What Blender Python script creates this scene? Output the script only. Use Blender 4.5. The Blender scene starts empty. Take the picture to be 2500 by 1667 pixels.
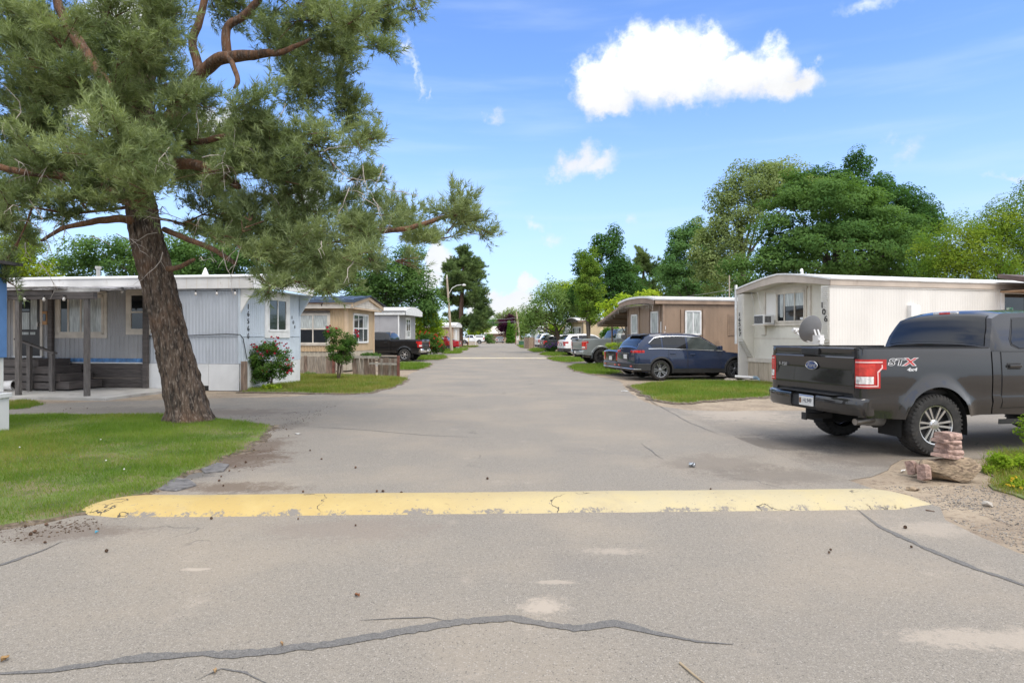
import bpy, bmesh, math, random
import numpy as np
from mathutils import Vector, Matrix, noise as mnoise
from mathutils.geometry import tessellate_polygon

SC = bpy.context.scene
COL = SC.collection
R = math.radians

# ------------------------------------------------------------------ camera
HC, FPX, HY, CX = 1.57, 1540.0, 821.0, 1250.0      # eye height, focal length in photo pixels, horizon row, centre column
cam_d = bpy.data.cameras.new("camera")
cam = bpy.data.objects.new("camera", cam_d)
COL.objects.link(cam)
cam.location = (0, 0, HC)
cam.rotation_euler = (R(90), 0, 0)
cam_d.sensor_width = 36.0
cam_d.lens = FPX / 2500.0 * 36.0
cam_d.shift_y = -(833.5 - HY) / 2500.0
cam_d.clip_start = 0.05
cam_d.clip_end = 3000
SC.camera = cam

# ------------------------------------------------------------------ sky, sun, exposure
SUN_EL, SUN_AZ = 57.0, 148.0        # azimuth clockwise from +Y: behind the camera, to the right
SKY_S, SUN_S = 0.10, 1.05
SC.view_settings.view_transform = 'Standard'
SC.view_settings.look = 'None'
SC.view_settings.gamma = 1.0
SC.view_settings.use_curve_mapping = False
SC.view_settings.exposure = 1.63

world = bpy.data.worlds.new("World")
SC.world = world
world.use_nodes = True
nt = world.node_tree
nt.nodes.clear()
N, L = nt.nodes.new, nt.links.new


def nd(tree, kind, **kw):
    n = tree.nodes.new(kind)
    for k, v in kw.items():
        setattr(n, k, v)
    return n


def mth(tree, op, a, b=None, c=None, clamp=False):
    n = nd(tree, 'ShaderNodeMath', operation=op, use_clamp=clamp)
    for i, v in enumerate((a, b, c)):
        if v is None:
            continue
        if isinstance(v, (int, float)):
            n.inputs[i].default_value = v
        else:
            tree.links.new(v, n.inputs[i])
    return n.outputs[0]


def smooth(tree, v, lo, hi):
    n = nd(tree, 'ShaderNodeMapRange', interpolation_type='SMOOTHSTEP')
    n.inputs['From Min'].default_value = lo
    n.inputs['From Max'].default_value = hi
    tree.links.new(v, n.inputs['Value'])
    return n.outputs['Result']


def mixc(tree, fac, a, b, blend='MIX'):
    n = nd(tree, 'ShaderNodeMix', data_type='RGBA', blend_type=blend)
    for sock, v in ((n.inputs[0], fac), (n.inputs[6], a), (n.inputs[7], b)):
        if isinstance(v, (int, float)):
            sock.default_value = v
        elif isinstance(v, (tuple, list)):
            sock.default_value = tuple(v) + ((1.0,) if len(v) == 3 else ())
        else:
            tree.links.new(v, sock)
    return n.outputs[2]


sky = nd(nt, 'ShaderNodeTexSky', sky_type='NISHITA')
sky.sun_disc = False
sky.sun_elevation = R(SUN_EL)
sky.sun_rotation = R(SUN_AZ)
sky.air_density = 1.0
sky.dust_density = 0.6
sky.ozone_density = 1.6
tc = nd(nt, 'ShaderNodeTexCoord')
sep = nd(nt, 'ShaderNodeSeparateXYZ')
L(tc.outputs['Generated'], sep.inputs[0])
az = mth(nt, 'ARCTAN2', sep.outputs[0], sep.outputs[1])
el = mth(nt, 'ARCSINE', sep.outputs[2])
n1 = nd(nt, 'ShaderNodeTexNoise')
n1.inputs['Scale'].default_value = 13.0
n1.inputs['Detail'].default_value = 9.0
n1.inputs['Roughness'].default_value = 0.62
L(tc.outputs['Generated'], n1.inputs['Vector'])
n2 = nd(nt, 'ShaderNodeTexNoise')
n2.inputs['Scale'].default_value = 34.0
n2.inputs['Detail'].default_value = 7.0
n2.inputs['Roughness'].default_value = 0.6
L(tc.outputs['Generated'], n2.inputs['Vector'])
fb = mth(nt, 'ADD', mth(nt, 'MULTIPLY', mth(nt, 'SUBTRACT', n1.outputs[0], 0.5), 1.5),
         mth(nt, 'MULTIPLY', mth(nt, 'SUBTRACT', n2.outputs[0], 0.5), 0.75))


s1, s2 = nd(nt, 'ShaderNodeSeparateColor'), nd(nt, 'ShaderNodeSeparateColor')
L(n1.outputs['Color'], s1.inputs[0])
L(n2.outputs['Color'], s2.inputs[0])
azw = mth(nt, 'ADD', az, mth(nt, 'ADD', mth(nt, 'MULTIPLY', mth(nt, 'SUBTRACT', s1.outputs[0], 0.5), 0.11), mth(nt, 'MULTIPLY', mth(nt, 'SUBTRACT', s2.outputs[0], 0.5), 0.04)))
elw = mth(nt, 'ADD', el, mth(nt, 'ADD', mth(nt, 'MULTIPLY', mth(nt, 'SUBTRACT', s1.outputs[1], 0.5), 0.085), mth(nt, 'MULTIPLY', mth(nt, 'SUBTRACT', s2.outputs[1], 0.5), 0.035)))


def sky_blob(px, py, rx, ry, w=1.0):
    """one lobe of a cumulus at the direction the photo shows it in (azimuth, elevation)"""
    a = math.atan2(px - CX, FPX)
    e = math.atan2(HY - py, math.hypot(px - CX, FPX))
    ra, re = rx / FPX * math.cos(a) ** 2, ry / FPX
    da = mth(nt, 'MULTIPLY', mth(nt, 'SUBTRACT', azw, a), 1.0 / ra)
    de = mth(nt, 'MULTIPLY', mth(nt, 'SUBTRACT', elw, e), 1.0 / re)
    d = mth(nt, 'SQRT', mth(nt, 'ADD', mth(nt, 'MULTIPLY', da, da), mth(nt, 'MULTIPLY', de, de)))
    return mth(nt, 'MULTIPLY', mth(nt, 'SUBTRACT', 1.0, d), w)


def cloud_set(blobs, amp, lo, hi):
    acc = None
    for b in blobs:
        v = sky_blob(*b)
        acc = v if acc is None else mth(nt, 'MAXIMUM', acc, v)
    return smooth(nt, mth(nt, 'ADD', acc, mth(nt, 'MULTIPLY', fb, amp)), lo, hi)


big = cloud_set([(1548, 105, 55, 75), (1600, 130, 75, 70), (1520, 170, 85, 90), (1470, 215, 90, 70), (1590, 195, 150, 85), (1700, 150, 100, 75), (1735, 110, 55, 45), (1800, 190, 120, 62),
                 (1880, 165, 62, 52), (1900, 205, 105, 42), (1495, 255, 65, 40), (1640, 225, 130, 45), (1950, 195, 65, 36), (1620, 105, 60, 45)], 0.40, -0.12, 0.60)
small = cloud_set([(1385, 395, 62, 42), (1420, 385, 55, 42), (1460, 402, 65, 32)], 0.45, -0.05, 0.8)
low = cloud_set([(1290, 690, 30, 38), (1255, 730, 55, 40), (1215, 735, 40, 36), (1240, 780, 110, 60), (1190, 760, 60, 40),
                 (1075, 640, 60, 50), (1040, 700, 60, 60), (760, 470, 60, 70), (275, 60, 70, 60), (215, 260, 90, 60), (330, 30, 60, 50),
                 (520, 300, 70, 50)], 0.6, 0.0, 0.5)
wisp = cloud_set([(1003, 120, 15, 45), (1012, 165, 13, 45), (1028, 205, 12, 40), (1047, 232, 9, 20), (2210, 360, 45, 34), (1540, 550, 30, 22),
                  (1355, 585, 26, 22), (1330, 545, 30, 16), (2480, 412, 110, 9), (2130, 15, 110, 22), (1215, 285, 24, 18)], 0.75, 0.0, 1.5)
# thin streaks of high cloud, stretched along the horizon
mp = nd(nt, 'ShaderNodeMapping')
mp.inputs['Scale'].default_value = (1.6, 1.6, 13.0)
mp.inputs['Rotation'].default_value = (0, R(3), 0)
L(tc.outputs['Generated'], mp.inputs['Vector'])
n3 = nd(nt, 'ShaderNodeTexNoise')
n3.inputs['Scale'].default_value = 2.2
n3.inputs['Detail'].default_value = 8.0
L(mp.outputs[0], n3.inputs['Vector'])
veil = mth(nt, 'MULTIPLY', smooth(nt, n3.outputs[0], 0.45, 0.8), 0.22)
# unseen cumulus over the rest of the sky, brightened for fill light: behind the camera, to the sides and overhead
n4 = nd(nt, 'ShaderNodeTexNoise')
n4.inputs['Scale'].default_value = 3.4
n4.inputs['Detail'].default_value = 9.0
n4.inputs['Roughness'].default_value = 0.58
L(tc.outputs['Generated'], n4.inputs['Vector'])
away = mth(nt, 'MAXIMUM', smooth(nt, mth(nt, 'ABSOLUTE', az), R(41), R(56)), smooth(nt, el, R(30), R(43)))
rest = mth(nt, 'MULTIPLY', smooth(nt, n4.outputs[0], 0.30, 0.48), away)
rest = mth(nt, 'MULTIPLY', rest, smooth(nt, el, R(-1), R(6)))
haze_f = mth(nt, 'SUBTRACT', 1.0, smooth(nt, el, R(-2), R(24)))
skyc = mixc(nt, 1.0, sky.outputs[0], (0.58, 0.715, 0.96), 'MULTIPLY')
skyc = mixc(nt, mth(nt, 'MULTIPLY', haze_f, 0.72), skyc, (2.15, 2.68, 3.5))
skyc = mixc(nt, veil, skyc, (2.7, 3.2, 3.8))
CW = 4.4
base_ = smooth(nt, mth(nt, 'ADD', el, mth(nt, 'MULTIPLY', n1.outputs[0], 0.06)), R(21.2), R(25.0))
cl = mth(nt, 'ADD', mth(nt, 'MULTIPLY', fb, 0.12), mth(nt, 'ADD', mth(nt, 'MULTIPLY', base_, 0.30), 0.70))
whitec = nd(nt, 'ShaderNodeVectorMath', operation='SCALE')
whitec.inputs[0].default_value = (CW * 0.99, CW, CW * 1.02)
L(cl, whitec.inputs['Scale'])
m = mth(nt, 'MAXIMUM', big, mth(nt, 'MULTIPLY', small, 0.9))
m = mth(nt, 'MAXIMUM', m, mth(nt, 'MULTIPLY', low, 0.92))
m = mth(nt, 'MAXIMUM', m, mth(nt, 'MULTIPLY', wisp, 0.62))
skyc = mixc(nt, mth(nt, 'MULTIPLY', rest, 0.92), skyc, (5.0, 5.15, 5.4))
skyc = mixc(nt, m, skyc, whitec.outputs[0])
bg = nd(nt, 'ShaderNodeBackground')
bg.inputs['Strength'].default_value = SKY_S
L(skyc, bg.inputs['Color'])
wo = nd(nt, 'ShaderNodeOutputWorld')
L(bg.outputs[0], wo.inputs['Surface'])

sun_d = bpy.data.lights.new("sun", 'SUN')
sun_d.energy = SUN_S
sun_d.angle = R(38)
sun_d.color = (1.0, 0.93, 0.83)
sun = bpy.data.objects.new("sun", sun_d)
COL.objects.link(sun)
_a, _e = R(SUN_AZ), R(SUN_EL)
sun_dir = Vector((math.sin(_a) * math.cos(_e), math.cos(_a) * math.cos(_e), math.sin(_e)))
sun.rotation_euler = sun_dir.to_track_quat('Z', 'Y').to_euler()
sun.location = sun_dir * 60


# ------------------------------------------------------------------ small helpers
def G(px, py):
    """ground point seen at a photo pixel"""
    d = FPX * HC / (py - HY)
    return ((px - CX) * d / FPX, d)


def P(px, py, d):
    """point at distance d seen at a photo pixel"""
    return Vector(((px - CX) * d / FPX, d, HC - (py - HY) * d / FPX))


def tag(o, label=None, cat=None, group=None, kind=None):
    for k, v in (('label', label), ('category', cat), ('group', group), ('kind', kind)):
        if v:
            o[k] = v
    return o


def empty(name, loc=(0, 0, 0), rz=0.0, label=None, cat=None, group=None):
    o = bpy.data.objects.new(name, None)
    COL.objects.link(o)
    o.location = loc
    o.rotation_euler = (0, 0, rz)
    o.empty_display_size = 0.2
    return tag(o, label, cat, group)


def link_mesh(name, me, parent=None, loc=None, rot=None):
    o = bpy.data.objects.new(name, me)
    COL.objects.link(o)
    if parent:
        o.parent = parent
    if loc is not None:
        o.location = loc
    if rot is not None:
        o.rotation_euler = rot
    return o


def dup(o, parent=None):
    """a copy of a thing with copies of its parts and their sub-parts"""
    c = o.copy()
    COL.objects.link(c)
    if parent:
        c.parent = parent
    for ch in list(o.children):
        dup(ch, c)
    return c


class MB:
    """collects shapes and links them as ONE mesh object"""

    def __init__(s):
        s.v, s.f = [], []

    def add(s, verts, faces):
        k = len(s.v)
        s.v += [tuple(v) for v in verts]
        s.f += [tuple(i + k for i in f) for f in faces]
        return s

    def box(s, x0, x1, y0, y1, z0, z1):
        return s.add([(x0, y0, z0), (x1, y0, z0), (x1, y1, z0), (x0, y1, z0), (x0, y0, z1), (x1, y0, z1), (x1, y1, z1), (x0, y1, z1)],
                     [(0, 3, 2, 1), (4, 5, 6, 7), (0, 1, 5, 4), (1, 2, 6, 5), (2, 3, 7, 6), (3, 0, 4, 7)])

    def bar(s, a, b, w, h, up=(0, 0, 1)):
        """box of section w x h from a to b"""
        a, b = Vector(a), Vector(b)
        d = (b - a).normalized()
        u = Vector(up)
        if abs(d.dot(u)) > 0.95:
            u = Vector((0, 1, 0))
        sd = d.cross(u).normalized() * (w / 2)
        u2 = sd.normalized().cross(d) * (h / 2)
        vs = [p + q for p in (a, b) for q in (-sd - u2, sd - u2, sd + u2, -sd + u2)]
        return s.add(vs, [(0, 3, 2, 1), (4, 5, 6, 7), (0, 1, 5, 4), (1, 2, 6, 5), (2, 3, 7, 6), (3, 0, 4, 7)])

    def tube(s, pts, rad, n=8, caps=True):
        pts = [Vector(p) for p in pts]
        if not isinstance(rad, (list, tuple)):
            rad = [rad] * len(pts)
        vs, fs = [], []
        prev = None
        for i, p in enumerate(pts):
            t = (pts[min(i + 1, len(pts) - 1)] - pts[max(i - 1, 0)]).normalized()
            if prev is None:
                u = t.orthogonal().normalized()
            else:
                u = (prev - t * prev.dot(t))
                u = u.normalized() if u.length > 1e-6 else t.orthogonal().normalized()
            prev = u
            w = t.cross(u)
            for k in range(n):
                a = 2 * math.pi * k / n
                vs.append(p + (u * math.cos(a) + w * math.sin(a)) * rad[i])
        for i in range(len(pts) - 1):
            for k in range(n):
                fs.append((i * n + k, i * n + (k + 1) % n, (i + 1) * n + (k + 1) % n, (i + 1) * n + k))
        if caps:
            fs.append(tuple(range(n - 1, -1, -1)))
            fs.append(tuple(range((len(pts) - 1) * n, len(pts) * n)))
        return s.add(vs, fs)

    def prism(s, poly, a, b, axis=1):
        """polygon in the two other axes, extruded along axis from a to b"""
        def pt(p, c):
            q = list(p)
            q.insert(axis, c)
            return tuple(q)
        n = len(poly)
        vs = [pt(p, a) for p in poly] + [pt(p, b) for p in poly]
        fs = [tuple(range(n - 1, -1, -1)), tuple(range(n, 2 * n))] + [(i, (i + 1) % n, n + (i + 1) % n, n + i) for i in range(n)]
        return s.add(vs, fs)

    def lathe(s, prof, n=24, axis=2, c=(0, 0, 0)):
        """profile (r, h) turned round an axis"""
        vs, fs = [], []
        for r, h in prof:
            for k in range(n):
                a = 2 * math.pi * k / n
                p = [r * math.cos(a), r * math.sin(a)]
                p.insert(axis, h)
                vs.append((p[0] + c[0], p[1] + c[1], p[2] + c[2]))
        for i in range(len(prof) - 1):
            for k in range(n):
                fs.append((i * n + k, i * n + (k + 1) % n, (i + 1) * n + (k + 1) % n, (i + 1) * n + k))
        return s.add(vs, fs)

    def grid(s, rows):
        """rows of points, same length, joined by quads"""
        n = len(rows[0])
        vs = [p for r in rows for p in r]
        fs = [(i * n + j, i * n + j + 1, (i + 1) * n + j + 1, (i + 1) * n + j) for i in range(len(rows) - 1) for j in range(n - 1)]
        return s.add(vs, fs)

    def build(s, name, mat, parent=None, smooth_deg=0, bevel=0.0, recalc=True, loc=None, rot=None):
        me = bpy.data.meshes.new(name)
        me.from_pydata(s.v, [], s.f)
        if recalc or bevel:
            bm = bmesh.new()
            bm.from_mesh(me)
            if bevel:
                bmesh.ops.remove_doubles(bm, verts=bm.verts, dist=1e-5)
                bmesh.ops.bevel(bm, geom=[e for e in bm.edges if e.is_manifold and e.calc_face_angle(0) > 0.6], offset=bevel, segments=2,
                                affect='EDGES', profile=0.6, clamp_overlap=True)
            if recalc:
                bmesh.ops.recalc_face_normals(bm, faces=bm.faces)
            bm.to_mesh(me)
            bm.free()
        if smooth_deg:
            me.shade_smooth()
            me.set_sharp_from_angle(angle=R(smooth_deg))
        if mat:
            me.materials.append(mat)
        return link_mesh(name, me, parent, loc, rot)


def np_mesh(name, verts, faces_flat, k, mat, parent=None, smooth_=False, mat_idx=None):
    """fast mesh from numpy arrays; every face has k corners"""
    me = bpy.data.meshes.new(name)
    nf = len(faces_flat) // k
    me.vertices.add(len(verts))
    me.vertices.foreach_set('co', np.ascontiguousarray(verts, dtype=np.float32).ravel())
    me.loops.add(len(faces_flat))
    me.loops.foreach_set('vertex_index', np.ascontiguousarray(faces_flat, dtype=np.int32))
    me.polygons.add(nf)
    me.polygons.foreach_set('loop_start', np.arange(0, nf * k, k, dtype=np.int32))
    me.polygons.foreach_set('loop_total', np.full(nf, k, dtype=np.int32))
    for mm in (mat if isinstance(mat, (list, tuple)) else [mat]):
        me.materials.append(mm)
    if mat_idx is not None:
        me.polygons.foreach_set('material_index', np.ascontiguousarray(mat_idx, dtype=np.int32))
    if smooth_:
        me.polygons.foreach_set('use_smooth', np.ones(nf, dtype=bool))
    me.update()
    me.validate()
    return link_mesh(name, me, parent)


# ------------------------------------------------------------------ materials
MATS = {}


def M(name, col, rough=0.6, metal=0.0, var=0.12, vs=3.0, bump=0.0, bs=60.0, coat=0.0, spec=0.5, col2=None, c2lo=0.55, c2hi=0.7, c2s=2.0,
      stretch=None, trans=0.0):
    """plain surface: base colour, a little tonal noise, an optional second colour (wear, dirt) in noise patches, fine bump"""
    if name in MATS:
        return MATS[name]
    mt = bpy.data.materials.new(name)
    mt.use_nodes = True
    t = mt.node_tree
    b = t.nodes['Principled BSDF']
    b.inputs['Roughness'].default_value = rough
    b.inputs['Metallic'].default_value = metal
    b.inputs['Specular IOR Level'].default_value = spec
    if coat:
        b.inputs['Coat Weight'].default_value = coat
        b.inputs['Coat Roughness'].default_value = 0.03
    tcn = nd(t, 'ShaderNodeTexCoord')
    vec = tcn.outputs['Object']
    if stretch:
        mpn = nd(t, 'ShaderNodeMapping')
        mpn.inputs['Scale'].default_value = stretch
        t.links.new(vec, mpn.inputs['Vector'])
        vec = mpn.outputs[0]
    n = nd(t, 'ShaderNodeTexNoise')
    n.inputs['Scale'].default_value = vs
    n.inputs['Detail'].default_value = 6
    t.links.new(vec, n.inputs['Vector'])
    lo = tuple(c * (1 - var * 1.6) for c in col)
    hi = tuple(min(1, c * (1 + var * 1.6)) for c in col)
    c = mixc(t, smooth(t, n.outputs[0], 0.25, 0.75), lo, hi)
    if col2:
        n2_ = nd(t, 'ShaderNodeTexNoise')
        n2_.inputs['Scale'].default_value = c2s
        n2_.inputs['Detail'].default_value = 9
        n2_.inputs['Roughness'].default_value = 0.65
        t.links.new(vec, n2_.inputs['Vector'])
        c = mixc(t, smooth(t, n2_.outputs[0], c2lo, c2hi), c, col2)
    t.links.new(c, b.inputs['Base Color'])
    if bump:
        n3_ = nd(t, 'ShaderNodeTexNoise')
        n3_.inputs['Scale'].default_value = bs
        n3_.inputs['Detail'].default_value = 6
        t.links.new(vec, n3_.inputs['Vector'])
        bn = nd(t, 'ShaderNodeBump')
        bn.inputs['Strength'].default_value = bump
        bn.inputs['Distance'].default_value = 0.02
        t.links.new(n3_.outputs[0], bn.inputs['Height'])
        t.links.new(bn.outputs[0], b.inputs['Normal'])
    MATS[name] = mt
    return mt


def leaf_mat(name, c1, c2, ns=0.6, trans=0.42, rough=0.5):
    """leaves: colour drifts from c1 to c2 from spray to spray, light passes through"""
    if name in MATS:
        return MATS[name]
    mt = bpy.data.materials.new(name)
    mt.use_nodes = True
    t = mt.node_tree
    t.nodes.clear()
    tcn = nd(t, 'ShaderNodeTexCoord')
    n = nd(t, 'ShaderNodeTexNoise')
    n.inputs['Scale'].default_value = ns
    n.inputs['Detail'].default_value = 4
    t.links.new(tcn.outputs['Object'], n.inputs['Vector'])
    geo = nd(t, 'ShaderNodeNewGeometry')
    f = mth(t, 'ADD', mth(t, 'MULTIPLY', smooth(t, n.outputs[0], 0.3, 0.7), 0.65), mth(t, 'MULTIPLY', geo.outputs['Random Per Island'], 0.4), clamp=True)
    c = mixc(t, f, c1, c2)
    b = nd(t, 'ShaderNodeBsdfPrincipled')
    b.inputs['Roughness'].default_value = rough
    t.links.new(mth(t, 'MULTIPLY', mth(t, 'SUBTRACT', 1.0, geo.outputs['Backfacing']), 0.4), b.inputs['Specular IOR Level'])
    t.links.new(c, b.inputs['Base Color'])
    tr = nd(t, 'ShaderNodeBsdfTranslucent')
    t.links.new(mixc(t, 1.0, c, (1.25, 1.3, 0.6), 'MULTIPLY'), tr.inputs['Color'])
    mx = nd(t, 'ShaderNodeMixShader')
    mx.inputs[0].default_value = trans
    t.links.new(b.outputs[0], mx.inputs[1])
    t.links.new(tr.outputs[0], mx.inputs[2])
    o = nd(t, 'ShaderNodeOutputMaterial')
    t.links.new(mx.outputs[0], o.inputs['Surface'])
    MATS[name] = mt
    return mt


def text_part(s, size, mat, name, parent, mtx, extrude=0.006, shear=0.0, align='CENTER', sx=1.0, offset=0.0):
    cu = bpy.data.curves.new(name, 'FONT')
    cu.body = s
    cu.size = size
    cu.extrude = extrude
    cu.shear = shear
    cu.offset = offset
    cu.align_x = align
    cu.align_y = 'CENTER'
    cu.resolution_u = 3
    ob = bpy.data.objects.new(name, cu)
    COL.objects.link(ob)
    dg = bpy.context.evaluated_depsgraph_get()
    me = bpy.data.meshes.new_from_object(ob.evaluated_get(dg))
    bpy.data.objects.remove(ob)
    me.name = name
    me.materials.clear()
    me.materials.append(mat)
    o = link_mesh(name, me, parent)
    o.matrix_local = mtx @ Matrix.Diagonal((sx, 1, 1, 1))
    return o


def face_mtx(loc, right, up):
    """matrix whose x is right, y is up and z points out of the face"""
    r, u = Vector(right).normalized(), Vector(up).normalized()
    z = r.cross(u)
    m_ = Matrix((r, u, z)).transposed().to_4x4()
    m_.translation = Vector(loc)
    return m_
# ================================================================== ground, road, drives, lawns
rng = random.Random(7)


def asphalt(name, base, dusty=0.5, stains=()):
    """worn asphalt: pale stones in a grey binder, broad dusty and dark patches, hairline cracks; stains are (x, y, rx, ry, colour, strength)"""
    mt = bpy.data.materials.new(name)
    mt.use_nodes = True
    t = mt.node_tree
    b = t.nodes['Principled BSDF']
    b.inputs['Roughness'].default_value = 0.85
    b.inputs['Specular IOR Level'].default_value = 0.3
    g = nd(t, 'ShaderNodeNewGeometry').outputs['Position']

    def noise(scale, detail=6, rough=0.55):
        n = nd(t, 'ShaderNodeTexNoise')
        n.inputs['Scale'].default_value = scale
        n.inputs['Detail'].default_value = detail
        n.inputs['Roughness'].default_value = rough
        t.links.new(g, n.inputs['Vector'])
        return n.outputs[0]
    v = nd(t, 'ShaderNodeTexVoronoi')
    v.inputs['Scale'].default_value = 78
    t.links.new(g, v.inputs['Vector'])
    sp = nd(t, 'ShaderNodeSeparateColor')
    t.links.new(v.outputs['Color'], sp.inputs[0])
    stone = mth(t, 'MULTIPLY', smooth(t, v.outputs['Distance'], 0.55, 0.15), smooth(t, sp.outputs[0], 0.35, 0.95))
    pit = mth(t, 'MULTIPLY', smooth(t, v.outputs['Distance'], 0.5, 0.1), smooth(t, sp.outputs[1], 0.62, 0.95))
    fine = noise(160, 3)
    c = mixc(t, smooth(t, fine, 0.3, 0.7), tuple(x * 0.66 for x in base), tuple(x * 1.28 for x in base))
    c = mixc(t, mth(t, 'MULTIPLY', smooth(t, noise(38, 6, 0.7), 0.42, 0.62), 0.4), c, tuple(x * 0.6 for x in base))
    c = mixc(t, mth(t, 'MULTIPLY', smooth(t, noise(0.55, 8), 0.42, 0.66), 0.55), c, (base[0] * 1.22, base[1] * 1.15, base[2] * 1.06))
    c = mixc(t, mth(t, 'MULTIPLY', smooth(t, noise(0.33, 7), 0.52, 0.7), 0.5), c, (base[0] * 0.66, base[1] * 0.68, base[2] * 0.74))
    c = mixc(t, mth(t, 'MULTIPLY', smooth(t, noise(2.3, 8, 0.7), 0.56, 0.75), dusty), c, (0.36, 0.31, 0.255))
    c = mixc(t, mth(t, 'MULTIPLY', stone, 0.5 if dusty > 0.2 else 0.22), c, (0.44, 0.41, 0.37))
    c = mixc(t, mth(t, 'MULTIPLY', pit, 0.8), c, (0.055, 0.052, 0.05))
    sx = nd(t, 'ShaderNodeSeparateXYZ')
    t.links.new(g, sx.inputs[0])
    nz = mth(t, 'ADD', mth(t, 'MULTIPLY', mth(t, 'SUBTRACT', noise(3.2, 9, 0.72), 0.5), 2.4), mth(t, 'MULTIPLY', mth(t, 'SUBTRACT', noise(24, 8, 0.8), 0.5), 2.2))
    for (x, y, rx, ry, col, st) in stains:
        dx = mth(t, 'MULTIPLY', mth(t, 'SUBTRACT', sx.outputs[0], x), 1 / rx)
        dy = mth(t, 'MULTIPLY', mth(t, 'SUBTRACT', sx.outputs[1], y), 1 / ry)
        d = mth(t, 'SQRT', mth(t, 'ADD', mth(t, 'MULTIPLY', dx, dx), mth(t, 'MULTIPLY', dy, dy)))
        f = smooth(t, mth(t, 'ADD', d, nz), 1.0, 0.35)
        c = mixc(t, mth(t, 'MULTIPLY', f, st), c, col)
    # hairline cracks
    wv = nd(t, 'ShaderNodeTexNoise')
    wv.inputs['Scale'].default_value = 1.3
    wv.inputs['Detail'].default_value = 6
    t.links.new(g, wv.inputs['Vector'])
    av = nd(t, 'ShaderNodeVectorMath', operation='ADD')
    sv = nd(t, 'ShaderNodeVectorMath', operation='SCALE')
    sv.inputs['Scale'].default_value = 1.5
    t.links.new(wv.outputs['Color'], sv.inputs[0])
    t.links.new(g, av.inputs[0])
    t.links.new(sv.outputs[0], av.inputs[1])
    cr = nd(t, 'ShaderNodeTexVoronoi', feature='DISTANCE_TO_EDGE')
    cr.inputs['Scale'].default_value = 0.23
    t.links.new(av.outputs[0], cr.inputs['Vector'])
    crack = mth(t, 'MULTIPLY', smooth(t, cr.outputs['Distance'], 0.0045, 0.0012), smooth(t, noise(0.45, 3), 0.54, 0.62))
    c = mixc(t, mth(t, 'MULTIPLY', crack, 0.5), c, (0.05, 0.047, 0.045))
    t.links.new(c, b.inputs['Base Color'])
    bn = nd(t, 'ShaderNodeBump')
    bn.inputs['Strength'].default_value = 0.45
    bn.inputs['Distance'].default_value = 0.006
    h = mth(t, 'ADD', mth(t, 'MULTIPLY', fine, 0.6), mth(t, 'SUBTRACT', mth(t, 'MULTIPLY', stone, 0.7), mth(t, 'ADD', mth(t, 'MULTIPLY', pit, 0.7), crack)))
    t.links.new(h, bn.inputs['Height'])
    t.links.new(bn.outputs[0], b.inputs['Normal'])
    return mt


NEEDLE = (0.085, 0.052, 0.032)
DUST = (0.37, 0.32, 0.265)
road_stains = [(*G(590, 1120), 0.75, 0.8, NEEDLE, 0.75), (*G(640, 1090), 0.5, 0.9, NEEDLE, 0.6), (*G(560, 1190), 0.9, 0.3, NEEDLE, 0.6),
               (*G(700, 1040), 0.5, 0.7, (0.12, 0.105, 0.09), 0.6), (*G(460, 1160), 0.45, 0.35, (0.10, 0.095, 0.09), 0.8),
               (*G(1335, 1480), 0.18, 0.14, DUST, 0.9), (*G(1350, 1420), 0.16, 0.05, DUST, 0.7), (*G(478, 1389), 0.13, 0.035, DUST, 0.9),
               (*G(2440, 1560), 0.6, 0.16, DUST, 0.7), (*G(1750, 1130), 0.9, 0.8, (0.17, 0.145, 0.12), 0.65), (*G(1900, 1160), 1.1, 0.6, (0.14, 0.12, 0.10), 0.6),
               (*G(2280, 1290), 0.5, 0.3, DUST, 0.5), (*G(1500, 1345), 0.25, 0.12, DUST, 0.6), (*G(1950, 1040), 1.6, 1.0, DUST, 0.55),
               (*G(1780, 1010), 1.2, 1.8, DUST, 0.5), (*G(150, 1300), 0.7, 0.35, (0.13, 0.10, 0.08), 0.6), (*G(860, 1290), 0.9, 0.4, (0.20, 0.165, 0.14), 0.5)]
m_road = asphalt('road_asphalt', (0.240, 0.216, 0.184), 0.5, road_stains)
m_drive = asphalt('drive_asphalt', (0.224, 0.201, 0.172), 0.65,
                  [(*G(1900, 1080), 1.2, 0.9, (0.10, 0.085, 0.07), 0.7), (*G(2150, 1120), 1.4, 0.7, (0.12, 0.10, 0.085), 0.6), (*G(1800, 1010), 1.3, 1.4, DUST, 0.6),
                   (*G(560, 1005), 1.8, 0.8, (0.12, 0.095, 0.08), 0.6), (*G(300, 1000), 1.8, 0.9, (0.13, 0.11, 0.09), 0.5)])


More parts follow.
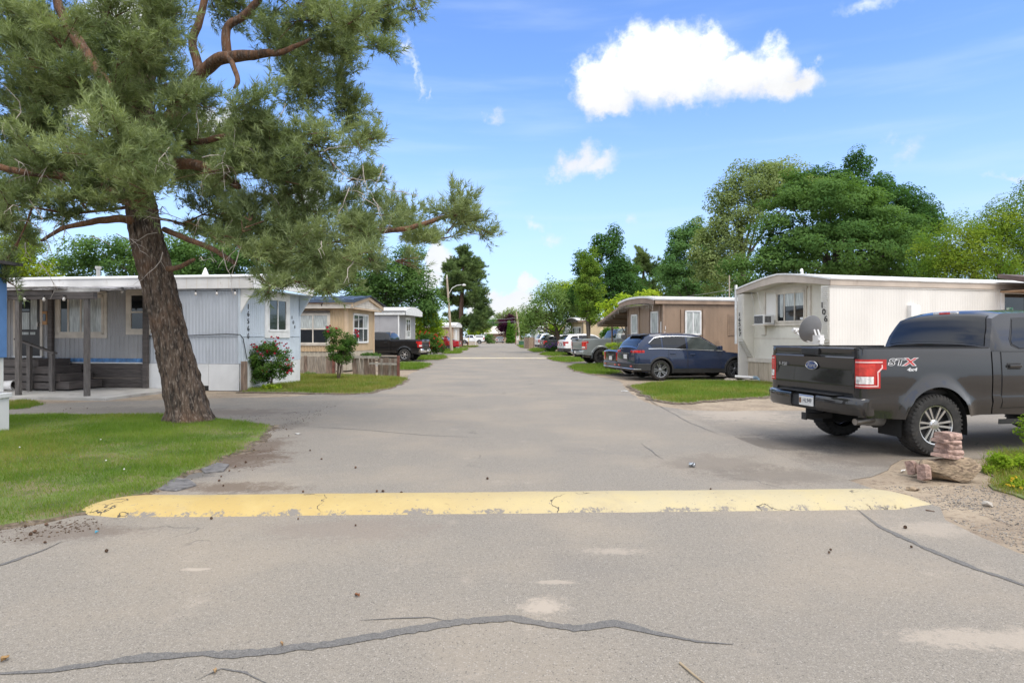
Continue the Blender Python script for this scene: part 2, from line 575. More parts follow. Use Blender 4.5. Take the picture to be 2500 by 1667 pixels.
def dirt_mat():
    mt = bpy.data.materials.new('dirt')
    mt.use_nodes = True
    t = mt.node_tree
    b = t.nodes['Principled BSDF']
    b.inputs['Roughness'].default_value = 0.95
    g = nd(t, 'ShaderNodeNewGeometry').outputs['Position']

    def noise(scale, detail=8, rough=0.6):
        n = nd(t, 'ShaderNodeTexNoise')
        n.inputs['Scale'].default_value = scale
        n.inputs['Detail'].default_value = detail
        n.inputs['Roughness'].default_value = rough
        t.links.new(g, n.inputs['Vector'])
        return n.outputs[0]
    c = mixc(t, smooth(t, noise(1.1), 0.35, 0.65), (0.33, 0.265, 0.19), (0.23, 0.18, 0.13))
    c = mixc(t, mth(t, 'MULTIPLY', smooth(t, noise(14), 0.5, 0.68), 0.7), c, (0.13, 0.09, 0.06))
    c = mixc(t, mth(t, 'MULTIPLY', smooth(t, noise(70, 4), 0.55, 0.7), 0.6), c, (0.42, 0.37, 0.30))
    t.links.new(c, b.inputs['Base Color'])
    bn = nd(t, 'ShaderNodeBump')
    bn.inputs['Strength'].default_value = 0.7
    bn.inputs['Distance'].default_value = 0.03
    t.links.new(noise(22, 8), bn.inputs['Height'])
    t.links.new(bn.outputs[0], b.inputs['Normal'])
    return mt


m_dirt = dirt_mat()
m_soil = M('lawn_soil', (0.095, 0.125, 0.032), 0.95, var=0.3, vs=2.2, col2=(0.19, 0.145, 0.09), c2s=1.6, c2lo=0.45, c2hi=0.62, bump=0.5, bs=30)


m_verge = M('needle_litter_soil', (0.105, 0.078, 0.052), 0.95, var=0.4, vs=14, col2=(0.20, 0.165, 0.125), c2s=9, c2lo=0.5, c2hi=0.64, bump=0.8, bs=60)


def sheet(name, pts, z, mat, jitter=0.0, step=0.4, parent=None, kind='structure', verge=0.0):
    """flat ground patch with a slightly ragged edge"""
    out = []
    n = len(pts)
    for i in range(n):
        a, b_ = Vector((*pts[i], 0)), Vector((*pts[(i + 1) % n], 0))
        k = max(1, int((b_ - a).length / step)) if jitter else 1
        k = min(k, 90)
        for j in range(k):
            p = a.lerp(b_, j / k)
            if jitter:
                q = mnoise.noise_vector(p * 1.7 + Vector((3.1, 0, z * 50)), noise_basis='PERLIN_ORIGINAL') * jitter * 1.6
                q2 = mnoise.noise_vector(p * 6.0, noise_basis='PERLIN_ORIGINAL') * jitter * 0.6
                p = p + Vector((q.x + q2.x, q.y + q2.y, 0))
            out.append(p)
    tris = tessellate_polygon([[Vector((p.x, p.y, 0)) for p in out]])
    mb = MB()
    mb.add([(p.x, p.y, z) for p in out], tris)
    n = len(out)
    k = len(mb.v)
    cen = sum(out, Vector()) / n
    sgn = 1 if sum(out[i].x * out[(i + 1) % n].y - out[(i + 1) % n].x * out[i].y for i in range(n)) > 0 else -1
    low = []
    for i, p in enumerate(out):
        if verge:                                                # soil spills over the edge in a ragged slope
            d = (out[(i + 1) % n] - out[i - 1]).normalized()
            w_ = verge * max(0.25, 1 + 1.1 * mnoise.noise(p * 2.3) + 0.8 * mnoise.noise(p * 7.0))
            q = p + Vector((d.y, -d.x, 0)) * sgn * w_
            low.append((q.x, q.y, -0.004))
        else:
            low.append((p.x, p.y, -0.05))
    mb.v += low
    mb.f += [(i, (i + 1) % n, k + (i + 1) % n, k + i) for i in range(n)]
    o = mb.build(name, mat, parent)
    if verge:
        o.data.materials.append(m_verge)
        for f_ in o.data.polygons[len(tris):]:
            f_.material_index = 1
    if kind:
        o['kind'] = kind
    return o, [(p.x, p.y) for p in out]


def pxs(l):
    return [G(*p) for p in l]


RS = -0.0225                       # the road drifts slightly to the left as it recedes
def road_x(y, side):
    return RS * y + side * 3.72 + (0.06 if side > 0 else 0.05)


MB().box(-700, 700, -60, 1500, -0.5, -0.016).build('ground', m_dirt)['kind'] = 'structure'
left = [(-14, -6), (-12, 2.0), (-9.5, 4.3), (-6.2, 4.95), (-4.9, 5.0), (-4.05, 5.25)] + pxs([(330, 1212), (440, 1160), (560, 1105), (640, 1060), (700, 1030), (790, 1000), (830, 985), (905, 962), (985, 938)])
left += [(road_x(y, -1), y) for y in (26, 30, 36, 44, 52, 60, 75, 90, 110, 122, 128)]
right = [(road_x(y, 1), y) for y in (128, 122, 110, 90, 75, 60, 52, 44, 36, 30, 26)] + pxs([(1512, 930), (1530, 950), (1570, 980), (1660, 1010)]) + [(3.5, 9.4), (3.55, 8.4), (3.6, 7.4), (3.75, 6.4), (3.95, 5.8)]
right += pxs([(2300, 1265), (2400, 1310), (2500, 1350)]) + [(3.9, 3.9), (6.5, 2.6), (14, 1.5), (14, -6)]
road, _ = sheet('road', left + right, 0.0, m_road, 0.05, 0.35)
sheet('cross_street', [(-80, 128), (80, 128), (80, 139), (-80, 139)], 0.002, m_road, 0)
# side drives
sheet('left_drive', pxs([(1010, 940), (700, 968), (560, 970), (60, 985), (-300, 1000), (-350, 1040), (150, 1016), (420, 1018), (640, 1040), (760, 1020), (900, 985)]), -0.008, m_drive, 0.08)
sheet('truck_drive', pxs([(1560, 985), (1680, 1000), (1790, 1003), (2050, 1000), (2700, 985), (3000, 1000), (3000, 1090), (2500, 1118), (2300, 1122), (2190, 1118), (2120, 1160), (1960, 1190), (1800, 1200), (1620, 1060)]), -0.007, m_drive, 0.10)
sheet('car_drive', pxs([(1480, 916), (1560, 922), (1640, 930), (1830, 930), (1960, 915), (1800, 905), (1600, 898), (1500, 900)]) , -0.008, m_drive, 0.06)
sheet('far_drive', pxs([(1335, 889), (1470, 893), (1560, 889), (1500, 880), (1430, 880)]), -0.008, m_drive, 0.06)
sheet('fence_drive', pxs([(880, 884), (1050, 884), (1040, 893), (880, 893)]), -0.009, m_drive, 0.06)
sheet('rose_drive', pxs([(930, 876), (1088, 877), (1092, 886), (930, 888)]), -0.008, m_drive, 0.06)
sheet('far_left_drive', pxs([(1050, 860), (1122, 862), (1112, 868), (1040, 868)]), -0.008, m_drive, 0.06)

# tar over the cracks in the near road, and the long joints along its edges
m_tar = asphalt('crack_tar', (0.142, 0.137, 0.132), 0.12)


def tar(px, w):
    pts = [Vector((*G(*p), 0)) for p in px]
    fine = []
    for a, b_ in zip(pts[:-1], pts[1:]):
        k = max(2, int((b_ - a).length / 0.03))
        fine += [a.lerp(b_, j / k) for j in range(k)]
    fine.append(pts[-1])
    rows = []
    for i, p in enumerate(fine):
        d = (fine[min(i + 1, len(fine) - 1)] - fine[max(i - 1, 0)]).normalized()
        nn = Vector((-d.y, d.x, 0))
        f = min(1, i / 26 + 0.06, (len(fine) - 1 - i) / 26 + 0.06)
        wob = mnoise.noise(p * 2.1) * 0.02
        w1 = w * f * (0.5 + 0.35 * (mnoise.noise(p * 6 + Vector((5, 0, 0))) + 0.7 * mnoise.noise(p * 31)))
        w2 = w * f * (0.5 + 0.35 * (mnoise.noise(p * 6 + Vector((0, 7, 0))) + 0.7 * mnoise.noise(p * 31 + Vector((9, 0, 0)))))
        rows.append([tuple(p + nn * (wob + w1) + Vector((0, 0, 0.003))), tuple(p + nn * (wob - w2) + Vector((0, 0, 0.004)))])
    MB().grid(rows).build('tar_strip', m_tar, road)


tar([(-120, 1668), (0, 1643), (130, 1633), (300, 1612), (480, 1600), (640, 1592), (760, 1580), (900, 1555), (1050, 1530), (1130, 1517), (1250, 1510), (1330, 1525), (1400, 1535), (1500, 1522), (1600, 1545), (1700, 1565), (1790, 1572)], 0.075)
tar([(880, 1512), (960, 1508), (1050, 1507), (1100, 1518)], 0.045)
tar([(480, 1660), (540, 1632), (600, 1640), (660, 1668)], 0.06)
tar([(2090, 1243), (2160, 1290), (2250, 1335), (2350, 1375), (2500, 1430), (2700, 1500)], 0.055)
tar([(-150, 1420), (0, 1380), (100, 1345), (150, 1322)], 0.075)
tar([(1530, 935), (1600, 985), (1680, 1030), (1760, 1062)], 0.02)
tar([(1420, 905), (1480, 925), (1530, 935)], 0.02)
tar([(1180, 1068), (1030, 1062), (900, 1050), (740, 1040)], 0.016)
tar([(1300, 888), (1345, 893), (1420, 905)], 0.025)
tar([(985, 930), (1100, 928), (1300, 926)], 0.03)
tar([(860, 970), (1000, 966), (1200, 967)], 0.025)
tar([(1560, 1080), (1590, 1100), (1620, 1122)], 0.02)

# ------------------------------------------------------------------ speed bumps
def bump_mat(name, c_l, c_r):
    mt = bpy.data.materials.new(name)
    mt.use_nodes = True
    t = mt.node_tree
    b = t.nodes['Principled BSDF']
    b.inputs['Roughness'].default_value = 0.75
    g = nd(t, 'ShaderNodeTexCoord').outputs['Object']
    sx = nd(t, 'ShaderNodeSeparateXYZ')
    t.links.new(g, sx.inputs[0])

    def noise(scale, detail=8, rough=0.65, off=0):
        n = nd(t, 'ShaderNodeTexNoise')
        n.inputs['Scale'].default_value = scale
        n.inputs['Detail'].default_value = detail
        n.inputs['Roughness'].default_value = rough
        mp_ = nd(t, 'ShaderNodeMapping')
        mp_.inputs['Location'].default_value = (off, off, 0)
        t.links.new(g, mp_.inputs['Vector'])
        t.links.new(mp_.outputs[0], n.inputs['Vector'])
        return n.outputs[0]
    c = mixc(t, smooth(t, mth(t, 'ADD', sx.outputs[0], mth(t, 'MULTIPLY', noise(1.2), 1.5)), -1.8, 2.6), c_l, c_r)
    c = mixc(t, mth(t, 'MULTIPLY', smooth(t, noise(3), 0.4, 0.7), 0.35), c, (0.50, 0.40, 0.18))
    edge = mth(t, 'ADD', smooth(t, mth(t, 'ABSOLUTE', sx.outputs[1]), 0.14, 0.31), mth(t, 'MULTIPLY', mth(t, 'SUBTRACT', noise(22, 12, 0.8), 0.5), 1.7))
    edge = mth(t, 'ADD', edge, mth(t, 'MULTIPLY', mth(t, 'SUBTRACT', noise(2.6, 6, 0.6, 3), 0.5), 1.5))
    c = mixc(t, smooth(t, edge, 0.98, 1.14), c, (0.185, 0.168, 0.15))
    c = mixc(t, mth(t, 'MULTIPLY', smooth(t, noise(1.6, 9, 0.7, 12), 0.52, 0.7), 0.4), c, (0.30, 0.25, 0.17))
    c = mixc(t, smooth(t, noise(26, 8, 0.7, 5), 0.615, 0.66), c, (0.19, 0.17, 0.15))
    wv = nd(t, 'ShaderNodeVectorMath', operation='ADD')
    ws = nd(t, 'ShaderNodeTexNoise')
    ws.inputs['Scale'].default_value = 3
    ws.inputs['Detail'].default_value = 6
    t.links.new(g, ws.inputs['Vector'])
    t.links.new(g, wv.inputs[0])
    t.links.new(ws.outputs['Color'], wv.inputs[1])
    cr = nd(t, 'ShaderNodeTexVoronoi', feature='DISTANCE_TO_EDGE')
    cr.inputs['Scale'].default_value = 0.9
    t.links.new(wv.outputs[0], cr.inputs['Vector'])
    crack = mth(t, 'MULTIPLY', smooth(t, cr.outputs['Distance'], 0.012, 0.003), smooth(t, noise(2, 3, 0.5, 9), 0.5, 0.58))
    c = mixc(t, crack, c, (0.05, 0.045, 0.04))
    t.links.new(c, b.inputs['Base Color'])
    bn = nd(t, 'ShaderNodeBump')
    bn.inputs['Strength'].default_value = 0.5
    bn.inputs['Distance'].default_value = 0.01
    t.links.new(mth(t, 'SUBTRACT', noise(60, 5), crack), bn.inputs['Height'])
    t.links.new(bn.outputs[0], b.inputs['Normal'])
    return mt


def speed_bump(x0, y0, x1, y1, hw, h, mat, label):
    mb = MB()
    ln = math.hypot(x1 - x0, y1 - y0)
    rows = []
    nx = 120
    for i in range(nx + 1):
        u = -ln / 2 + ln * i / nx
        e = min(1.0, (i / nx) * ln / 0.45, (1 - i / nx) * ln / 0.45)
        hh = h * (e * (2 - e)) + 0.004
        wl = hw * (0.55 + 0.45 * e) + 0.02 * mnoise.noise(Vector((u * 2.5, 1, 0)))
        row = []
        for j in range(15):
            v = -1 + 2 * j / 14
            z = hh * (1 - abs(v) ** 2.4) + 0.004 * mnoise.noise(Vector((u * 3, v * 2, 4))) * (1 - v * v) - (0.012 if abs(v) == 1 else 0)
            row.append((u, v * wl + 0.03 * mnoise.noise(Vector((u * 0.6, 7, 0))), z))
        rows.append(row)
    mb.grid(rows)
    o = mb.build('speed_bump', mat, smooth_deg=60)
    o.location = ((x0 + x1) / 2, (y0 + y1) / 2, 0)
    o.rotation_euler = (0, 0, math.atan2(y1 - y0, x1 - x0))
    return tag(o, label, 'speed bump')


speed_bump(-3.93, 5.78, 3.92, 6.06, 0.335, 0.085, bump_mat('bump_yellow', (0.42, 0.305, 0.11), (0.42, 0.36, 0.225)), 'yellow painted asphalt speed bump across the road nearest the camera')
speed_bump(road_x(44.8, -1) + 0.1, 44.8, road_x(44.8, 1) - 0.1, 44.9, 0.3, 0.07, bump_mat('bump_faded', (0.38, 0.34, 0.26), (0.38, 0.34, 0.27)), 'faded cream speed bump farther down the road by the black pickup')

# ------------------------------------------------------------------ lawns: a soil sheet each, one mass of blades over them
LAWNS = []


def lawn(px, z, n, hmin, hmax, w, mi=0, world_pts=None, jit=0.13):
    o, pts = sheet('lawn', world_pts or pxs(px), z, m_soil, jit, 0.16, verge=0.13 if z > 0 else 0.0)
    LAWNS.append((pts, z, n, hmin, hmax, w, mi))


lawn([(-150, 1012), (0, 1014), (200, 1013), (430, 1014), (540, 1024), (640, 1040), (672, 1050), (640, 1068), (560, 1106), (430, 1168), (330, 1208), (230, 1252), (120, 1275), (0, 1287), (-250, 1300), (-420, 1120)], 0.02, 180000, 0.02, 0.07, 0.0055, 0.03)
lawn([(590, 958), (600, 946), (660, 936), (726, 914), (820, 916), (974, 922), (992, 925), (985, 935), (940, 950), (900, 960), (850, 962), (740, 959)], 0.02, 42000, 0.04, 0.12, 0.012, 1)
lawn([(974, 886), (1030, 887), (1054, 889), (1040, 897), (1020, 903), (960, 903)], 0.02, 7000, 0.06, 0.14, 0.02)
lawn([(1008, 868), (1085, 870), (1092, 874), (1070, 879), (1000, 879)], 0.02, 5000, 0.10, 0.25, 0.03)
lawn([(1085, 856), (1128, 858), (1122, 863), (1085, 864)], 0.02, 3000, 0.10, 0.2, 0.035)
lawn([(1090, 850), (1144, 851), (1138, 856), (1085, 856)], 0.02, 2500, 0.10, 0.2, 0.04)
lawn([(1100, 844), (1170, 844.5), (1160, 848), (1095, 849)], 0.02, 2500, 0.10, 0.2, 0.05, 1)
lawn([(1541, 943), (1590, 936), (1650, 930), (1880, 934), (1880, 950), (1874, 968), (1760, 976), (1655, 985), (1600, 976), (1570, 962)], 0.02, 45000, 0.04, 0.11, 0.011, 0.5)
lawn([(1388, 897), (1405, 890), (1480, 890), (1512, 903), (1516, 911), (1490, 915), (1440, 914), (1405, 906)], 0.02, 9000, 0.06, 0.13, 0.02)
lawn([(1338, 875), (1380, 872), (1430, 874), (1432, 882), (1385, 885), (1350, 881)], 0.02, 5000, 0.08, 0.18, 0.03)
lawn([(1316, 866), (1335, 860), (1392, 860), (1396, 867), (1350, 870)], 0.02, 4000, 0.08, 0.18, 0.03)
lawn([(1290, 855), (1310, 850), (1332, 853), (1325, 859), (1305, 860)], 0.02, 2500, 0.1, 0.25, 0.035)
lawn([(1262, 842.5), (1278, 844), (1282, 850), (1272, 849)], 0.02, 1500, 0.1, 0.2, 0.045)
lawn([(0, 984), (70, 976), (110, 985), (60, 996), (0, 1000)], 0.0, 3500, 0.03, 0.09, 0.011, 1)
lawn([(2400, 1150), (2430, 1115), (2560, 1090), (2760, 1100), (2700, 1250), (2560, 1240), (2480, 1215), (2430, 1190)], 0.0, 22000, 0.04, 0.14, 0.008, 1)
g1 = leaf_mat('grass_green', (0.090, 0.178, 0.018), (0.205, 0.290, 0.050), 0.8, 0.4)
g2 = leaf_mat('grass_yellow', (0.15, 0.20, 0.028), (0.30, 0.26, 0.085), 0.8, 0.35)


def in_poly(pts, x, y):
    c = np.zeros(len(x), bool)
    n = len(pts)
    for i in range(n):
        x1, y1 = pts[i]
        x2, y2 = pts[(i + 1) % n]
        if y1 == y2:
            continue
        c ^= ((y1 > y) != (y2 > y)) & (x < (x2 - x1) * (y - y1) / (y2 - y1) + x1)
    return c


def blades():
    r = np.random.default_rng(3)
    V, MI = [], []
    for pts, z, n, h0, h1, w, mi in LAWNS:
        a = np.array(pts)
        lo, hi = a.min(0) - 0.05, a.max(0) + 0.05
        x = r.uniform(lo[0], hi[0], n * 3)
        y = r.uniform(lo[1], hi[1], n * 3)
        k = in_poly(pts, x + r.normal(0, 0.12, n * 3), y + r.normal(0, 0.12, n * 3)) & in_poly(pts, x + r.normal(0, 0.05, n * 3), y + r.normal(0, 0.05, n * 3))
        x, y = x[k][:n], y[k][:n]
        n_ = len(x)
        pat = 0.5 + 0.5 * np.sin(x * 1.9 + 1.3 * np.sin(y * 1.3)) * np.sin(y * 1.7 + x * 0.6) + r.normal(0, 0.25, n_)
        h = (h0 + (h1 - h0) * np.clip(pat, 0, 1)) * r.uniform(0.6, 1.25, n_)
        an = r.uniform(0, 2 * np.pi, n_)
        lean = r.uniform(0.1, 1.0, n_) * h
        la = r.uniform(0, 2 * np.pi, n_)
        b = np.stack([x, y, np.full(n_, z - 0.005)], 1)
        wv = np.stack([np.cos(an), np.sin(an), np.zeros(n_)], 1) * (w * r.uniform(0.6, 1.3, n_) / 2)[:, None]
        tip = b + np.stack([np.cos(la) * lean, np.sin(la) * lean, h], 1)
        V.append(np.stack([b - wv, b + wv, tip], 1).reshape(-1, 3))
        big_ = 0.5 + 0.5 * np.sin(x * 0.9 + 2.1 * np.sin(y * 0.7 + 1)) * np.sin(y * 1.1 + 1.7 * np.sin(x * 0.8))
        edge = np.clip((9.0 - y) / 3.2, 0, 1) * (0.5 if mi == 0.03 else 0)
        MI.append((big_ * 0.5 + r.uniform(0, 1, n_) * 0.75 + edge < 0.28 + 0.45 * mi + edge * 1.35).astype(np.int32))
    V = np.concatenate(V)
    o = np_mesh('grass', V, np.arange(len(V)), 3, [g1, g2], mat_idx=np.concatenate(MI))
    o['kind'] = 'stuff'
    tag(o, 'short green lawn grass with dry yellow patches beside the road', 'grass')


blades()


# gravel and crumbs of the verge on the right
def scatter_stones(name, polys, n, s0, s1, mat, label, seed, z0=-0.016):
    r = np.random.default_rng(seed)
    base = np.array([(1, 0, 0), (-1, 0, 0), (0, 1, 0), (0, -1, 0), (0, 0, 1), (0, 0, -1)], float)
    fc = np.array([(0, 2, 4), (2, 1, 4), (1, 3, 4), (3, 0, 4), (2, 0, 5), (1, 2, 5), (3, 1, 5), (0, 3, 5)])
    V, F = [], []
    k = 0
    for pts in polys:
        a = np.array(pts)
        x = r.uniform(a[:, 0].min(), a[:, 0].max(), n * 3)
        y = r.uniform(a[:, 1].min(), a[:, 1].max(), n * 3)
        q = in_poly(pts, x, y)
        for xx, yy in zip(x[q][:n], y[q][:n]):
            if mnoise.noise(Vector((xx * 2.6, yy * 2.6, seed))) < r.uniform(-0.5, 0.35):
                continue
            s = r.uniform(s0, s1) * np.array([r.uniform(0.7, 1.4), r.uniform(0.7, 1.3), r.uniform(0.4, 0.8)])
            an = r.uniform(0, 6.28)
            v = base * s * r.uniform(0.7, 1.2, (6, 1))
            c_, s_ = math.cos(an), math.sin(an)
            v = np.stack([v[:, 0] * c_ - v[:, 1] * s_, v[:, 0] * s_ + v[:, 1] * c_, v[:, 2] + s[2] * 0.3 + z0], 1) + (xx, yy, 0)
            V.append(v)
            F.append(fc + k)
            k += 6
    o = np_mesh(name, np.concatenate(V), np.concatenate(F).ravel(), 3, mat)
    o['kind'] = 'stuff'
    return tag(o, label, name)


m_grav = M('gravel_stone', (0.215, 0.195, 0.175), 0.9, var=0.5, vs=25)
scatter_stones('gravel', [pxs([(2260, 1185), (2400, 1180), (2500, 1225), (2500, 1290), (2400, 1270), (2290, 1210)]), pxs([(2150, 1180), (2280, 1190), (2500, 1290), (2500, 1345), (2280, 1245)])],
               1300, 0.004, 0.011, m_grav, 'loose grey gravel on the dirt verge in front of the boulder', 5)
m_crumb = M('brown_crumbs', (0.085, 0.055, 0.034), 0.95, var=0.3, vs=20)
scatter_stones('litter', [pxs([(470, 1150), (640, 1060), (800, 985), (830, 995), (700, 1060), (620, 1150), (520, 1200)]), pxs([(130, 1012), (640, 1014), (760, 1000), (760, 1018), (650, 1040), (440, 1012)]),
                          pxs([(0, 1290), (230, 1262), (260, 1290), (0, 1330)]), pxs([(0, 1190), (300, 1150), (420, 1175), (230, 1250), (0, 1285)]), pxs([(330, 1212), (460, 1150), (700, 1030), (830, 985), (800, 1010), (660, 1062), (480, 1165), (350, 1222)])],
               300, 0.003, 0.011, m_crumb, 'brown needle litter and crumbs along the broken edge of the asphalt', 8, 0.001)
# ================================================================== mobile homes
m_glass = M('window_glass', (0.03, 0.04, 0.042), 0.04, var=0.1, spec=0.8)
m_glass_dk = M('window_glass_dark', (0.012, 0.014, 0.016), 0.04, var=0.1, spec=0.7)
m_curtain_refl = M('curtain_and_reflection', (0.41, 0.44, 0.43), 0.12, var=0.25, vs=5, stretch=(6, 6, 0.6), spec=0.6)  # pale panes: curtains, and reflection on the glass put into the colour
m_white = M('white_trim', (0.72, 0.72, 0.71), 0.5, var=0.06, vs=4, col2=(0.45, 0.43, 0.40), c2lo=0.66, c2hi=0.8)
m_cream_trim = M('cream_trim', (0.58, 0.53, 0.46), 0.55, var=0.1)
m_dkwood = M('dark_brown_boards', (0.078, 0.066, 0.061), 0.6, var=0.2, vs=3, stretch=(1, 1, 8))
m_graywood = M('grey_post_paint', (0.098, 0.088, 0.082), 0.65, var=0.2, vs=4, stretch=(6, 6, 1))
m_black = M('black_paint', (0.012, 0.012, 0.013), 0.4, var=0.1)
m_alu = M('bare_aluminium', (0.45, 0.44, 0.42), 0.4, metal=0.6, var=0.1)
m_digit = M('black_digits', (0.015, 0.013, 0.012), 0.5)
m_dirtywhite = M('weathered_white_metal', (0.66, 0.65, 0.64), 0.5, var=0.08, vs=1.5, col2=(0.33, 0.27, 0.22), c2lo=0.6, c2hi=0.8, c2s=3, stretch=(1, 1, 0.35))


class Home:
    """a mobile home: t runs along its long side away from the road, y across its end, z up; origin at the road-side near corner"""

    def __init__(s, name, loc, ang, sgn, label, W, L):
        s.s, s.W, s.Ln = sgn, W, L
        s.root = empty(name, (loc[0], loc[1], 0), R(ang), label, 'mobile home')
        s.win = 0

    def b(s, mb, t0, t1, y0, y1, z0, z1):
        return mb.box(s.s * t0, s.s * t1, y0, y1, z0, z1)

    def part(s, name, mat, *boxes, parent=None, bevel=0.0):
        mb = MB()
        for q in boxes:
            s.b(mb, *q)
        return mb.build(name, mat, parent or s.root, bevel=bevel)

    def ribs(s, name, mat, face, a, b_, z0, z1, pitch=0.1, depth=0.012, off=0.0, holes=()):
        """ribbed metal siding between a and b along 'front' (y = off) or 'end' (t = off)"""
        prof = []
        x = a
        while x < b_ - 1e-6:
            for dx, d in ((0, 0), (0.42, 0), (0.55, depth), (0.87, depth)):
                if x + dx * pitch < b_:
                    prof.append((x + dx * pitch, d))
            x += pitch
        prof.append((b_, 0))
        lo, hi = [], []
        for u, d in prof:
            p = (s.s * u, off - d) if face == 'front' else (s.s * (off - d), u)
            lo.append((p[0], p[1], z0))
            hi.append((p[0], p[1], z1))
        flip = (s.s < 0) if face == 'front' else (s.s > 0)
        return MB().grid([hi, lo] if flip else [lo, hi]).build(name, mat, s.root, recalc=False)

    def window(s, face, c0, c1, z0, z1, panes=((0, 1, 0, 1),), frame=0.07, fm=None, trim=0.0, tm=None, off=0.0, glass=None, curtain=(), sash=0.025, name='window'):
        """frame of four bars and mullions; every pane is a sub-part; panes are (u0, u1, v0, v1) of the opening"""
        fm = fm or m_white

        def bx(mb, u0, u1, w0, w1, d0, d1):
            if face == 'front':
                s.b(mb, u0, u1, off - d1, off - d0, w0, w1)
            else:
                s.b(mb, off - d1, off - d0, u0, u1, w0, w1)
        mb = MB()
        if trim:
            for q in ((c0 - trim, c1 + trim, z1, z1 + trim), (c0 - trim, c1 + trim, z0 - trim, z0), (c0 - trim, c0, z0, z1), (c1, c1 + trim, z0, z1)):
                bx(mb, *q, 0.001, 0.035)
        for q in ((c0, c1, z1 - frame * .6, z1), (c0, c1, z0, z0 + frame * .6), (c0, c0 + frame * .6, z0, z1), (c1 - frame * .6, c1, z0, z1)):
            bx(mb, *q, 0.0, 0.05)
        f = mb.build(name, fm, s.root)
        i0, i1, j0, j1 = c0 + frame * .6, c1 - frame * .6, z0 + frame * .6, z1 - frame * .6
        for k, (u0, u1, v0, v1) in enumerate(panes):
            a, b_, c, d = i0 + (i1 - i0) * u0, i0 + (i1 - i0) * u1, j0 + (j1 - j0) * v0, j0 + (j1 - j0) * v1
            mb = MB()
            for q in ((a, b_, d - sash, d), (a, b_, c, c + sash), (a, a + sash, c + sash, d - sash), (b_ - sash, b_, c + sash, d - sash)):
                bx(mb, *q, 0.0, 0.036)
            mb.build('sash', fm, f)
            mb = MB()
            bx(mb, a + sash, b_ - sash, c + sash, d - sash, 0.008, 0.018)
            mb.build('pane', m_curtain_refl if k in curtain else (glass or m_glass), f)
        return f

    def bow_roof(s, mat, z_e, z_r, th=0.05, over=0.1, over_end=0.3, shape=1.7, edge=None):
        rows = []
        ys = np.linspace(-over, s.W + over, 13)
        for t in (-over_end, s.Ln + 0.1):
            rows.append([(s.s * t, y, z_e + (z_r - z_e) * (1 - abs(2 * (y + over) / (s.W + 2 * over) - 1) ** shape)) for y in ys])
        mb = MB().grid(rows)
        lo = [[(p[0], p[1], p[2] - th) for p in r] for r in rows]
        mb.grid(lo)
        mb.grid([rows[0], lo[0]]).grid([rows[1], lo[1]])
        mb.grid([[r[0] for r in rows], [r[0] for r in lo]]).grid([[r[-1] for r in rows], [r[-1] for r in lo]])
        return mb.build('roof', mat, s.root, smooth_deg=30)

    def end_fascia(s, mat, z_b, z_e, z_r, t0=-0.3, t1=-0.24, over=0.09, shape=1.7, zb_mid=None, name='fascia'):
        ys = np.linspace(-over, s.W + over, 13)
        f = [1 - abs(2 * (y + over) / (s.W + 2 * over) - 1) ** shape for y in ys]
        zb_mid = z_b if zb_mid is None else zb_mid
        top = [(y, z_e + (z_r - z_e) * q) for y, q in zip(ys, f)]
        bot = [(y, z_b + (zb_mid - z_b) * q) for y, q in zip(ys, f)]
        mb = MB()
        for t in (t0, t1):
            mb.grid([[(s.s * t, *p) for p in top], [(s.s * t, *p) for p in bot]])
        for q in (top, bot):
            mb.grid([[(s.s * t0, *p) for p in q], [(s.s * t1, *p) for p in q]])
        return mb.build(name, mat, s.root)

    def text(s, string, face, u, z, size, mat=None, off=0.0, extrude=0.008, sx=1.0, shear=0.0, label=None):
        if face == 'front':
            mt_ = face_mtx((s.s * u, off - 0.012, z), (1, 0, 0), (0, 0, 1))
        else:
            mt_ = face_mtx((s.s * (off - 0.012), u, z), (0, -s.s, 0) if s.s > 0 else (0, 1, 0), (0, 0, 1))
        o = text_part(string, size, mat or m_digit, 'house_digit', s.root, mt_, extrude, shear, sx=sx)
        return o


def back_walls(h, mat, z0, z1, t0=0.0):
    h.part('rear_wall', mat, (t0 + 0.01, h.Ln, h.W - 0.06, h.W, z0, z1), (h.Ln - 0.06, h.Ln, 0.01, h.W - 0.06, z0, z1))


# ------------------------------------------------------------------ blue-grey home on the left, behind the big pine
m_blue = M('pale_blue_siding', (0.435, 0.47, 0.525), 0.5, var=0.06, vs=1.2, col2=(0.37, 0.395, 0.43), c2lo=0.55, c2hi=0.75, c2s=1.8, stretch=(1.5, 1.5, 0.4))
m_blue_lit = M('pale_blue_siding_lit_end', (0.50, 0.56, 0.625), 0.5, var=0.06, vs=1.2)  # same blue siding; the end wall's brighter light is put into its colour
m_greysid = M('grey_porch_siding', (0.34, 0.342, 0.355), 0.5, var=0.08, vs=1.2)
m_bluestripe = M('bright_blue_stripe', (0.075, 0.20, 0.42), 0.5, var=0.25, vs=6)
m_skirtw = M('white_skirting', (0.66, 0.67, 0.68), 0.55, var=0.05, vs=2, col2=(0.42, 0.40, 0.37), c2lo=0.66, c2hi=0.85, c2s=2)
h = Home('blue_mobile_home', (-7.86, 18.2), -8, -1, 'pale blue ribbed mobile home with white fascia and number 16566 behind the leaning pine', 3.66, 13.0)
B = h.part
h.ribs('siding_panel', m_blue, 'front', 0.0, 2.86, 1.58, 2.96, 0.105)
h.ribs('siding_panel', m_blue, 'front', 0.0, 2.86, 0.78, 1.565, 0.105, off=0.004)
h.ribs('siding_panel', m_greysid, 'front', 2.86, 6.45, 1.58, 2.96, 0.105)
h.ribs('siding_panel', m_greysid, 'front', 2.86, 6.45, 0.92, 1.565, 0.15, 0.02, off=0.004)
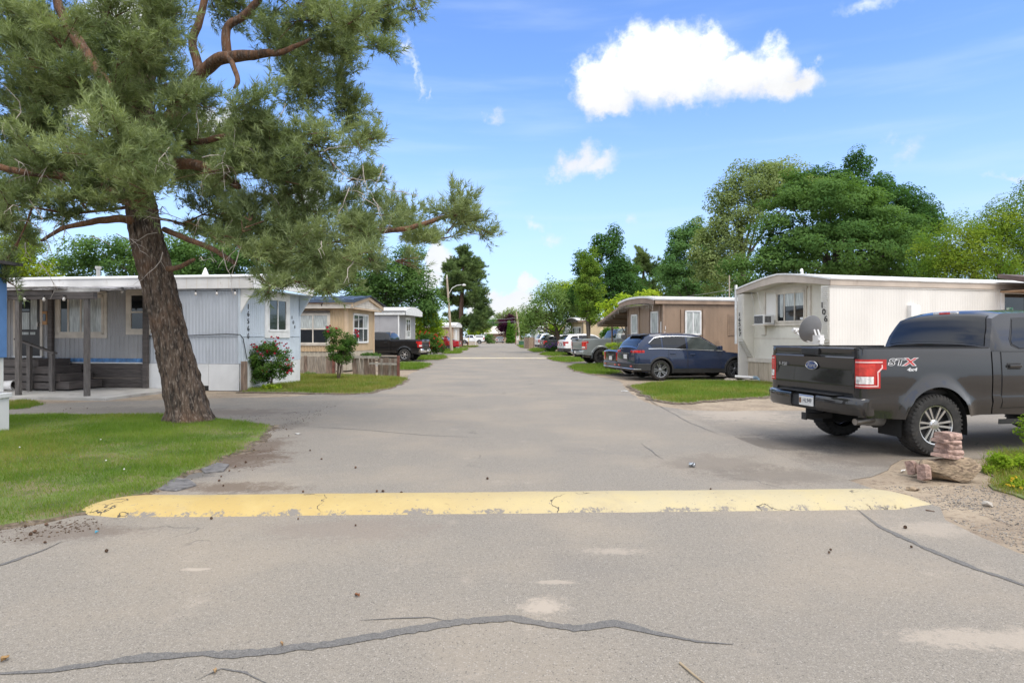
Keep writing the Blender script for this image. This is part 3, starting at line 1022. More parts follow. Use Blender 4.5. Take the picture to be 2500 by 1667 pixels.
h.ribs('siding_panel', m_greysid, 'front', 7.35, 13.0, 0.92, 2.96, 0.105)
h.ribs('siding_panel', m_bluestripe, 'front', 2.9, 6.4, 0.80, 0.92, 0.15, 0.02, off=0.004)
B('belt_rail', m_blue, (0.0, 2.86, -0.02, 0.03, 1.565, 1.58))
B('belt_rail', m_greysid, (2.86, 6.45, -0.02, 0.03, 1.565, 1.58))
B('sill_rail', m_white, (2.9, 6.4, -0.03, 0.02, 0.765, 0.80))
h.ribs('siding_panel', m_blue_lit, 'end', 0.0, 3.66, 1.58, 2.96, 0.105)
h.ribs('siding_panel', m_blue_lit, 'end', 0.0, 3.66, 0.78, 1.565, 0.105, off=0.004)
B('belt_rail', m_blue_lit, (-0.02, 0.03, 0.0, 3.66, 1.565, 1.58))
B('corner_trim', m_blue_lit, (-0.025, 0.03, -0.025, 0.03, 0.78, 2.96))
B('corner_trim', m_blue_lit, (-0.025, 0.03, 3.63, 3.685, 0.78, 2.96))
back_walls(h, m_blue, 0.1, 2.96)
for k, (a, b_) in enumerate(((0.0, 0.95), (0.95, 2.12), (2.12, 2.86))):
    B('skirt_panel', m_skirtw, (a + 0.004, b_ - 0.004, -0.03 - 0.004 * (k % 2), 0.0, 0.14 if k == 1 else 0.0, 0.77))
B('skirt_vent', m_black, (0.95, 2.12, 0.0, 0.02, 0.0, 0.14))
for k in range(3):
    B('skirt_panel', m_skirtw, (-0.03 - 0.004 * (k % 2), 0.0, 0.02 + k * 1.22, 0.012 + (k + 1) * 1.21, 0.0, 0.77))
for k in range(5):
    B('skirt_board', m_dkwood, (2.95, 6.4, -0.035 - 0.003 * (k % 2), 0.0, 0.06 + k * 0.138, 0.06 + (k + 1) * 0.138 - 0.006))
B('skirt_board', m_dkwood, (6.4, 13.0, -0.035, 0.0, 0.05, 0.76))
B('fascia', m_dirtywhite, (-0.46, 2.6, -0.12, -0.06, 2.95, 3.27), (2.6, 13.0, -0.12, -0.06, 3.02, 3.27))
B('fascia_cap', m_dirtywhite, (-0.48, 13.0, -0.15, -0.02, 3.27, 3.30))
for k in range(9):
    B('fascia_seam', m_cream_trim, (k * 0.33 - 0.4, k * 0.33 - 0.39, -0.124, -0.12, 2.96, 3.26))
h.end_fascia(m_white, 2.95, 3.27, 3.50, -0.48, -0.42, 0.09, zb_mid=3.02)
h.bow_roof(m_white, 3.28, 3.52, over_end=0.48)
B('soffit', m_blue_lit, (-0.42, 0.0, -0.05, 3.7, 2.94, 2.965))
for yy in (0.0, 3.61):
    MB().prism([(0.03, 2.95), (0.46, 2.95), (0.02, 2.25)], yy, yy + 0.05, axis=1).build('eave_bracket', m_white if yy == 0 else m_blue_lit, h.root)
h.window('front', 4.33, 5.86, 1.62, 2.80, ((0, .5, 0, 1), (.5, .8, 0, 1), (.8, 1, 0, 1)), 0.1, m_cream_trim, 0.10, curtain=(0, 1), glass=m_glass)  # pale panes carry the glass reflection in their colour
h.window('front', 2.92, 3.5, 1.72, 2.85, ((0, 1, .5, 1), (0, 1, 0, .5)), 0.08, m_cream_trim, 0.10, glass=m_glass_dk)
h.window('end', 1.55, 2.72, 1.72, 2.78, ((0, .5, 0, 1), (.5, 1, 0, 1)), 0.07, m_white, 0.20, curtain=(), glass=m_glass)
# door with dark bars over glass
d = B('door', m_black, (6.46, 7.3, -0.03, 0.02, 0.98, 2.90))
B('door_pane', m_curtain_refl, (6.56, 6.78, -0.04, -0.03, 1.78, 2.8), parent=d)
B('door_pane', m_curtain_refl, (6.82, 7.2, -0.04, -0.03, 1.78, 2.3), parent=d)
B('door_pane', m_glass, (6.82, 7.2, -0.04, -0.03, 2.34, 2.8), parent=d)
B('door_pane', m_curtain_refl, (6.62, 6.8, -0.04, -0.03, 1.62, 1.7), (6.85, 7.14, -0.04, -0.03, 1.62, 1.7), parent=d)
B('door_handle', m_alu, (6.5, 6.53, -0.09, -0.03, 1.86, 2.0), parent=d)
B('door_frame', m_cream_trim, (6.38, 6.46, -0.045, 0.0, 0.95, 2.96), (7.3, 7.38, -0.045, 0.0, 0.95, 2.96))
B('door_sill', m_white, (6.38, 7.38, -0.07, 0.0, 0.93, 0.975))
lt = B('porch_lamp', M('amber_lamp', (0.38, 0.19, 0.06), 0.4), (6.16, 6.34, -0.1, 0.0, 1.92, 2.33), bevel=0.02)
B('lamp_glass', m_glass_dk, (6.2, 6.3, -0.115, -0.1, 2.03, 2.24), parent=lt)
for i, c in enumerate('16566'):
    h.text(c, 'end', 0.43, 2.44 - i * 0.215, 0.215, sx=1.3)
for i, c in enumerate('101'):
    h.text(c, 'end', 3.1 + i * 0.1, 2.2 - i * 0.16, 0.15, sx=1.3)
MB().lathe([(0.0, 0.78), (0.03, 0.74), (0.09, 0.58), (0.17, 0.36), (0.20, 0.2), (0.16, 0.06), (0.16, -0.06)], 18, c=(-2.35, 1.9, 3.02)).build('roof_vent', m_white, h.root, smooth_deg=50)
MB().tube([(-5.85, 1.5, 3.4), (-5.85, 1.5, 3.80)], 0.06, 10).tube([(-5.85, 1.5, 3.76), (-5.85, 1.5, 3.84)], 0.09, 10).build('roof_vent', m_alu, h.root)
MB().tube([(-2.9, -0.03, 1.575), (-1.4, -0.04, 1.60), (-0.35, -0.035, 1.64), (0.03, -0.02, 1.62), (0.04, 0.12, 1.5), (0.05, 0.3, 0.9)], 0.012, 5).build('cable', m_black, h.root)
blue_home = h

# porch of the blue home: roof on posts, concrete slab, steps
m_shingle = M('weathered_grey_roofing', (0.19, 0.18, 0.18), 0.85, var=0.35, vs=6, col2=(0.42, 0.41, 0.41), c2lo=0.5, c2hi=0.62, c2s=4, bump=0.5, bs=20, stretch=(0.5, 2, 4))
pr = empty('porch_roof', (-7.86, 18.2, 0), R(-8), 'weathered grey porch roof on square posts in front of the blue mobile home', 'porch')
hp = Home.__new__(Home)
hp.s, hp.root, hp.W, hp.Ln = -1, pr, 3.66, 13
rows = []
for t in np.linspace(2.2, 9.6, 24):
    k = max(0.0, min(1.0, (3.3 - t) / 1.1))
    row = []
    for y, z in ((0.0, 3.06), (-0.9, 2.96), (-1.8, 2.87), (-2.72 + 1.0 * k, 2.80 + 0.05 * k)):
        row.append((-t, y + 0.02 * mnoise.noise(Vector((t * 4, y, 1))), z + 0.025 * mnoise.noise(Vector((t * 3, y * 2, 5)))))
    rows.append(row)
mb = MB().grid(rows).grid([[(p[0], p[1], p[2] - 0.05) for p in r] for r in rows])
mb.grid([[r[-1] for r in rows], [(r[-1][0], r[-1][1], r[-1][2] - 0.05) for r in rows]])
mb.grid([rows[0], [(p[0], p[1], p[2] - 0.05) for p in rows[0]]])
mb.build('roof_sheet', m_shingle, pr)
for k in range(14):                                              # curled edge of the roofing, lap by lap
    t0 = 3.3 + k * 0.45
    MB().prism([(-2.74, 2.83), (-2.70, 2.78 - 0.012 * (k % 3)), (-2.1, 2.84), (-2.1, 2.87)], -t0, -(t0 + 0.44), axis=0).build('roofing_lap', m_shingle, pr)
hp.part('edge_board', M('old_white_board', (0.42, 0.41, 0.40), 0.7, var=0.2, vs=5), (2.3, 3.55, -2.58, -2.5, 2.70, 2.80))
hp.part('edge_board', m_dkwood, (3.55, 9.6, -2.62, -2.56, 2.63, 2.76))
hp.part('beam', m_dkwood, (2.4, 9.6, -2.6, -2.46, 2.52, 2.69))
for t in (2.63, 4.61, 6.9, 9.2):
    hp.part('post', m_graywood, (t - 0.062, t + 0.062, -2.58, -2.49, 0.04, 2.52), bevel=0.006)
hp.part('post', m_dkwood, (2.84, 2.98, -0.13, -0.04, 0.05, 2.95))
hp.part('post', m_dkwood, (5.98, 6.12, -0.13, -0.045, 0.80, 2.96))
m_conc = M('concrete', (0.40, 0.385, 0.36), 0.85, var=0.1, vs=2, col2=(0.28, 0.26, 0.235), c2s=1.5, bump=0.2, bs=60)
o = hp.part('patio', m_conc, (1.75, 9.8, -2.95, -0.04, -0.1, 0.05))
o.parent = None
o.matrix_world = Matrix.Translation((-7.86, 18.2, 0)) @ Matrix.Rotation(R(-8), 4, 'Z')
o['kind'] = 'structure'
st = empty('porch_steps', (-7.86, 18.2, 0), R(-8), 'dark brown wooden porch steps with a handrail below the blue home door', 'steps')
hp.root = st
for k, (t0, y0, z) in enumerate(((4.30, -1.30, 0.31), (4.62, -1.27, 0.52), (4.97, -1.24, 0.73), (5.35, -1.21, 0.92))):
    hp.part('front_board', m_dkwood, (t0, 8.3, y0 - 0.03, y0, z - 0.205, z - 0.035))
    hp.part('end_board', m_dkwood, (t0 - 0.03, t0, y0 - 0.03, -0.16, z - 0.205, z - 0.035))
    t1 = (4.62, 4.97, 5.35, 8.3)[k]
    for j in range(2 if k < 3 else 12):
        w_ = (t1 - t0 + 0.03) / 2 if k < 3 else (t1 - t0 + 0.03) / 12
        hp.part('tread', m_dkwood, (t0 - 0.04 + w_ * j, t0 - 0.04 + w_ * j + w_ - 0.008, y0 - 0.04, -0.16, z - 0.034, z))
for t, y, z1 in ((4.72, -1.42, 1.10), (5.42, -1.42, 1.40)):
    hp.part('rail_post', m_graywood, (t - 0.055, t + 0.055, y - 0.045, y + 0.045, 0.05, z1))
MB().bar((-4.58, -1.45, 1.10), (-5.85, -1.42, 1.50), 0.13, 0.045).build('handrail', m_graywood, st)

# string lights along the porch and the blue fascia
sl = empty('string_lights', (-7.86, 18.2, 0), R(-8), 'string of clear bulbs hung along the porch edge and blue home fascia', 'string lights')
bulb_t = [(4.3, -2.66), (3.74, -2.66), (3.19, -2.64), (2.78, -2.3), (2.55, -1.45), (2.45, -0.7), (1.28, -0.14), (0.62, -0.14), (0.05, -0.15), (4.85, -2.66), (5.4, -2.66)]
m_bulb = M('clear_bulb', (0.55, 0.53, 0.50), 0.05, var=0.05, spec=0.9)
order = sorted(bulb_t)
pts = []
for (t, y), (t2, y2) in zip(order[:-1], order[1:]):
    zt = 2.62 if y < -2 else 2.9
    zt2 = 2.62 if y2 < -2 else 2.9
    for k in range(4):
        f = k / 4
        pts.append((-(t + (t2 - t) * f), y + (y2 - y) * f, zt + (zt2 - zt) * f - 0.12 * f * (1 - f)))
pts.append((-order[-1][0], order[-1][1], 2.62))
MB().tube(pts, 0.007, 5).build('wire', m_black, sl)
bm0 = MB().lathe([(0, -0.16), (0.025, -0.15), (0.036, -0.12), (0.03, -0.08), (0.014, -0.055)], 12)
sock = MB().lathe([(0.018, -0.055), (0.022, -0.03), (0.018, 0.0), (0, 0.005)], 10)
b0 = s0 = None
for t, y in bulb_t:
    z = 2.62 if y < -2 else 2.9
    if b0 is None:
        s0 = sock.build('socket', m_black, sl, smooth_deg=40)
        b0 = bm0.build('bulb', m_bulb, s0, smooth_deg=60)
        s = s0
    else:
        s = dup(s0, sl)
    s.location = (-t, y, z)

# ------------------------------------------------------------------ corner of the neighbouring home at the left edge
nb = empty('porch_column', (-8.465, 10.2, 0), 0, 'bright blue board column with black digits over a white base at the lawn edge', 'column')
m_bb = M('bright_blue_board', (0.10, 0.22, 0.47), 0.5, var=0.1, vs=2)
MB().box(-0.9, 0.125, 0.0, 0.22, 1.22, 2.75).build('board', m_bb, nb, bevel=0.01)
MB().box(-0.9, 0.085, 0.02, 0.2, 0.66, 1.22).build('lower_panel', m_white, nb, bevel=0.01)
MB().box(-0.9, 0.13, -0.04, 0.26, 0.0, 0.56).build('base', m_skirtw, nb, bevel=0.012)
MB().box(-0.9, 0.16, -0.07, 0.29, 0.56, 0.64).build('base_cap', m_skirtw, nb, bevel=0.012)
for c, z in (('1', 2.42), ('0', 2.06), ('3', 1.80)):
    text_part(c, 0.27, m_digit, 'house_digit', nb, face_mtx((0.0 if c != '1' else -0.02, -0.008, z), (1, 0, 0), (0, 0, 1)), 0.006, sx=1.1)
MB().prism([(-2.2, 2.95), (0.33, 2.78), (0.33, 2.73), (-2.2, 2.90)], -0.35, 0.3, axis=1).build('eave', M('dark_eave', (0.06, 0.058, 0.06), 0.7, var=0.2), nb)

# ------------------------------------------------------------------ tan home with a blue roof, second on the left
m_tan = M('tan_siding', (0.48, 0.355, 0.22), 0.55, var=0.06, vs=1.5, col2=(0.36, 0.24, 0.14), c2lo=0.62, c2hi=0.8)
m_tanl = M('light_tan_trim', (0.56, 0.42, 0.28), 0.55, var=0.06)
m_bluroof = M('blue_metal_roof', (0.06, 0.085, 0.13), 0.4, var=0.15, vs=2, metal=0.3, col2=(0.16, 0.22, 0.30), c2s=1.5)
h = Home('tan_mobile_home', (-7.3, 27.9), -6, -1, 'tan ribbed mobile home with a blue metal roof behind the low plank fence', 3.7, 13)
B = h.part
h.ribs('siding_panel', m_tan, 'front', 0, 2.4, 0.9, 2.82, 0.13, 0.02)
h.ribs('siding_panel', m_tan, 'front', 2.4, 13, 0.9, 2.82, 0.13, 0.02, off=0.01)
h.ribs('siding_panel', m_tan, 'end', 0, 3.7, 0.9, 2.82, 0.20, 0.006)
B('corner_trim', m_tanl, (-0.03, 0.1, -0.035, 0.0, 0.5, 2.82))
B('corner_trim', m_tanl, (-0.03, 0.0, 0.0, 0.1, 0.5, 2.82))
B('corner_trim', m_tanl, (-0.03, 0.0, 3.6, 3.72, 0.5, 2.82))
back_walls(h, m_tan, 0.1, 2.82)
m_tskirt = M('grey_tan_skirting', (0.40, 0.36, 0.29), 0.6, var=0.12, vs=2)
h.ribs('skirt_panel', m_tskirt, 'front', 0.0, 13, 0.05, 0.9, 0.2, 0.015, off=0.03)
h.ribs('skirt_panel', m_tskirt, 'end', 0.0, 3.7, 0.05, 0.9, 0.2, 0.015, off=0.02)
B('fascia', m_cream_trim, (-0.4, 13, -0.30, -0.24, 2.80, 3.0))
B('fascia', m_tanl, (-0.4, 13, -0.36, -0.30, 3.0, 3.17))
B('awning_rod', M('rust_rod', (0.14, 0.07, 0.045), 0.6), (0.95, 5.6, -0.40, -0.36, 3.02, 3.05))
B('awning_roll', m_dkwood, (0.75, 5.2, -0.14, -0.06, 2.62, 2.70))
B('soffit', m_tanl, (-0.4, 13, -0.24, 0.0, 2.80, 2.825))
# shallow gable with horizontal lap boards
for k in range(4):
    z0 = 2.86 + k * 0.11
    q = (3.36 - z0) / 0.5
    q2 = (3.36 - z0 - 0.105) / 0.5
    MB().prism([(1.85 - 2.1 * q, z0), (1.85 + 2.1 * q, z0), (1.85 + 2.1 * max(0.05, q2), z0 + 0.105), (1.85 - 2.1 * max(0.05, q2), z0 + 0.105)], 0.30 + 0.004, 0.325, axis=0).build('gable_board', m_cream_trim, h.root)
MB().prism([(-0.35, 2.86), (-0.35, 3.02), (1.85, 3.41), (4.05, 3.02), (4.05, 2.86), (1.85, 3.28)], 0.33, 0.40, axis=0).build('rake_board', m_tanl, h.root)
B('rake_board', m_tanl, (-0.32, -0.28, -0.3, 4.0, 2.78, 2.86))
for k, (ya, za, yb, zb) in enumerate(((-0.42, 3.19, 1.85, 3.46), (1.85, 3.46, 4.2, 3.08))):
    MB().add([(0.5, ya, za), (-13, ya, za), (-13, yb, zb), (0.5, yb, zb), (0.5, ya, za - 0.14 * (1 - k)), (-13, ya, za - 0.14 * (1 - k)), (-13, yb, zb - 0.03), (0.5, yb, zb - 0.03)],
             [(0, 1, 2, 3), (4, 7, 6, 5), (0, 4, 5, 1), (2, 6, 7, 3), (0, 3, 7, 4), (1, 5, 6, 2)]).build('roof_slope', m_bluroof, h.root)
for k in range(14):
    MB().bar((0.48 - k * 0.45, -0.40, 3.21), (0.48 - k * 0.45, 1.83, 3.475), 0.04, 0.03).build('roof_seam', m_bluroof, h.root)
h.window('front', 0.82, 2.28, 1.22, 2.57, ((0, .5, 0, .5), (0, .5, .5, 1), (.5, 1, 0, .5), (.5, 1, .5, 1)), 0.08, m_cream_trim, 0.06, glass=m_glass_dk, curtain=(1, 3), off=-0.016)
h.window('end', 0.72, 2.75, 1.25, 2.62, ((0, .33, 0, .5), (.33, .67, 0, .5), (.67, 1, 0, .5), (0, .33, .5, 1), (.33, .67, .5, 1), (.67, 1, .5, 1)), 0.1, m_white, 0.0, glass=m_glass, curtain=(5,))
MB().tube([(-0.98, -0.42, 2.9), (-0.98, -0.46, 2.96), (-0.92, -0.46, 3.0)], 0.025, 6).build('lamp_bracket', m_black, h.root)
tan_home = h

# ------------------------------------------------------------------ grey home with a domed white roof, third on the left
m_grey = M('grey_panel_siding', (0.34, 0.335, 0.345), 0.6, var=0.05, vs=1.5)
h = Home('grey_mobile_home', (-7.95, 44.2), -7, -1, 'grey mobile home with a domed white roof behind the black pickup', 3.8, 13)
B = h.part
for k in range(10):
    B('siding_panel', m_grey, (k * 1.22 + 0.005, k * 1.22 + 1.215, -0.02 - 0.004 * (k % 2), 0.02, 0.3, 2.80))
for k in range(3):
    B('siding_panel', m_grey, (-0.02 - 0.004 * (k % 2), 0.02, 0.025 + k * 1.26, 1.275 + k * 1.26, 0.3, 2.80))
back_walls(h, m_grey, 0.1, 2.8)
B('fascia', m_white, (-0.45, 13, -0.16, -0.1, 2.79, 3.0))
B('gutter', M('grey_gutter', (0.30, 0.30, 0.31), 0.5), (-0.45, 13, -0.22, -0.16, 3.0, 3.09))
h.end_fascia(m_white, 2.79, 3.05, 3.32, -0.5, -0.44, 0.12, 1.8)
h.bow_roof(m_white, 3.08, 3.36, 0.05, 0.18, 0.5, 1.8)
B('soffit', m_grey, (-0.44, 0, -0.1, 3.9, 2.79, 2.81))
h.window('front', 1.9, 3.7, 1.3, 2.72, ((0, .5, 0, 1), (.5, 1, 0, 1)), 0.12, m_white, 0.1, curtain=(1,), off=-0.02)
h.window('end', 1.5, 2.55, 1.3, 2.62, ((0, .5, .35, 1), (.5, 1, .35, 1), (.3, 1, 0, .35)), 0.12, m_white, 0.06, curtain=(2,), off=-0.02)
B('downspout', m_white, (-0.06, 0.02, -0.09, -0.025, 0.1, 2.8))
for i, c in enumerate('1568'):
    h.text(c, 'end', 0.34, 1.98 - i * 0.19, 0.2, sx=1.2)

h.root.scale = (1.1, 1.1, 1.1)

# ------------------------------------------------------------------ far homes on the left
h = Home('far_brick_home', (-7.6, 82.0), -7, -1, 'small tan home with a white roof beyond the second pine tree', 3.6, 12)
B = h.part
m_tanb = M('tan_brick_siding', (0.40, 0.285, 0.20), 0.7, var=0.15, vs=3)
for k in range(10):
    B('siding_course', m_tanb, (0, 12, -0.02 - 0.006 * (k % 2), 0.03, 0.05 + k * 0.27, 0.05 + k * 0.27 + 0.26))
B('end_wall', m_cream_trim, (-0.02, 0.02, 0.0, 3.6, 0.05, 2.78))
back_walls(h, m_tanb, 0.1, 2.78)
B('door', m_white, (-0.06, -0.02, 0.9, 1.9, 0.3, 2.4))
B('fascia', m_white, (-0.3, 12, -0.3, -0.24, 2.75, 3.0))
h.end_fascia(m_white, 2.75, 3.0, 3.3, -0.32, -0.26, 0.3)
h.bow_roof(m_white, 3.0, 3.4, 0.05, 0.35, 0.34)

# ------------------------------------------------------------------ cream home number 106 on the right
m_cream = M('cream_siding', (0.66, 0.635, 0.595), 0.5, var=0.05, vs=1.0, col2=(0.47, 0.42, 0.36), c2lo=0.64, c2hi=0.85, c2s=1.2, stretch=(1, 1, 0.4))
m_creamend = M('cream_end_siding', (0.655, 0.625, 0.555), 0.5, var=0.05, vs=1.0)
m_beige = M('beige_weathered_fascia', (0.47, 0.40, 0.335), 0.55, var=0.1, vs=1.5, col2=(0.33, 0.27, 0.22), c2lo=0.56, c2hi=0.75, c2s=3, stretch=(1, 1, 0.3))
m_slat = M('beige_skirt_slats', (0.46, 0.39, 0.30), 0.65, var=0.1, vs=3, col2=(0.28, 0.22, 0.17), c2lo=0.62, c2hi=0.8, stretch=(3, 3, 0.6))
h = Home('cream_mobile_home', (9.31, 18.5), 15.5, 1, 'cream metal mobile home numbered 106 and 16567 behind the dark grey pickup', 4.4, 13)
B = h.part
h.ribs('siding_panel', m_cream, 'front', 0.0, 6.6, 0.80, 3.02, 0.10, 0.0045, off=-0.006)
B('trim_strip', m_cream, (0.0, 6.6, -0.03, 0.0, 3.02, 3.07))
h.ribs('siding_panel', m_cream, 'front', 7.7, 13, 0.80, 3.02, 0.10, 0.007)
h.ribs('siding_panel', m_creamend, 'end', 0.0, 4.4, 1.50, 3.3, 0.35, 0.006, off=0.45)
h.ribs('siding_panel', m_creamend, 'end', 0.0, 4.4, 0.80, 1.49, 0.35, 0.006, off=0.447)
B('belt_rail', m_beige, (0.435, 0.45, 0.2, 4.2, 1.49, 1.505))
back_walls(h, m_cream, 0.1, 3.1)
B('fascia', m_beige, (-0.02, 13, -0.06, -0.01, 3.07, 3.25))
B('roof_edge', m_white, (-0.05, 13, -0.10, -0.02, 3.25, 3.30))
h.end_fascia(m_beige, 3.07, 3.25, 3.58, -0.04, 0.02, 0.06, 1.35, zb_mid=3.32)
h.bow_roof(m_white, 3.28, 3.62, 0.05, 0.08, 0.07, 1.35)
# soffit under the end overhang
ys = np.linspace(0.0, 4.4, 9)
f_ = [1 - abs(2 * y / 4.4 - 1) ** 1.35 for y in ys]
MB().grid([[(t, y, 3.08 + 0.24 * q) for y, q in zip(ys, f_)] for t in (0.02, 0.46)]).build('soffit', m_creamend, h.root)
for yy, y2 in ((0.0, 0.34), (4.06, 4.4)):                       # fins at both corners, tapering in at the foot
    poly = [(0.0, 3.08), (0.45, 3.08), (0.45, 0.80), (0.40, 0.80), (0.0, 1.46)]
    f = MB().prism(poly, yy, y2, axis=1).build('corner_fin', m_creamend, h.root)
    for k in range(26):
        z = 3.02 - k * 0.06
        MB().bar((-0.012, yy + 0.04, z), (-0.012, y2 - 0.04, z), 0.03, 0.028).build('louver', m_cream, f)
    for k in range(9):
        q = (k + 0.5) / 9.5
        MB().bar((-0.012 + 0.40 * q, yy + 0.04, 1.44 - 0.64 * q), (-0.012 + 0.40 * q, y2 - 0.04, 1.44 - 0.64 * q), 0.03, 0.028).build('louver', m_cream, f)
B('downspout', m_white, (-0.06, -0.005, 4.41, 4.49, 1.3, 3.42))
B('sill_band', m_cream_trim, (0.36, 0.45, -0.03, 4.44, 0.66, 0.80), (0.45, 13, -0.05, 0.0, 0.66, 0.80))
mb_last = None
for k in range(34):
    B('skirt_slat', m_slat, (0.40 - 0.006 * (k % 2), 0.425, 0.02 + k * 0.129, 0.02 + k * 0.129 + 0.121, 0.0, 0.655))
for k in range(60):
    B('skirt_slat', m_slat, (0.45 + k * 0.129, 0.45 + k * 0.129 + 0.121, -0.02 - 0.006 * (k % 2), 0.0, 0.0, 0.655))
w = h.window('end', 1.5, 2.86, 2.02, 3.04, ((0, .72, 0, 1), (.72, 1, 0, 1)), 0.07, m_cream_trim, 0.05, off=0.45, glass=m_glass_dk)
B('mullion', m_cream_trim, (0.40, 0.435, 1.95, 1.98, 2.06, 3.0), parent=w)
B('blind', m_curtain_refl, (0.428, 0.4325, 1.56, 2.42, 2.56, 2.98), parent=w)
B('curtain', m_curtain_refl, (0.428, 0.4325, 2.54, 2.68, 2.2, 2.98), parent=w)
B('sticker', m_white, (0.426, 0.4325, 1.60, 1.68, 2.1, 2.18), (0.426, 0.4325, 1.69, 1.73, 2.11, 2.18), parent=w)
B('window_panel', m_cream, (0.41, 0.45, 2.87, 3.36, 2.12, 3.0))
B('window_trim', m_cream_trim, (0.40, 0.45, 1.40, 3.48, 3.09, 3.16), (0.40, 0.45, 1.40, 3.48, 1.92, 1.97), (0.40, 0.45, 3.42, 3.49, 1.97, 3.09), (0.40, 0.45, 1.24, 1.30, 1.60, 3.16))
B('conduit', m_cream_trim, (0.41, 0.45, 3.40, 3.45, 1.62, 1.92), (0.41, 0.45, 3.45, 3.62, 1.60, 1.64))
for i, c in enumerate('106'):
    h.text(c, 'end', 0.26 - i * 0.075, 2.49 - i * 0.205, 0.25, off=0.0 - 0.02, sx=1.2)
for i, c in enumerate('16567'):
    h.text(c, 'end', 4.26 - i * 0.01, 2.34 - i * 0.175, 0.20, off=0.0 - 0.02, sx=1.25)
MB().tube([(0.9, 2.2, 3.55), (0.9, 2.2, 3.70), (0.82, 2.12, 3.76), (0.74, 2.04, 3.72)], 0.045, 8).build('roof_vent', m_white, h.root, smooth_deg=50)
B('meter_box', m_white, (2.85, 3.2, -0.16, 0.0, 1.9, 2.52), bevel=0.02)
f = B('door_trim', m_white, (6.6, 6.74, -0.05, 0.0, 0.8, 3.02), (7.62, 7.72, -0.05, 0.0, 0.8, 3.02), (6.74, 7.62, -0.05, 0.0, 2.94, 3.02))
d = B('glass_door', m_glass_dk, (6.74, 7.62, -0.03, 0.0, 0.85, 2.94))
B('door_sign', M('sign_green_white', (0.55, 0.66, 0.58), 0.5, col2=(0.10, 0.34, 0.24), c2s=4, c2lo=0.5, c2hi=0.56), (6.84, 7.12, -0.036, -0.03, 2.22, 2.5), parent=d)
text_part('P', 0.2, M('sign_green', (0.03, 0.25, 0.16), 0.5), 'sign_letter', d, face_mtx((6.98, -0.04, 2.38), (1, 0, 0), (0, 0, 1)), 0.002, 0.3)
B('door_sign', m_white, (7.0, 7.1, -0.036, -0.03, 2.12, 2.2), parent=d)
B('wall_end', m_cream, (7.72, 7.78, -0.02, 0.0, 0.8, 3.02))
ac = empty('window_air_conditioner', (0, 0, 0), 0, 'white window air conditioner with a dark grille on the cream home', 'air conditioner')
ac.matrix_world = h.root.matrix_world
ac.location, ac.rotation_euler = h.root.location, h.root.rotation_euler
MB().box(-0.02, 0.42, 2.95, 3.45, 1.98, 2.30).build('case', m_white, ac, bevel=0.012)
mb = MB()
mb.box(-0.032, -0.02, 2.98, 3.42, 2.01, 2.27)
mb.build('grille', M('dark_grille', (0.09, 0.09, 0.09), 0.6, var=0.6, vs=30), ac)
mb = MB()
for k in range(5):
    mb.box(0.04 + k * 0.05, 0.07 + k * 0.05, 2.938, 2.95, 2.04, 2.25)
mb.build('side_louver', m_black, ac)
MB().box(-0.06, 0.44, 2.92, 3.5, 1.935, 1.975).build('shelf', m_cream_trim, ac)
for y in (3.05, 3.38):
    MB().tube([(-0.02, y, 2.30), (0.0, y + 0.25, 3.12)], 0.006, 5).build('stay_wire', m_alu, ac)
cream = h
# brown porch roof at the right edge
pr2 = empty('brown_porch_roof', (9.31, 18.5, 0), R(15.5), 'dark brown eave of a porch roof over the cream home door', 'porch')
MB().prism([(-1.75, 3.02), (-1.75, 3.22), (-0.12, 3.55), (-0.12, 3.42)], 6.35, 11.0, axis=0).build('roof_slab', M('brown_fascia', (0.10, 0.065, 0.055), 0.6, var=0.15), pr2)
MB().box(6.45, 10.9, -1.7, -0.12, 2.96, 3.01).build('soffit_board', M('wood_soffit', (0.30, 0.18, 0.10), 0.6, var=0.15), pr2)
for t in (8.0, 10.8):
    MB().box(t - 0.06, t + 0.06, -1.68, -1.56, 0, 2.96).build('post', m_dkwood, pr2)

# ------------------------------------------------------------------ brown home with a carport awning, second on the right
m_brown = M('brown_siding', (0.255, 0.178, 0.122), 0.6, var=0.1, vs=1.2, col2=(0.19, 0.13, 0.09), c2s=1.3, stretch=(1, 1, 0.4))
m_browntrim = M('light_brown_trim', (0.27, 0.19, 0.135), 0.6, var=0.15, vs=2)
h = Home('brown_mobile_home', (6.45, 26.9), 12.5, 1, 'brown mobile home with a white roof edge behind the dark blue car', 3.76, 12)
B = h.part
h.ribs('siding_panel', m_brown, 'front', 0.0, 0.92, 0.5, 2.95, 0.2, 0.006)
h.ribs('siding_panel', m_brown, 'front', 0.92, 1.86, 0.5, 2.95, 0.2, 0.006, off=0.004)
h.ribs('siding_panel', m_brown, 'front', 1.86, 12, 0.5, 2.95, 0.2, 0.006)
h.ribs('siding_panel', m_brown, 'end', 0.0, 3.76, 0.1, 2.95, 0.4, 0.006)
B('corner_trim', m_browntrim, (-0.03, 0.05, -0.03, 0.0, 0.3, 2.95))
B('corner_trim', m_browntrim, (-0.03, 0.0, 0.0, 0.06, 0.3, 2.95))
B('corner_trim', m_browntrim, (-0.03, 0.0, 3.7, 3.78, 0.3, 2.95))
B('wall_batten', m_browntrim, (0.80, 0.92, -0.05, 0.0, 1.4, 2.72), (1.84, 1.96, -0.05, 0.0, 1.4, 2.72))
B('wall_batten', m_browntrim, (-0.05, 0.0, 1.28, 1.42, 0.3, 2.9), (-0.05, 0.0, 2.40, 2.52, 0.3, 2.9), (-0.05, 0.0, 0.22, 0.34, 0.3, 2.9))
back_walls(h, m_brown, 0.1, 2.95)
B('skirt_panel', m_brown, (0.0, 12, 0.0, 0.03, 0.0, 0.5))
B('fascia', m_browntrim, (-0.42, 12, -0.10, -0.04, 2.95, 3.14))
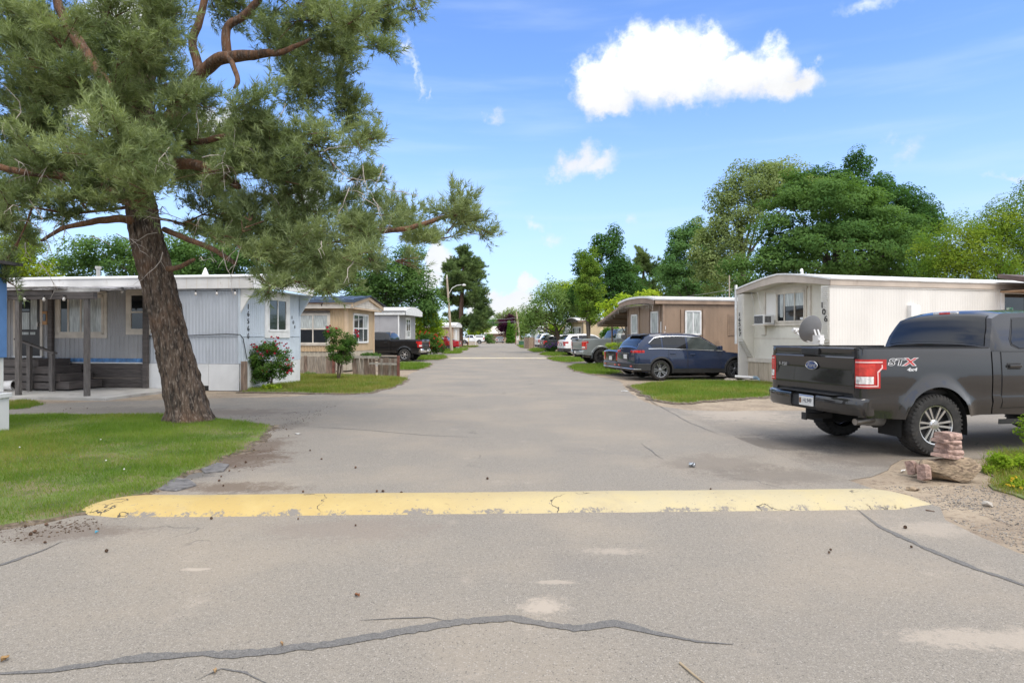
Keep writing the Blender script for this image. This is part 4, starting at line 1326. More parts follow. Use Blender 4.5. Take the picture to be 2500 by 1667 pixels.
B('roof_edge', m_white, (-0.46, 12, -0.14, -0.02, 3.14, 3.24))
h.end_fascia(m_browntrim, 2.92, 3.14, 3.28, -0.46, -0.40, 0.09, 2.4, zb_mid=3.03)
h.bow_roof(m_white, 3.20, 3.36, 0.09, 0.12, 0.5, 2.4)
B('soffit', m_brown, (-0.4, 0, -0.04, 3.8, 2.93, 2.955))
h.window('front', 1.0, 1.76, 1.62, 2.68, ((0, .5, 0, 1), (.5, 1, 0, 1)), 0.08, m_white, 0.0, curtain=(0, 1))
h.window('end', 0.42, 1.16, 1.25, 2.66, ((0, 1, .28, 1), (0, 1, 0, .28)), 0.08, m_white, 0.0, curtain=(0,))
h.window('end', 2.62, 3.34, 0.5, 2.6, ((0, 1, .58, 1), (0, 1, 0, .58)), 0.08, m_white, 0.0, curtain=(0,), glass=M('grey_door_panel', (0.16, 0.16, 0.16), 0.5))
vent = B('wall_vent', m_browntrim, (3.05, 3.9, -0.03, 0.0, 1.6, 2.55))
for k in range(11):
    B('vent_slat', m_brown, (3.1, 3.85, -0.045, -0.03, 1.65 + k * 0.08, 1.70 + k * 0.08), parent=vent)
for i, c in enumerate('16'):
    h.text(c, 'front', 0.08 - 0.02 * i, 1.92 - 0.22 * i, 0.22, m_white, off=-0.03)
MB().tube([(-0.06, 0.1, 2.2), (-0.06, 0.1, 1.7)], 0.018, 6).build('cable', m_white, h.root)
brown = h
aw = empty('carport_awning', (6.45, 26.9, 0), R(12.5), 'sloping brown carport awning on posts beside the brown mobile home', 'carport')
m_awn = M('brown_awning_metal', (0.17, 0.125, 0.10), 0.6, var=0.1)
y0_, z0_, y1_, z1_ = 3.86, 3.02, 7.1, 2.22
for k in range(12):                                                # ribbed pans running down the slope
    t = -0.3 + k * 0.5
    MB().add([(t, y0_, z0_), (t + 0.49, y0_, z0_), (t + 0.49, y1_, z1_), (t, y1_, z1_), (t, y0_, z0_ - 0.04), (t + 0.49, y0_, z0_ - 0.04), (t + 0.49, y1_, z1_ - 0.04), (t, y1_, z1_ - 0.04)],
             [(0, 1, 2, 3), (4, 7, 6, 5), (0, 4, 5, 1), (1, 5, 6, 2), (2, 6, 7, 3), (3, 7, 4, 0)]).build('roof_pan', m_awn, aw)
MB().bar((-0.33, y0_ - 0.05, z0_ + 0.0), (-0.33, y1_ + 0.05, z1_ - 0.02), 0.05, 0.14).build('edge_beam', m_browntrim, aw)
for f in (0.3, 0.62, 1.0):
    MB().bar((-0.3, y0_ + (y1_ - y0_) * f, z0_ + (z1_ - z0_) * f - 0.09), (5.7, y0_ + (y1_ - y0_) * f, z0_ + (z1_ - z0_) * f - 0.09), 0.06, 0.09).build('rafter', m_browntrim, aw)
for t in (0.4, 5.4):
    MB().box(t, t + 0.07, 6.95, 7.02, 0, 2.2).build('post', m_browntrim, aw)
ic = empty('icicle_lights', (6.45, 26.9, 0), R(12.5), 'unlit white icicle lights hanging from the brown home end fascia and awning', 'string lights')
mb, mw = MB(), MB()
r_ = random.Random(4)
edge = [(-0.49, -0.05 + 3.9 * k / 70, 2.93 + 0.11 * (1 - abs(2 * (k / 70) - 1) ** 2.4)) for k in range(71)] + [(-0.37, 3.9 + 3.2 * k / 40, 2.96 - 0.79 * k / 40) for k in range(41)]
mw.tube(edge, 0.008, 4)
for p in edge:
    ln = r_.choice((0.08, 0.14, 0.2, 0.26))
    q = (p[0] + r_.uniform(-.02, .02), p[1] + r_.uniform(-.04, .04), p[2] - ln)
    mw.tube([p, q], 0.004, 3)
    for f in (0.35, 0.7, 1.0):
        c = Vector(p).lerp(Vector(q), f)
        mb.box(c.x - .005, c.x + .005, c.y - .005, c.y + .005, c.z - .014, c.z + .014)
mw.build('wire', M('pale_wire', (0.25, 0.21, 0.17), 0.6), ic)
mb.build('light', M('pale_light', (0.42, 0.39, 0.34), 0.4), ic)['kind'] = 'stuff'

# far homes and shed on the right
m_tan2 = M('sand_siding', (0.50, 0.40, 0.255), 0.6, var=0.06, vs=1.2)
h = Home('sand_mobile_home', (6.3, 56.0), 10, 1, 'sand coloured mobile home with a tall front window behind the white car', 3.9, 12)
B = h.part
h.ribs('siding_panel', m_tan2, 'front', 0, 12, 0.1, 2.9, 0.4, 0.01)
h.ribs('siding_panel', m_tan2, 'end', 0, 3.9, 0.1, 2.9, 0.4, 0.01)
back_walls(h, m_tan2, 0.1, 2.9)
B('corner_trim', m_dkwood, (-0.04, 0.02, -0.05, 0.0, 0.1, 2.9))
B('fascia', m_browntrim, (-0.5, 12, -0.1, -0.03, 2.85, 3.02))
h.end_fascia(m_dkwood, 2.85, 3.02, 3.18, -0.52, -0.46, 0.1)
h.bow_roof(m_white, 3.04, 3.3, 0.06, 0.15, 0.6)
h.window('end', 0.5, 3.3, 1.3, 2.45, ((0, .22, 0, 1), (.22, .5, 0, 1), (.5, .78, 0, 1), (.78, 1, 0, 1)), 0.15, m_white, 0.0, curtain=(1, 2), glass=m_glass_dk)
B('meter_box', m_white, (1.6, 2.4, -0.16, 0, 1.4, 2.1))
sh = empty('garden_shed', (5.75, 64, 0), R(10), 'small white metal garden shed with a gambrel roof between far homes', 'shed')
MB().prism([(0, 0), (1.9, 0), (1.9, 1.85), (1.6, 2.3), (0.95, 2.6), (0.3, 2.3), (0, 1.85)], 0, 2.2, axis=0).build('wall', M('shed_white', (0.55, 0.56, 0.58), 0.5, var=0.06), sh)
for k, (a, b_) in enumerate((((-0.08, 1.8), (0.28, 2.36)), ((0.28, 2.36), (0.95, 2.68)), ((0.95, 2.68), (1.62, 2.36)), ((1.62, 2.36), (1.98, 1.8)))):
    MB().prism([a, b_, (b_[0], b_[1] - 0.05), (a[0], a[1] - 0.05)], -0.08, 2.3, axis=0).build('roof_sheet', M('shed_roof', (0.36, 0.38, 0.41), 0.5), sh)
MB().box(-0.03, 0, 0.55, 1.35, 0.05, 1.75).build('door', M('shed_door', (0.62, 0.62, 0.62), 0.5), sh)
h = Home('far_tan_home', (4.9, 82.0), 9, 1, 'tan home with a narrow dark window behind the willow crown', 3.9, 12)
B = h.part
h.ribs('siding_panel', m_tan2, 'front', 0, 12, 0.1, 3.0, 0.5, 0.01)
h.ribs('siding_panel', m_tan2, 'end', 0, 3.9, 0.1, 3.0, 0.5, 0.01)
back_walls(h, m_tan2, 0.1, 3.0)
B('fascia', m_tan2, (-0.3, 12, -0.1, -0.03, 2.95, 3.15))
h.bow_roof(m_white, 3.15, 3.5, 0.06, 0.15, 0.4)
h.window('end', 1.4, 2.6, 1.0, 2.6, ((0, .5, 0, 1), (.5, 1, 0, 1)), 0.15, m_dkwood, 0.0, glass=m_glass_dk)
h.window('front', 0.8, 1.8, 1.1, 2.4, ((0, 1, 0, 1),), 0.15, m_dkwood, 0.0, glass=m_glass_dk)
h = Home('far_white_home', (3.7, 101.0), 8, 1, 'pale grey home with a white roof at the far end of the road', 3.9, 12)
B = h.part
m_pg = M('pale_grey_siding', (0.42, 0.46, 0.46), 0.6, var=0.05)
h.ribs('siding_panel', m_pg, 'front', 0, 12, 0.1, 2.9, 0.5, 0.01)
h.ribs('siding_panel', m_pg, 'end', 0, 3.9, 0.1, 2.9, 0.5, 0.01)
back_walls(h, m_pg, 0.1, 2.9)
h.end_fascia(m_white, 2.8, 3.0, 3.3, -0.3, -0.2, 0.1)
h.bow_roof(m_white, 3.0, 3.4, 0.06, 0.15, 0.4)
h.window('end', 1.9, 2.9, 1.2, 2.5, ((0, .5, 0, 1), (.5, 1, 0, 1)), 0.2, m_white, 0.0, glass=m_glass_dk)
h.window('front', 0.5, 1.6, 1.0, 2.5, ((0, 1, 0, 1),), 0.2, m_white, 0.0, glass=m_glass_dk)
h = Home('cross_street_house', (-6.6, 168.0), 0, 1, 'small tan house with a pale roof across the far street', 7.0, 7.6)
B = h.part
h.ribs('siding_panel', m_tan2, 'front', 0, 7.6, 0.1, 2.5, 0.5, 0.01)
h.ribs('siding_panel', m_tan2, 'end', 0, 7, 0.1, 2.5, 0.5, 0.01)
back_walls(h, m_tan2, 0.1, 2.5)
B('garage_door', m_browntrim, (1.2, 4.4, -0.05, 0.0, 0.1, 2.2))
for ya, yb, s_ in ((-0.8, 3.5, 1), (3.5, 7.8, -1)):
    MB().add([(-0.8, -0.8 if s_ > 0 else 7.8, 2.35), (8.4, -0.8 if s_ > 0 else 7.8, 2.35), (8.4, 3.5, 4.3), (-0.8, 3.5, 4.3), (-0.8, -0.8 if s_ > 0 else 7.8, 2.2), (8.4, -0.8 if s_ > 0 else 7.8, 2.2), (8.4, 3.5, 4.15), (-0.8, 3.5, 4.15)],
             [(0, 1, 2, 3), (4, 7, 6, 5), (0, 4, 5, 1), (1, 5, 6, 2), (3, 7, 4, 0)]).build('roof_slope', m_cream_trim, h.root)
# ================================================================== vehicles
def paint(name, col, metal=0.4, rough=0.3, coat=1.0):
    return M(name, col, rough, metal, var=0.03, vs=2, coat=coat, spec=0.15)


m_tyre = M('tyre_rubber', (0.022, 0.021, 0.02), 0.85, var=0.25, vs=14, col2=(0.06, 0.052, 0.045), c2s=6, c2lo=0.5, c2hi=0.8)
m_rimm = M('machined_rim', (0.55, 0.55, 0.55), 0.28, metal=0.9, var=0.05)
m_rimdk = M('dark_rim', (0.05, 0.05, 0.052), 0.4, metal=0.5, var=0.1)
m_trimb = M('black_plastic', (0.018, 0.018, 0.019), 0.55, var=0.15, vs=6)
m_chrome = M('chrome', (0.75, 0.75, 0.76), 0.12, metal=1.0, var=0.02)
m_red = M('red_lens', (0.42, 0.008, 0.010), 0.12, var=0.15, vs=10, coat=1.0)
m_redhi = M('red_lens_inner', (0.52, 0.03, 0.022), 0.15, var=0.2, vs=14, coat=1.0)
m_clear = M('clear_lens', (0.62, 0.60, 0.58), 0.1, var=0.25, vs=30, coat=1.0)
m_lightbar = M('light_guide', (0.70, 0.45, 0.43), 0.2, var=0.05)
m_tint = M('privacy_glass', (0.010, 0.011, 0.013), 0.03, var=0.1, spec=0.55)
m_cglass = M('car_glass', (0.045, 0.055, 0.055), 0.03, var=0.2, vs=3, spec=0.8)
m_under = M('underbody', (0.012, 0.012, 0.012), 0.9)
m_plate = M('plate_white', (0.66, 0.66, 0.64), 0.4, var=0.08, vs=12)


def itp(pts, x):
    if x <= pts[0][0]:
        return pts[0][1]
    for (a, za), (b_, zb) in zip(pts[:-1], pts[1:]):
        if x <= b_:
            return za + (zb - za) * (x - a) / max(1e-9, b_ - a)
    return pts[-1][1]


def wheel_mesh(rad, width, rim_r, n_spokes, double, rim_mat, lugs=False, spoke_w=0.035):
    """tyre mesh with a rim mesh; the outside faces +y"""
    w = width / 2
    t = MB().lathe([(rim_r, w * 0.72), (rim_r + 0.012, w * 0.92), (rim_r + (rad - rim_r) * 0.5, w * 1.0), (rad - 0.03, w * 0.93), (rad - 0.006, w * 0.74), (rad, w * 0.4), (rad, -w * 0.4),
                    (rad - 0.006, -w * 0.74), (rad - 0.03, -w * 0.93), (rim_r + (rad - rim_r) * 0.5, -w), (rim_r, -w * 0.8)], 48, axis=1)
    if lugs:
        for k in range(44):
            a = 2 * math.pi * k / 44
            for s_, o_ in ((1, 0), (-1, 0.5)):
                a2 = a + o_ * 2 * math.pi / 44
                for (y0, y1, r0, r1, da) in ((w * 0.42, w * 0.98, rad - 0.035, rad + 0.004, 0.028), (w * 0.06, w * 0.40, rad - 0.02, rad + 0.005, 0.034)):
                    c0 = []
                    for r in (r0, r1):
                        for aa in (a2 - da, a2 + da):
                            for y in (y0 * s_, y1 * s_):
                                rr = r - (0.02 if abs(y) > w * 0.9 else 0)
                                c0.append((rr * math.cos(aa), y, rr * math.sin(aa)))
                    t.add(c0, [(0, 1, 3, 2), (4, 6, 7, 5), (0, 2, 6, 4), (1, 5, 7, 3), (0, 4, 5, 1), (2, 3, 7, 6)])
    tyre = t
    yf = w * 0.78
    rim = MB()
    rim.lathe([(rim_r * 1.0, w * 0.8), (rim_r * 1.01, yf + 0.012), (rim_r * 0.955, yf + 0.008), (rim_r * 0.93, yf - 0.03)], 40, axis=1)
    for k in range(n_spokes):
        for q in ((-1, 1) if double else (0,)):
            a = 2 * math.pi * k / n_spokes
            sp = 0.17 if double else 0.0
            p0 = Vector((math.cos(a + q * 0.30 * (1 if double else 0)) * 0.055, yf - 0.012, math.sin(a + q * 0.30 * (1 if double else 0)) * 0.055))
            p1 = Vector((math.cos(a + q * sp) * rim_r * 0.95, yf - 0.002, math.sin(a + q * sp) * rim_r * 0.95))
            d = (p1 - p0).normalized()
            n = Vector((-d.z, 0, d.x))
            vs = []
            for p, ww in ((p0, spoke_w * 0.75), (p1, spoke_w)):
                for dy in (-0.025, 0.0):
                    for s_ in (-1, 1):
                        vs.append(p + n * (s_ * ww / 2) + Vector((0, dy, 0)))
            rim.add(vs, [(0, 1, 3, 2), (4, 6, 7, 5), (0, 2, 6, 4), (1, 5, 7, 3), (2, 3, 7, 6), (0, 4, 5, 1)])
    rim.lathe([(0.0, yf + 0.004), (0.055, yf + 0.0), (0.075, yf - 0.02), (0.075, yf - 0.06)], 20, axis=1)
    barrel = MB().lathe([(rim_r * 0.99, w * 0.8), (rim_r * 0.93, -0.02), (rim_r * 0.92, -w * 0.8)], 40, axis=1).lathe([(0.0, yf - 0.075), (rim_r * 0.93, yf - 0.085)], 40, axis=1)
    return tyre, rim, barrel


class Car:
    def __init__(s, name, loc, heading, label, cat, sp, group=None):
        s.sp = sp
        s.root = empty(name, (loc[0], loc[1], 0), R(heading), label, cat, group)
        s.hw = sp['W'] / 2

    # half width of the body at (x, z)
    def Y(s, x, z):
        sp = s.sp
        y = s.hw * itp(sp['vert'], z)
        for (xe, rc, sg) in ((sp['xr'], sp.get('rc', 0.12), 1), (sp['xf'], sp.get('fc', 0.4), -1)):
            d = (x - xe) * sg
            if d < rc:
                d = max(d, 0)
                y -= (rc - math.sqrt(max(0, rc * rc - (rc - d) ** 2))) * sp.get('rk', 0.8)
        for xa in (0.0, sp['wb']):
            d = math.hypot(x - xa, z - sp['wr']) - sp['ar']
            if d > -0.02:
                y += sp.get('flare', 0.02) * math.exp(-(d / 0.075) ** 2)
        return y

    def zbot(s, x):
        sp = s.sp
        z = itp(sp['sill'], x)
        for xa in (0.0, sp['wb']):
            d = sp['ar'] ** 2 - (x - xa) ** 2
            if d > 0:
                z = max(z, sp['wr'] + math.sqrt(d))
        return z

    def cols(s, x0, x1, step=0.06):
        sp = s.sp
        xs = set(np.round(np.arange(x0, x1, step), 4).tolist()) | {x0, x1}
        for xa in (0.0, sp['wb']):
            for k in range(25):
                x = xa - sp['ar'] * math.cos(math.pi * k / 24) * 0.9999
                if x0 < x < x1:
                    xs.add(round(x, 5))
        for xe, sg in ((sp['xr'], 1), (sp['xf'], -1)):
            for d in (0.008, 0.025, 0.05, 0.09):
                x = xe + sg * d
                if x0 < x < x1:
                    xs.add(round(x, 5))
        return sorted(xs)

    def shell(s, name, mat, x0, x1, top, crown=0.03, nj=10, nk=8, closed=True, Y=None, zb=None, parent=None, xs=None):
        Y = Y or s.Y
        zb = zb or s.zbot
        rows = []
        for x in (xs or s.cols(x0, x1)):
            zt = top(x) - crown
            b_ = min(zb(x), zt)
            left = [(x, Y(x, b_ + (zt - b_) * j / nj), b_ + (zt - b_) * j / nj) for j in range(nj + 1)]
            yt = left[-1][1]
            mid = []
            if closed:
                for k in range(1, nk):
                    u = 1 - 2 * k / nk
                    mid.append((x, yt * u, zt + crown * (1 - abs(u) ** 3)))
            rows.append(left + mid + [(p[0], -p[1], p[2]) for p in reversed(left)])
        mb = MB().grid(rows)
        n = len(rows[0])
        if closed:
            for i in (0, len(rows) - 1):
                mb.f.append(tuple(range(i * n, i * n + n)))
        return mb.build(name, mat, parent or s.root, smooth_deg=38)

    def side(s, name, mat, side, zlo, zhi, off=0.006, rows=5, Y=None, parent=None, n=14, xs=None):
        """skin patch over the side between two lines zlo and zhi, each a list of (x, z)"""
        Y = Y or s.Y
        x0, x1 = max(zlo[0][0], zhi[0][0]), min(zlo[-1][0], zhi[-1][0])
        pts = sorted(set(list(np.linspace(x0, x1, n)) + [p[0] for p in zlo + zhi if x0 <= p[0] <= x1])) if xs is None else xs
        g = []
        for x in pts:
            a, b_ = itp(zlo, x), itp(zhi, x)
            a = min(a, b_)
            g.append([(x, side * (Y(x, a + (b_ - a) * j / rows) + off), a + (b_ - a) * j / rows) for j in range(rows + 1)])
        return MB().grid(g if side > 0 else g[::-1]).build(name, mat, parent or s.root, smooth_deg=40, recalc=False)

    def top_patch(s, name, mat, x0, x1, y0f, top, crown, off=0.006, Y=None, n=8, m_=10):
        """patch over the top surface, |y| up to y0f(x)"""
        g = []
        for i in range(n + 1):
            x = x0 + (x1 - x0) * i / n
            zt = top(x)
            yt = Y(x, zt - crown)
            row = []
            for k in range(m_ + 1):
                y = y0f(x) * (1 - 2 * k / m_)
                row.append((x, y, zt - crown + crown * (1 - min(1, abs(y / yt)) ** 3) + off))
            g.append(row)
        # shift along the outward normal of the slope
        sl = (top(x1) - top(x0)) / (x1 - x0)
        nx, nz = -sl / math.hypot(sl, 1), 1 / math.hypot(sl, 1)
        g = [[(p[0] + nx * off, p[1], p[2] - off + nz * off) for p in r] for r in g]
        return MB().grid(g).build(name, mat, s.root, smooth_deg=40, recalc=False)

    def rear_face(s, name, mat, y0, y1, z0, z1, x=None, d=0.012, bevel=0.004, parent=None):
        x = s.sp['xr'] if x is None else x
        return MB().box(x - d, x + 0.01, y0, y1, z0, z1).build(name, mat, parent or s.root, bevel=bevel)

    def wrap(s, name, mat, z0, z1, reach, out=0.03, th=0.05, front=False, y_from=None, parent=None, zc=None, lip=0.0):
        """band following the plan of the rear (or front) of the body, round both corners; y_from limits it to one corner"""
        sp = s.sp
        sg = -1 if front else 1
        xe = sp['xf'] if front else sp['xr']
        zm = (z0 + z1) / 2 if zc is None else zc
        half = []
        for d in (reach, reach * 0.6, 0.25, 0.16, 0.1, 0.06, 0.03, 0.01, 0.0):
            if d <= reach:
                half.append((xe + sg * d, s.Y(xe + sg * d, zm)))
        yb = half[-1][1]
        pl = half + ([(xe, yb * f) for f in (0.6, 0.2)] if y_from is None else ([(xe, y_from)] if y_from < yb else []))
        full = pl + [(x, -y) for x, y in reversed(pl)] if y_from is None else pl
        res = []
        sides = (1,) if y_from is None else (1, -1)
        for sd in sides:
            rows = []
            for i, (x, y) in enumerate(full):
                a, b_ = full[max(0, i - 1)], full[min(len(full) - 1, i + 1)]
                t = Vector((b_[0] - a[0], b_[1] - a[1]))
                nrm = Vector((-t.y, t.x)).normalized()
                if nrm.x * -sg < 0 and abs(nrm.x) > 0.3 or (abs(nrm.x) <= 0.3 and nrm.y * y < 0):
                    nrm = -nrm
                px_, py_ = x + nrm.x * out, y + nrm.y * out
                qx, qy = px_ - nrm.x * th, py_ - nrm.y * th
                rows.append([(qx, sd * qy, z0), (px_, sd * py_, z0 + lip), (px_, sd * py_, z1 - 0.012), (px_ - nrm.x * 0.012, sd * (py_ - nrm.y * 0.012), z1), (qx, sd * qy, z1), (qx, sd * qy, z0)])
            mb = MB().grid(rows)
            n = 6
            mb.f.append(tuple(range(0, 5)))
            mb.f.append(tuple(range((len(rows) - 1) * n, (len(rows) - 1) * n + 5)))
            res.append(mb.build(name, mat, parent or s.root, smooth_deg=35))
        return res

    def wheels(s, width, rim_r, n, double, mat, lugs=False, track=None, back=None, cap=None, spoke_w=0.035):
        sp = s.sp
        t, r_, bar = wheel_mesh(sp['wr'], width, rim_r, n, double, mat, lugs, spoke_w)
        tr = track or (sp['W'] / 2 - width / 2 - 0.03)
        w0 = t.build('wheel', m_tyre, s.root, smooth_deg=40)
        r_.build('rim', mat, w0, smooth_deg=30)
        bar.build('brake_drum', back or m_rimdk, w0, smooth_deg=40)
        if cap:
            MB().lathe([(0.0, width / 2 * 0.78 + 0.008), (0.036, width / 2 * 0.78 + 0.006)], 16, axis=1).build('hub_cap', cap, w0)
        for x, sd in ((0, 1), (0, -1), (sp['wb'], 1), (sp['wb'], -1)):
            w = w0 if (x == 0 and sd == 1) else dup(w0, s.root)
            w.location = (x, sd * tr, sp['wr'])
            w.rotation_euler = (0, 0.35 * x, 0 if sd > 0 else math.pi)
        for xa in (0, sp['wb']):                                 # wheel wells and floor
            for sd in (1, -1):
                mb = MB()
                prof = [(xa - (sp['ar'] + 0.005) * math.cos(math.pi * k / 16), sp['wr'] + (sp['ar'] + 0.005) * math.sin(math.pi * k / 16)) for k in range(17)]
                prof = [(prof[0][0], sp['wr'] - 0.15)] + prof + [(prof[-1][0], sp['wr'] - 0.15)]
                n_ = len(prof)
                mb.grid([[(x, sd * y, z) for x, z in prof] for y in (s.hw * 0.95, s.hw * 0.55)])
                mb.f.append(tuple(range(n_, 2 * n_)))
                mb.build('wheel_well', m_under, s.root, recalc=False)
        z = sp['sill'][len(sp['sill']) // 2][1]
        MB().box(sp['ar'] + 0.02, sp['wb'] - sp['ar'] - 0.02, -s.hw * 0.9, s.hw * 0.9, z - 0.02, z + 0.1).box(sp['xr'] + 0.15, sp['xf'] - 0.3, -s.hw * 0.5, s.hw * 0.5, z + 0.02, z + 0.2).build('floor_pan', m_under, s.root)


def suv(name, loc, heading, label, body, sp, cat='car', glass=None, rear_glass=None, rim=None, chrome=True, cladding=True, plate=None, lamp='wide', wheel=(0.25, 0.25, 5, True), group=None,
        dup_plate_y=0.0, detail=True):
    """estate-shaped car: lower body, greenhouse, glass, doors, lamps, bumpers, wheels"""
    glass = glass or m_tint
    c = Car(name, loc, heading, label, cat, sp, group)
    belt = lambda x: itp(sp['belt'], x)
    roof = lambda x: itp(sp['roof'], x)
    g0, g1 = sp['roof'][0][0], sp['roof'][-1][0]
    zroof = max(z for _, z in sp['roof'])

    def Yg(x, z):
        b_ = belt(x)
        t = max(0, (z - b_) / (zroof - b_))
        y = c.hw * sp.get('gin', 0.955) - sp['tum'] * t ** 1.25
        for xe, sg in ((g0, 1), (g1, -1)):
            d = (x - xe) * sg
            if d < 0.25:
                y -= 0.05 * (1 - max(0, d) / 0.25)
        return y
    c.shell('body', body, sp['xr'], sp['xf'], belt, 0.035)
    gx = sorted(set(np.round(np.arange(g0, g1, 0.07), 3).tolist() + [p[0] for p in sp['roof']] + [g0 + 0.01]))
    cr = 0.06
    gtop = lambda x: max(roof(x), belt(x) + 0.01)
    c.shell('cabin', body, g0, g1, lambda x: gtop(x) if gtop(x) > belt(x) + cr else belt(x) + cr, cr, Y=Yg, zb=lambda x: belt(x) - 0.05, xs=gx)
    for sd in (1, -1):
        for lo, hi, gm in sp['win']:
            c.side('side_window', gm if isinstance(gm, bpy.types.Material) else glass, sd, lo, hi, 0.006, 5, Yg)
        if chrome and sp.get('dlo'):
            for lo, hi in sp['dlo']:
                c.side('window_trim', m_chrome, sd, lo, hi, 0.010, 1, Yg)
        for (a, b_, z0, lab) in sp['doors']:
            zh = [(x, belt(x) - 0.04) for x in np.linspace(a, b_, 6)]
            zl = [(x, max(z0, c.zbot(x) + 0.05)) for x in np.linspace(a, b_, 20)]
            c.side('door_gap', m_black, sd, [(x - 0.0, z - 0.012) for x, z in [(a - 0.011, zl[0][1])] + zl + [(b_ + 0.011, zl[-1][1])]], [(a - 0.011, zh[0][1] + 0.01)] + [(x, z + 0.01) for x, z in zh] + [(b_ + 0.011, zh[-1][1] + 0.01)], 0.002, 8, n=24)
            d = c.side('door', body, sd, zl, zh, 0.005, 8, n=24)
            xh = a + 0.16
            zz = belt(xh) - 0.16
            MB().tube([(xh - 0.1, sd * (c.Y(xh, zz) + 0.012), zz), (xh - 0.07, sd * (c.Y(xh, zz) + 0.04), zz), (xh + 0.07, sd * (c.Y(xh, zz) + 0.04), zz), (xh + 0.1, sd * (c.Y(xh, zz) + 0.012), zz)], 0.016, 6).build('door_handle', body, d, smooth_deg=50)
        if cladding:
            c.side('sill_cladding', m_trimb, sd, [(x, c.zbot(x)) for x in np.linspace(sp['ar'] + 0.03, sp['wb'] - sp['ar'] - 0.03, 10)], [(x, c.zbot(x) + 0.15) for x in np.linspace(sp['ar'] + 0.03, sp['wb'] - sp['ar'] - 0.03, 10)], 0.008, 3)
            for xa in (0, sp['wb']):
                g = []
                for k in range(21):
                    a = math.pi * (k / 20 * 1.16 - 0.08)
                    row = []
                    for rr, o_ in ((sp['ar'] - 0.004, -0.03), (sp['ar'] - 0.002, 0.012), (sp['ar'] + 0.055, 0.010), (sp['ar'] + 0.06, -0.01)):
                        x, z = xa - rr * math.cos(a), sp['wr'] + rr * math.sin(a)
                        row.append((x, sd * (c.Y(x, max(z, c.zbot(x))) + o_), z))
                    g.append(row)
                MB().grid(g).build('arch_trim', m_trimb, c.root, smooth_deg=40)
        xm = sp['mirror']
        zm = belt(xm) + 0.10
        MB().box(xm - 0.05, xm + 0.06, sd * (Yg(xm, zm) + 0.03), sd * (Yg(xm, zm) + 0.24), zm - 0.07, zm + 0.08).build('side_mirror', body, c.root, bevel=0.025, smooth_deg=40)
    # glass front and rear
    rg0, rg1 = sp['rear_glass']
    c.top_patch('rear_window', rear_glass or glass, rg0, rg1, lambda x: Yg(x, gtop(x) - cr) - 0.10, gtop, cr, 0.008, Yg)
    fg0, fg1 = sp['front_glass']
    c.top_patch('windscreen', m_cglass, fg0, fg1, lambda x: Yg(x, gtop(x) - cr) - 0.06, gtop, cr, 0.008, Yg)
    if sp.get('spoiler'):
        x, z = sp['spoiler']
        MB().prism([(x - 0.16, z - 0.01), (x - 0.14, z + 0.022), (x + 0.2, z + 0.06), (x + 0.2, z)], -c.hw * 0.66, c.hw * 0.66, axis=1).build('spoiler', m_trimb if sp.get('spoiler_black') else body, c.root, bevel=0.008)
    # rear end
    xr = sp['xr']
    zb = belt(xr)
    c.wrap('rear_bumper', m_trimb if cladding else body, sp['sill'][0][1] - 0.02, sp['sill'][0][1] + 0.26, 0.62 if not cladding else 0.55, 0.025, lip=0.05)
    if chrome:
        c.wrap('bumper_chrome', m_chrome, sp['sill'][0][1] + 0.055, sp['sill'][0][1] + 0.08, 0.2, 0.034, 0.02)
    zl = zb - 0.05
    if lamp == 'wide':
        c.wrap('tail_light', m_red, zl - 0.075, zl + 0.015, 0.34, 0.008, 0.03, y_from=c.hw * 0.52)
        for sd in (1, -1):
            MB().lathe([(0.0, -0.03), (0.04, -0.025), (0.05, 0.0)], 14, axis=0, c=(xr + 0.01, sd * c.hw * 0.78, zl - 0.045)).build('lamp_ring', m_redhi, c.root)
    elif lamp == 'tall':
        c.wrap('tail_light', m_red, zl - 0.30, zl + 0.02, 0.20, 0.008, 0.03, y_from=c.hw * 0.66)
    elif lamp == 'corner':
        c.wrap('tail_light', m_red, zl - 0.17, zl + 0.0, 0.35, 0.008, 0.03, y_from=c.hw * 0.60)
        c.wrap('lamp_spear', m_red, zl - 0.33, zl - 0.17, 0.10, 0.008, 0.03, y_from=c.hw * 0.74)
    c.rear_face('plate', m_plate, -0.16 + dup_plate_y, 0.16 + dup_plate_y, zl - 0.31, zl - 0.15, d=0.02)
    c.rear_face('plate_recess', m_black, -0.3 + dup_plate_y, 0.3 + dup_plate_y, zl - 0.34, zl - 0.11, d=0.010)
    if chrome:
        c.rear_face('garnish', m_chrome, -0.34, 0.34, zl - 0.105, zl - 0.085, d=0.024)
    for sd in (1, -1):
        if detail:
            c.rear_face('reflector', m_red, sd * c.hw * 0.62 - 0.09, sd * c.hw * 0.62 + 0.09, sp['sill'][0][1] + 0.13, sp['sill'][0][1] + 0.19, x=xr - 0.03)
            MB().tube([(xr - 0.02, sd * c.hw * 0.62, sp['sill'][0][1] - 0.0), (xr + 0.25, sd * c.hw * 0.62, sp['sill'][0][1] + 0.02)], 0.045, 12, caps=False).build('exhaust', m_chrome, c.root)
    # front end
    c.wrap('front_bumper', m_trimb if cladding else body, sp['sill'][-1][1], sp['sill'][-1][1] + 0.22, 0.5, 0.02, front=True)
    c.wrap('headlight', m_clear, belt(sp['xf']) - 0.16, belt(sp['xf']) - 0.02, 0.4, 0.008, 0.03, front=True, y_from=c.hw * 0.55)
    MB().box(sp['xf'] - 0.02, sp['xf'] + 0.03, -0.45, 0.45, sp['sill'][-1][1] + 0.24, belt(sp['xf']) - 0.1).build('grille', m_black, c.root, bevel=0.01)
    c.wheels(wheel[0], wheel[1], wheel[2], wheel[3], rim or m_rimm)
    return c


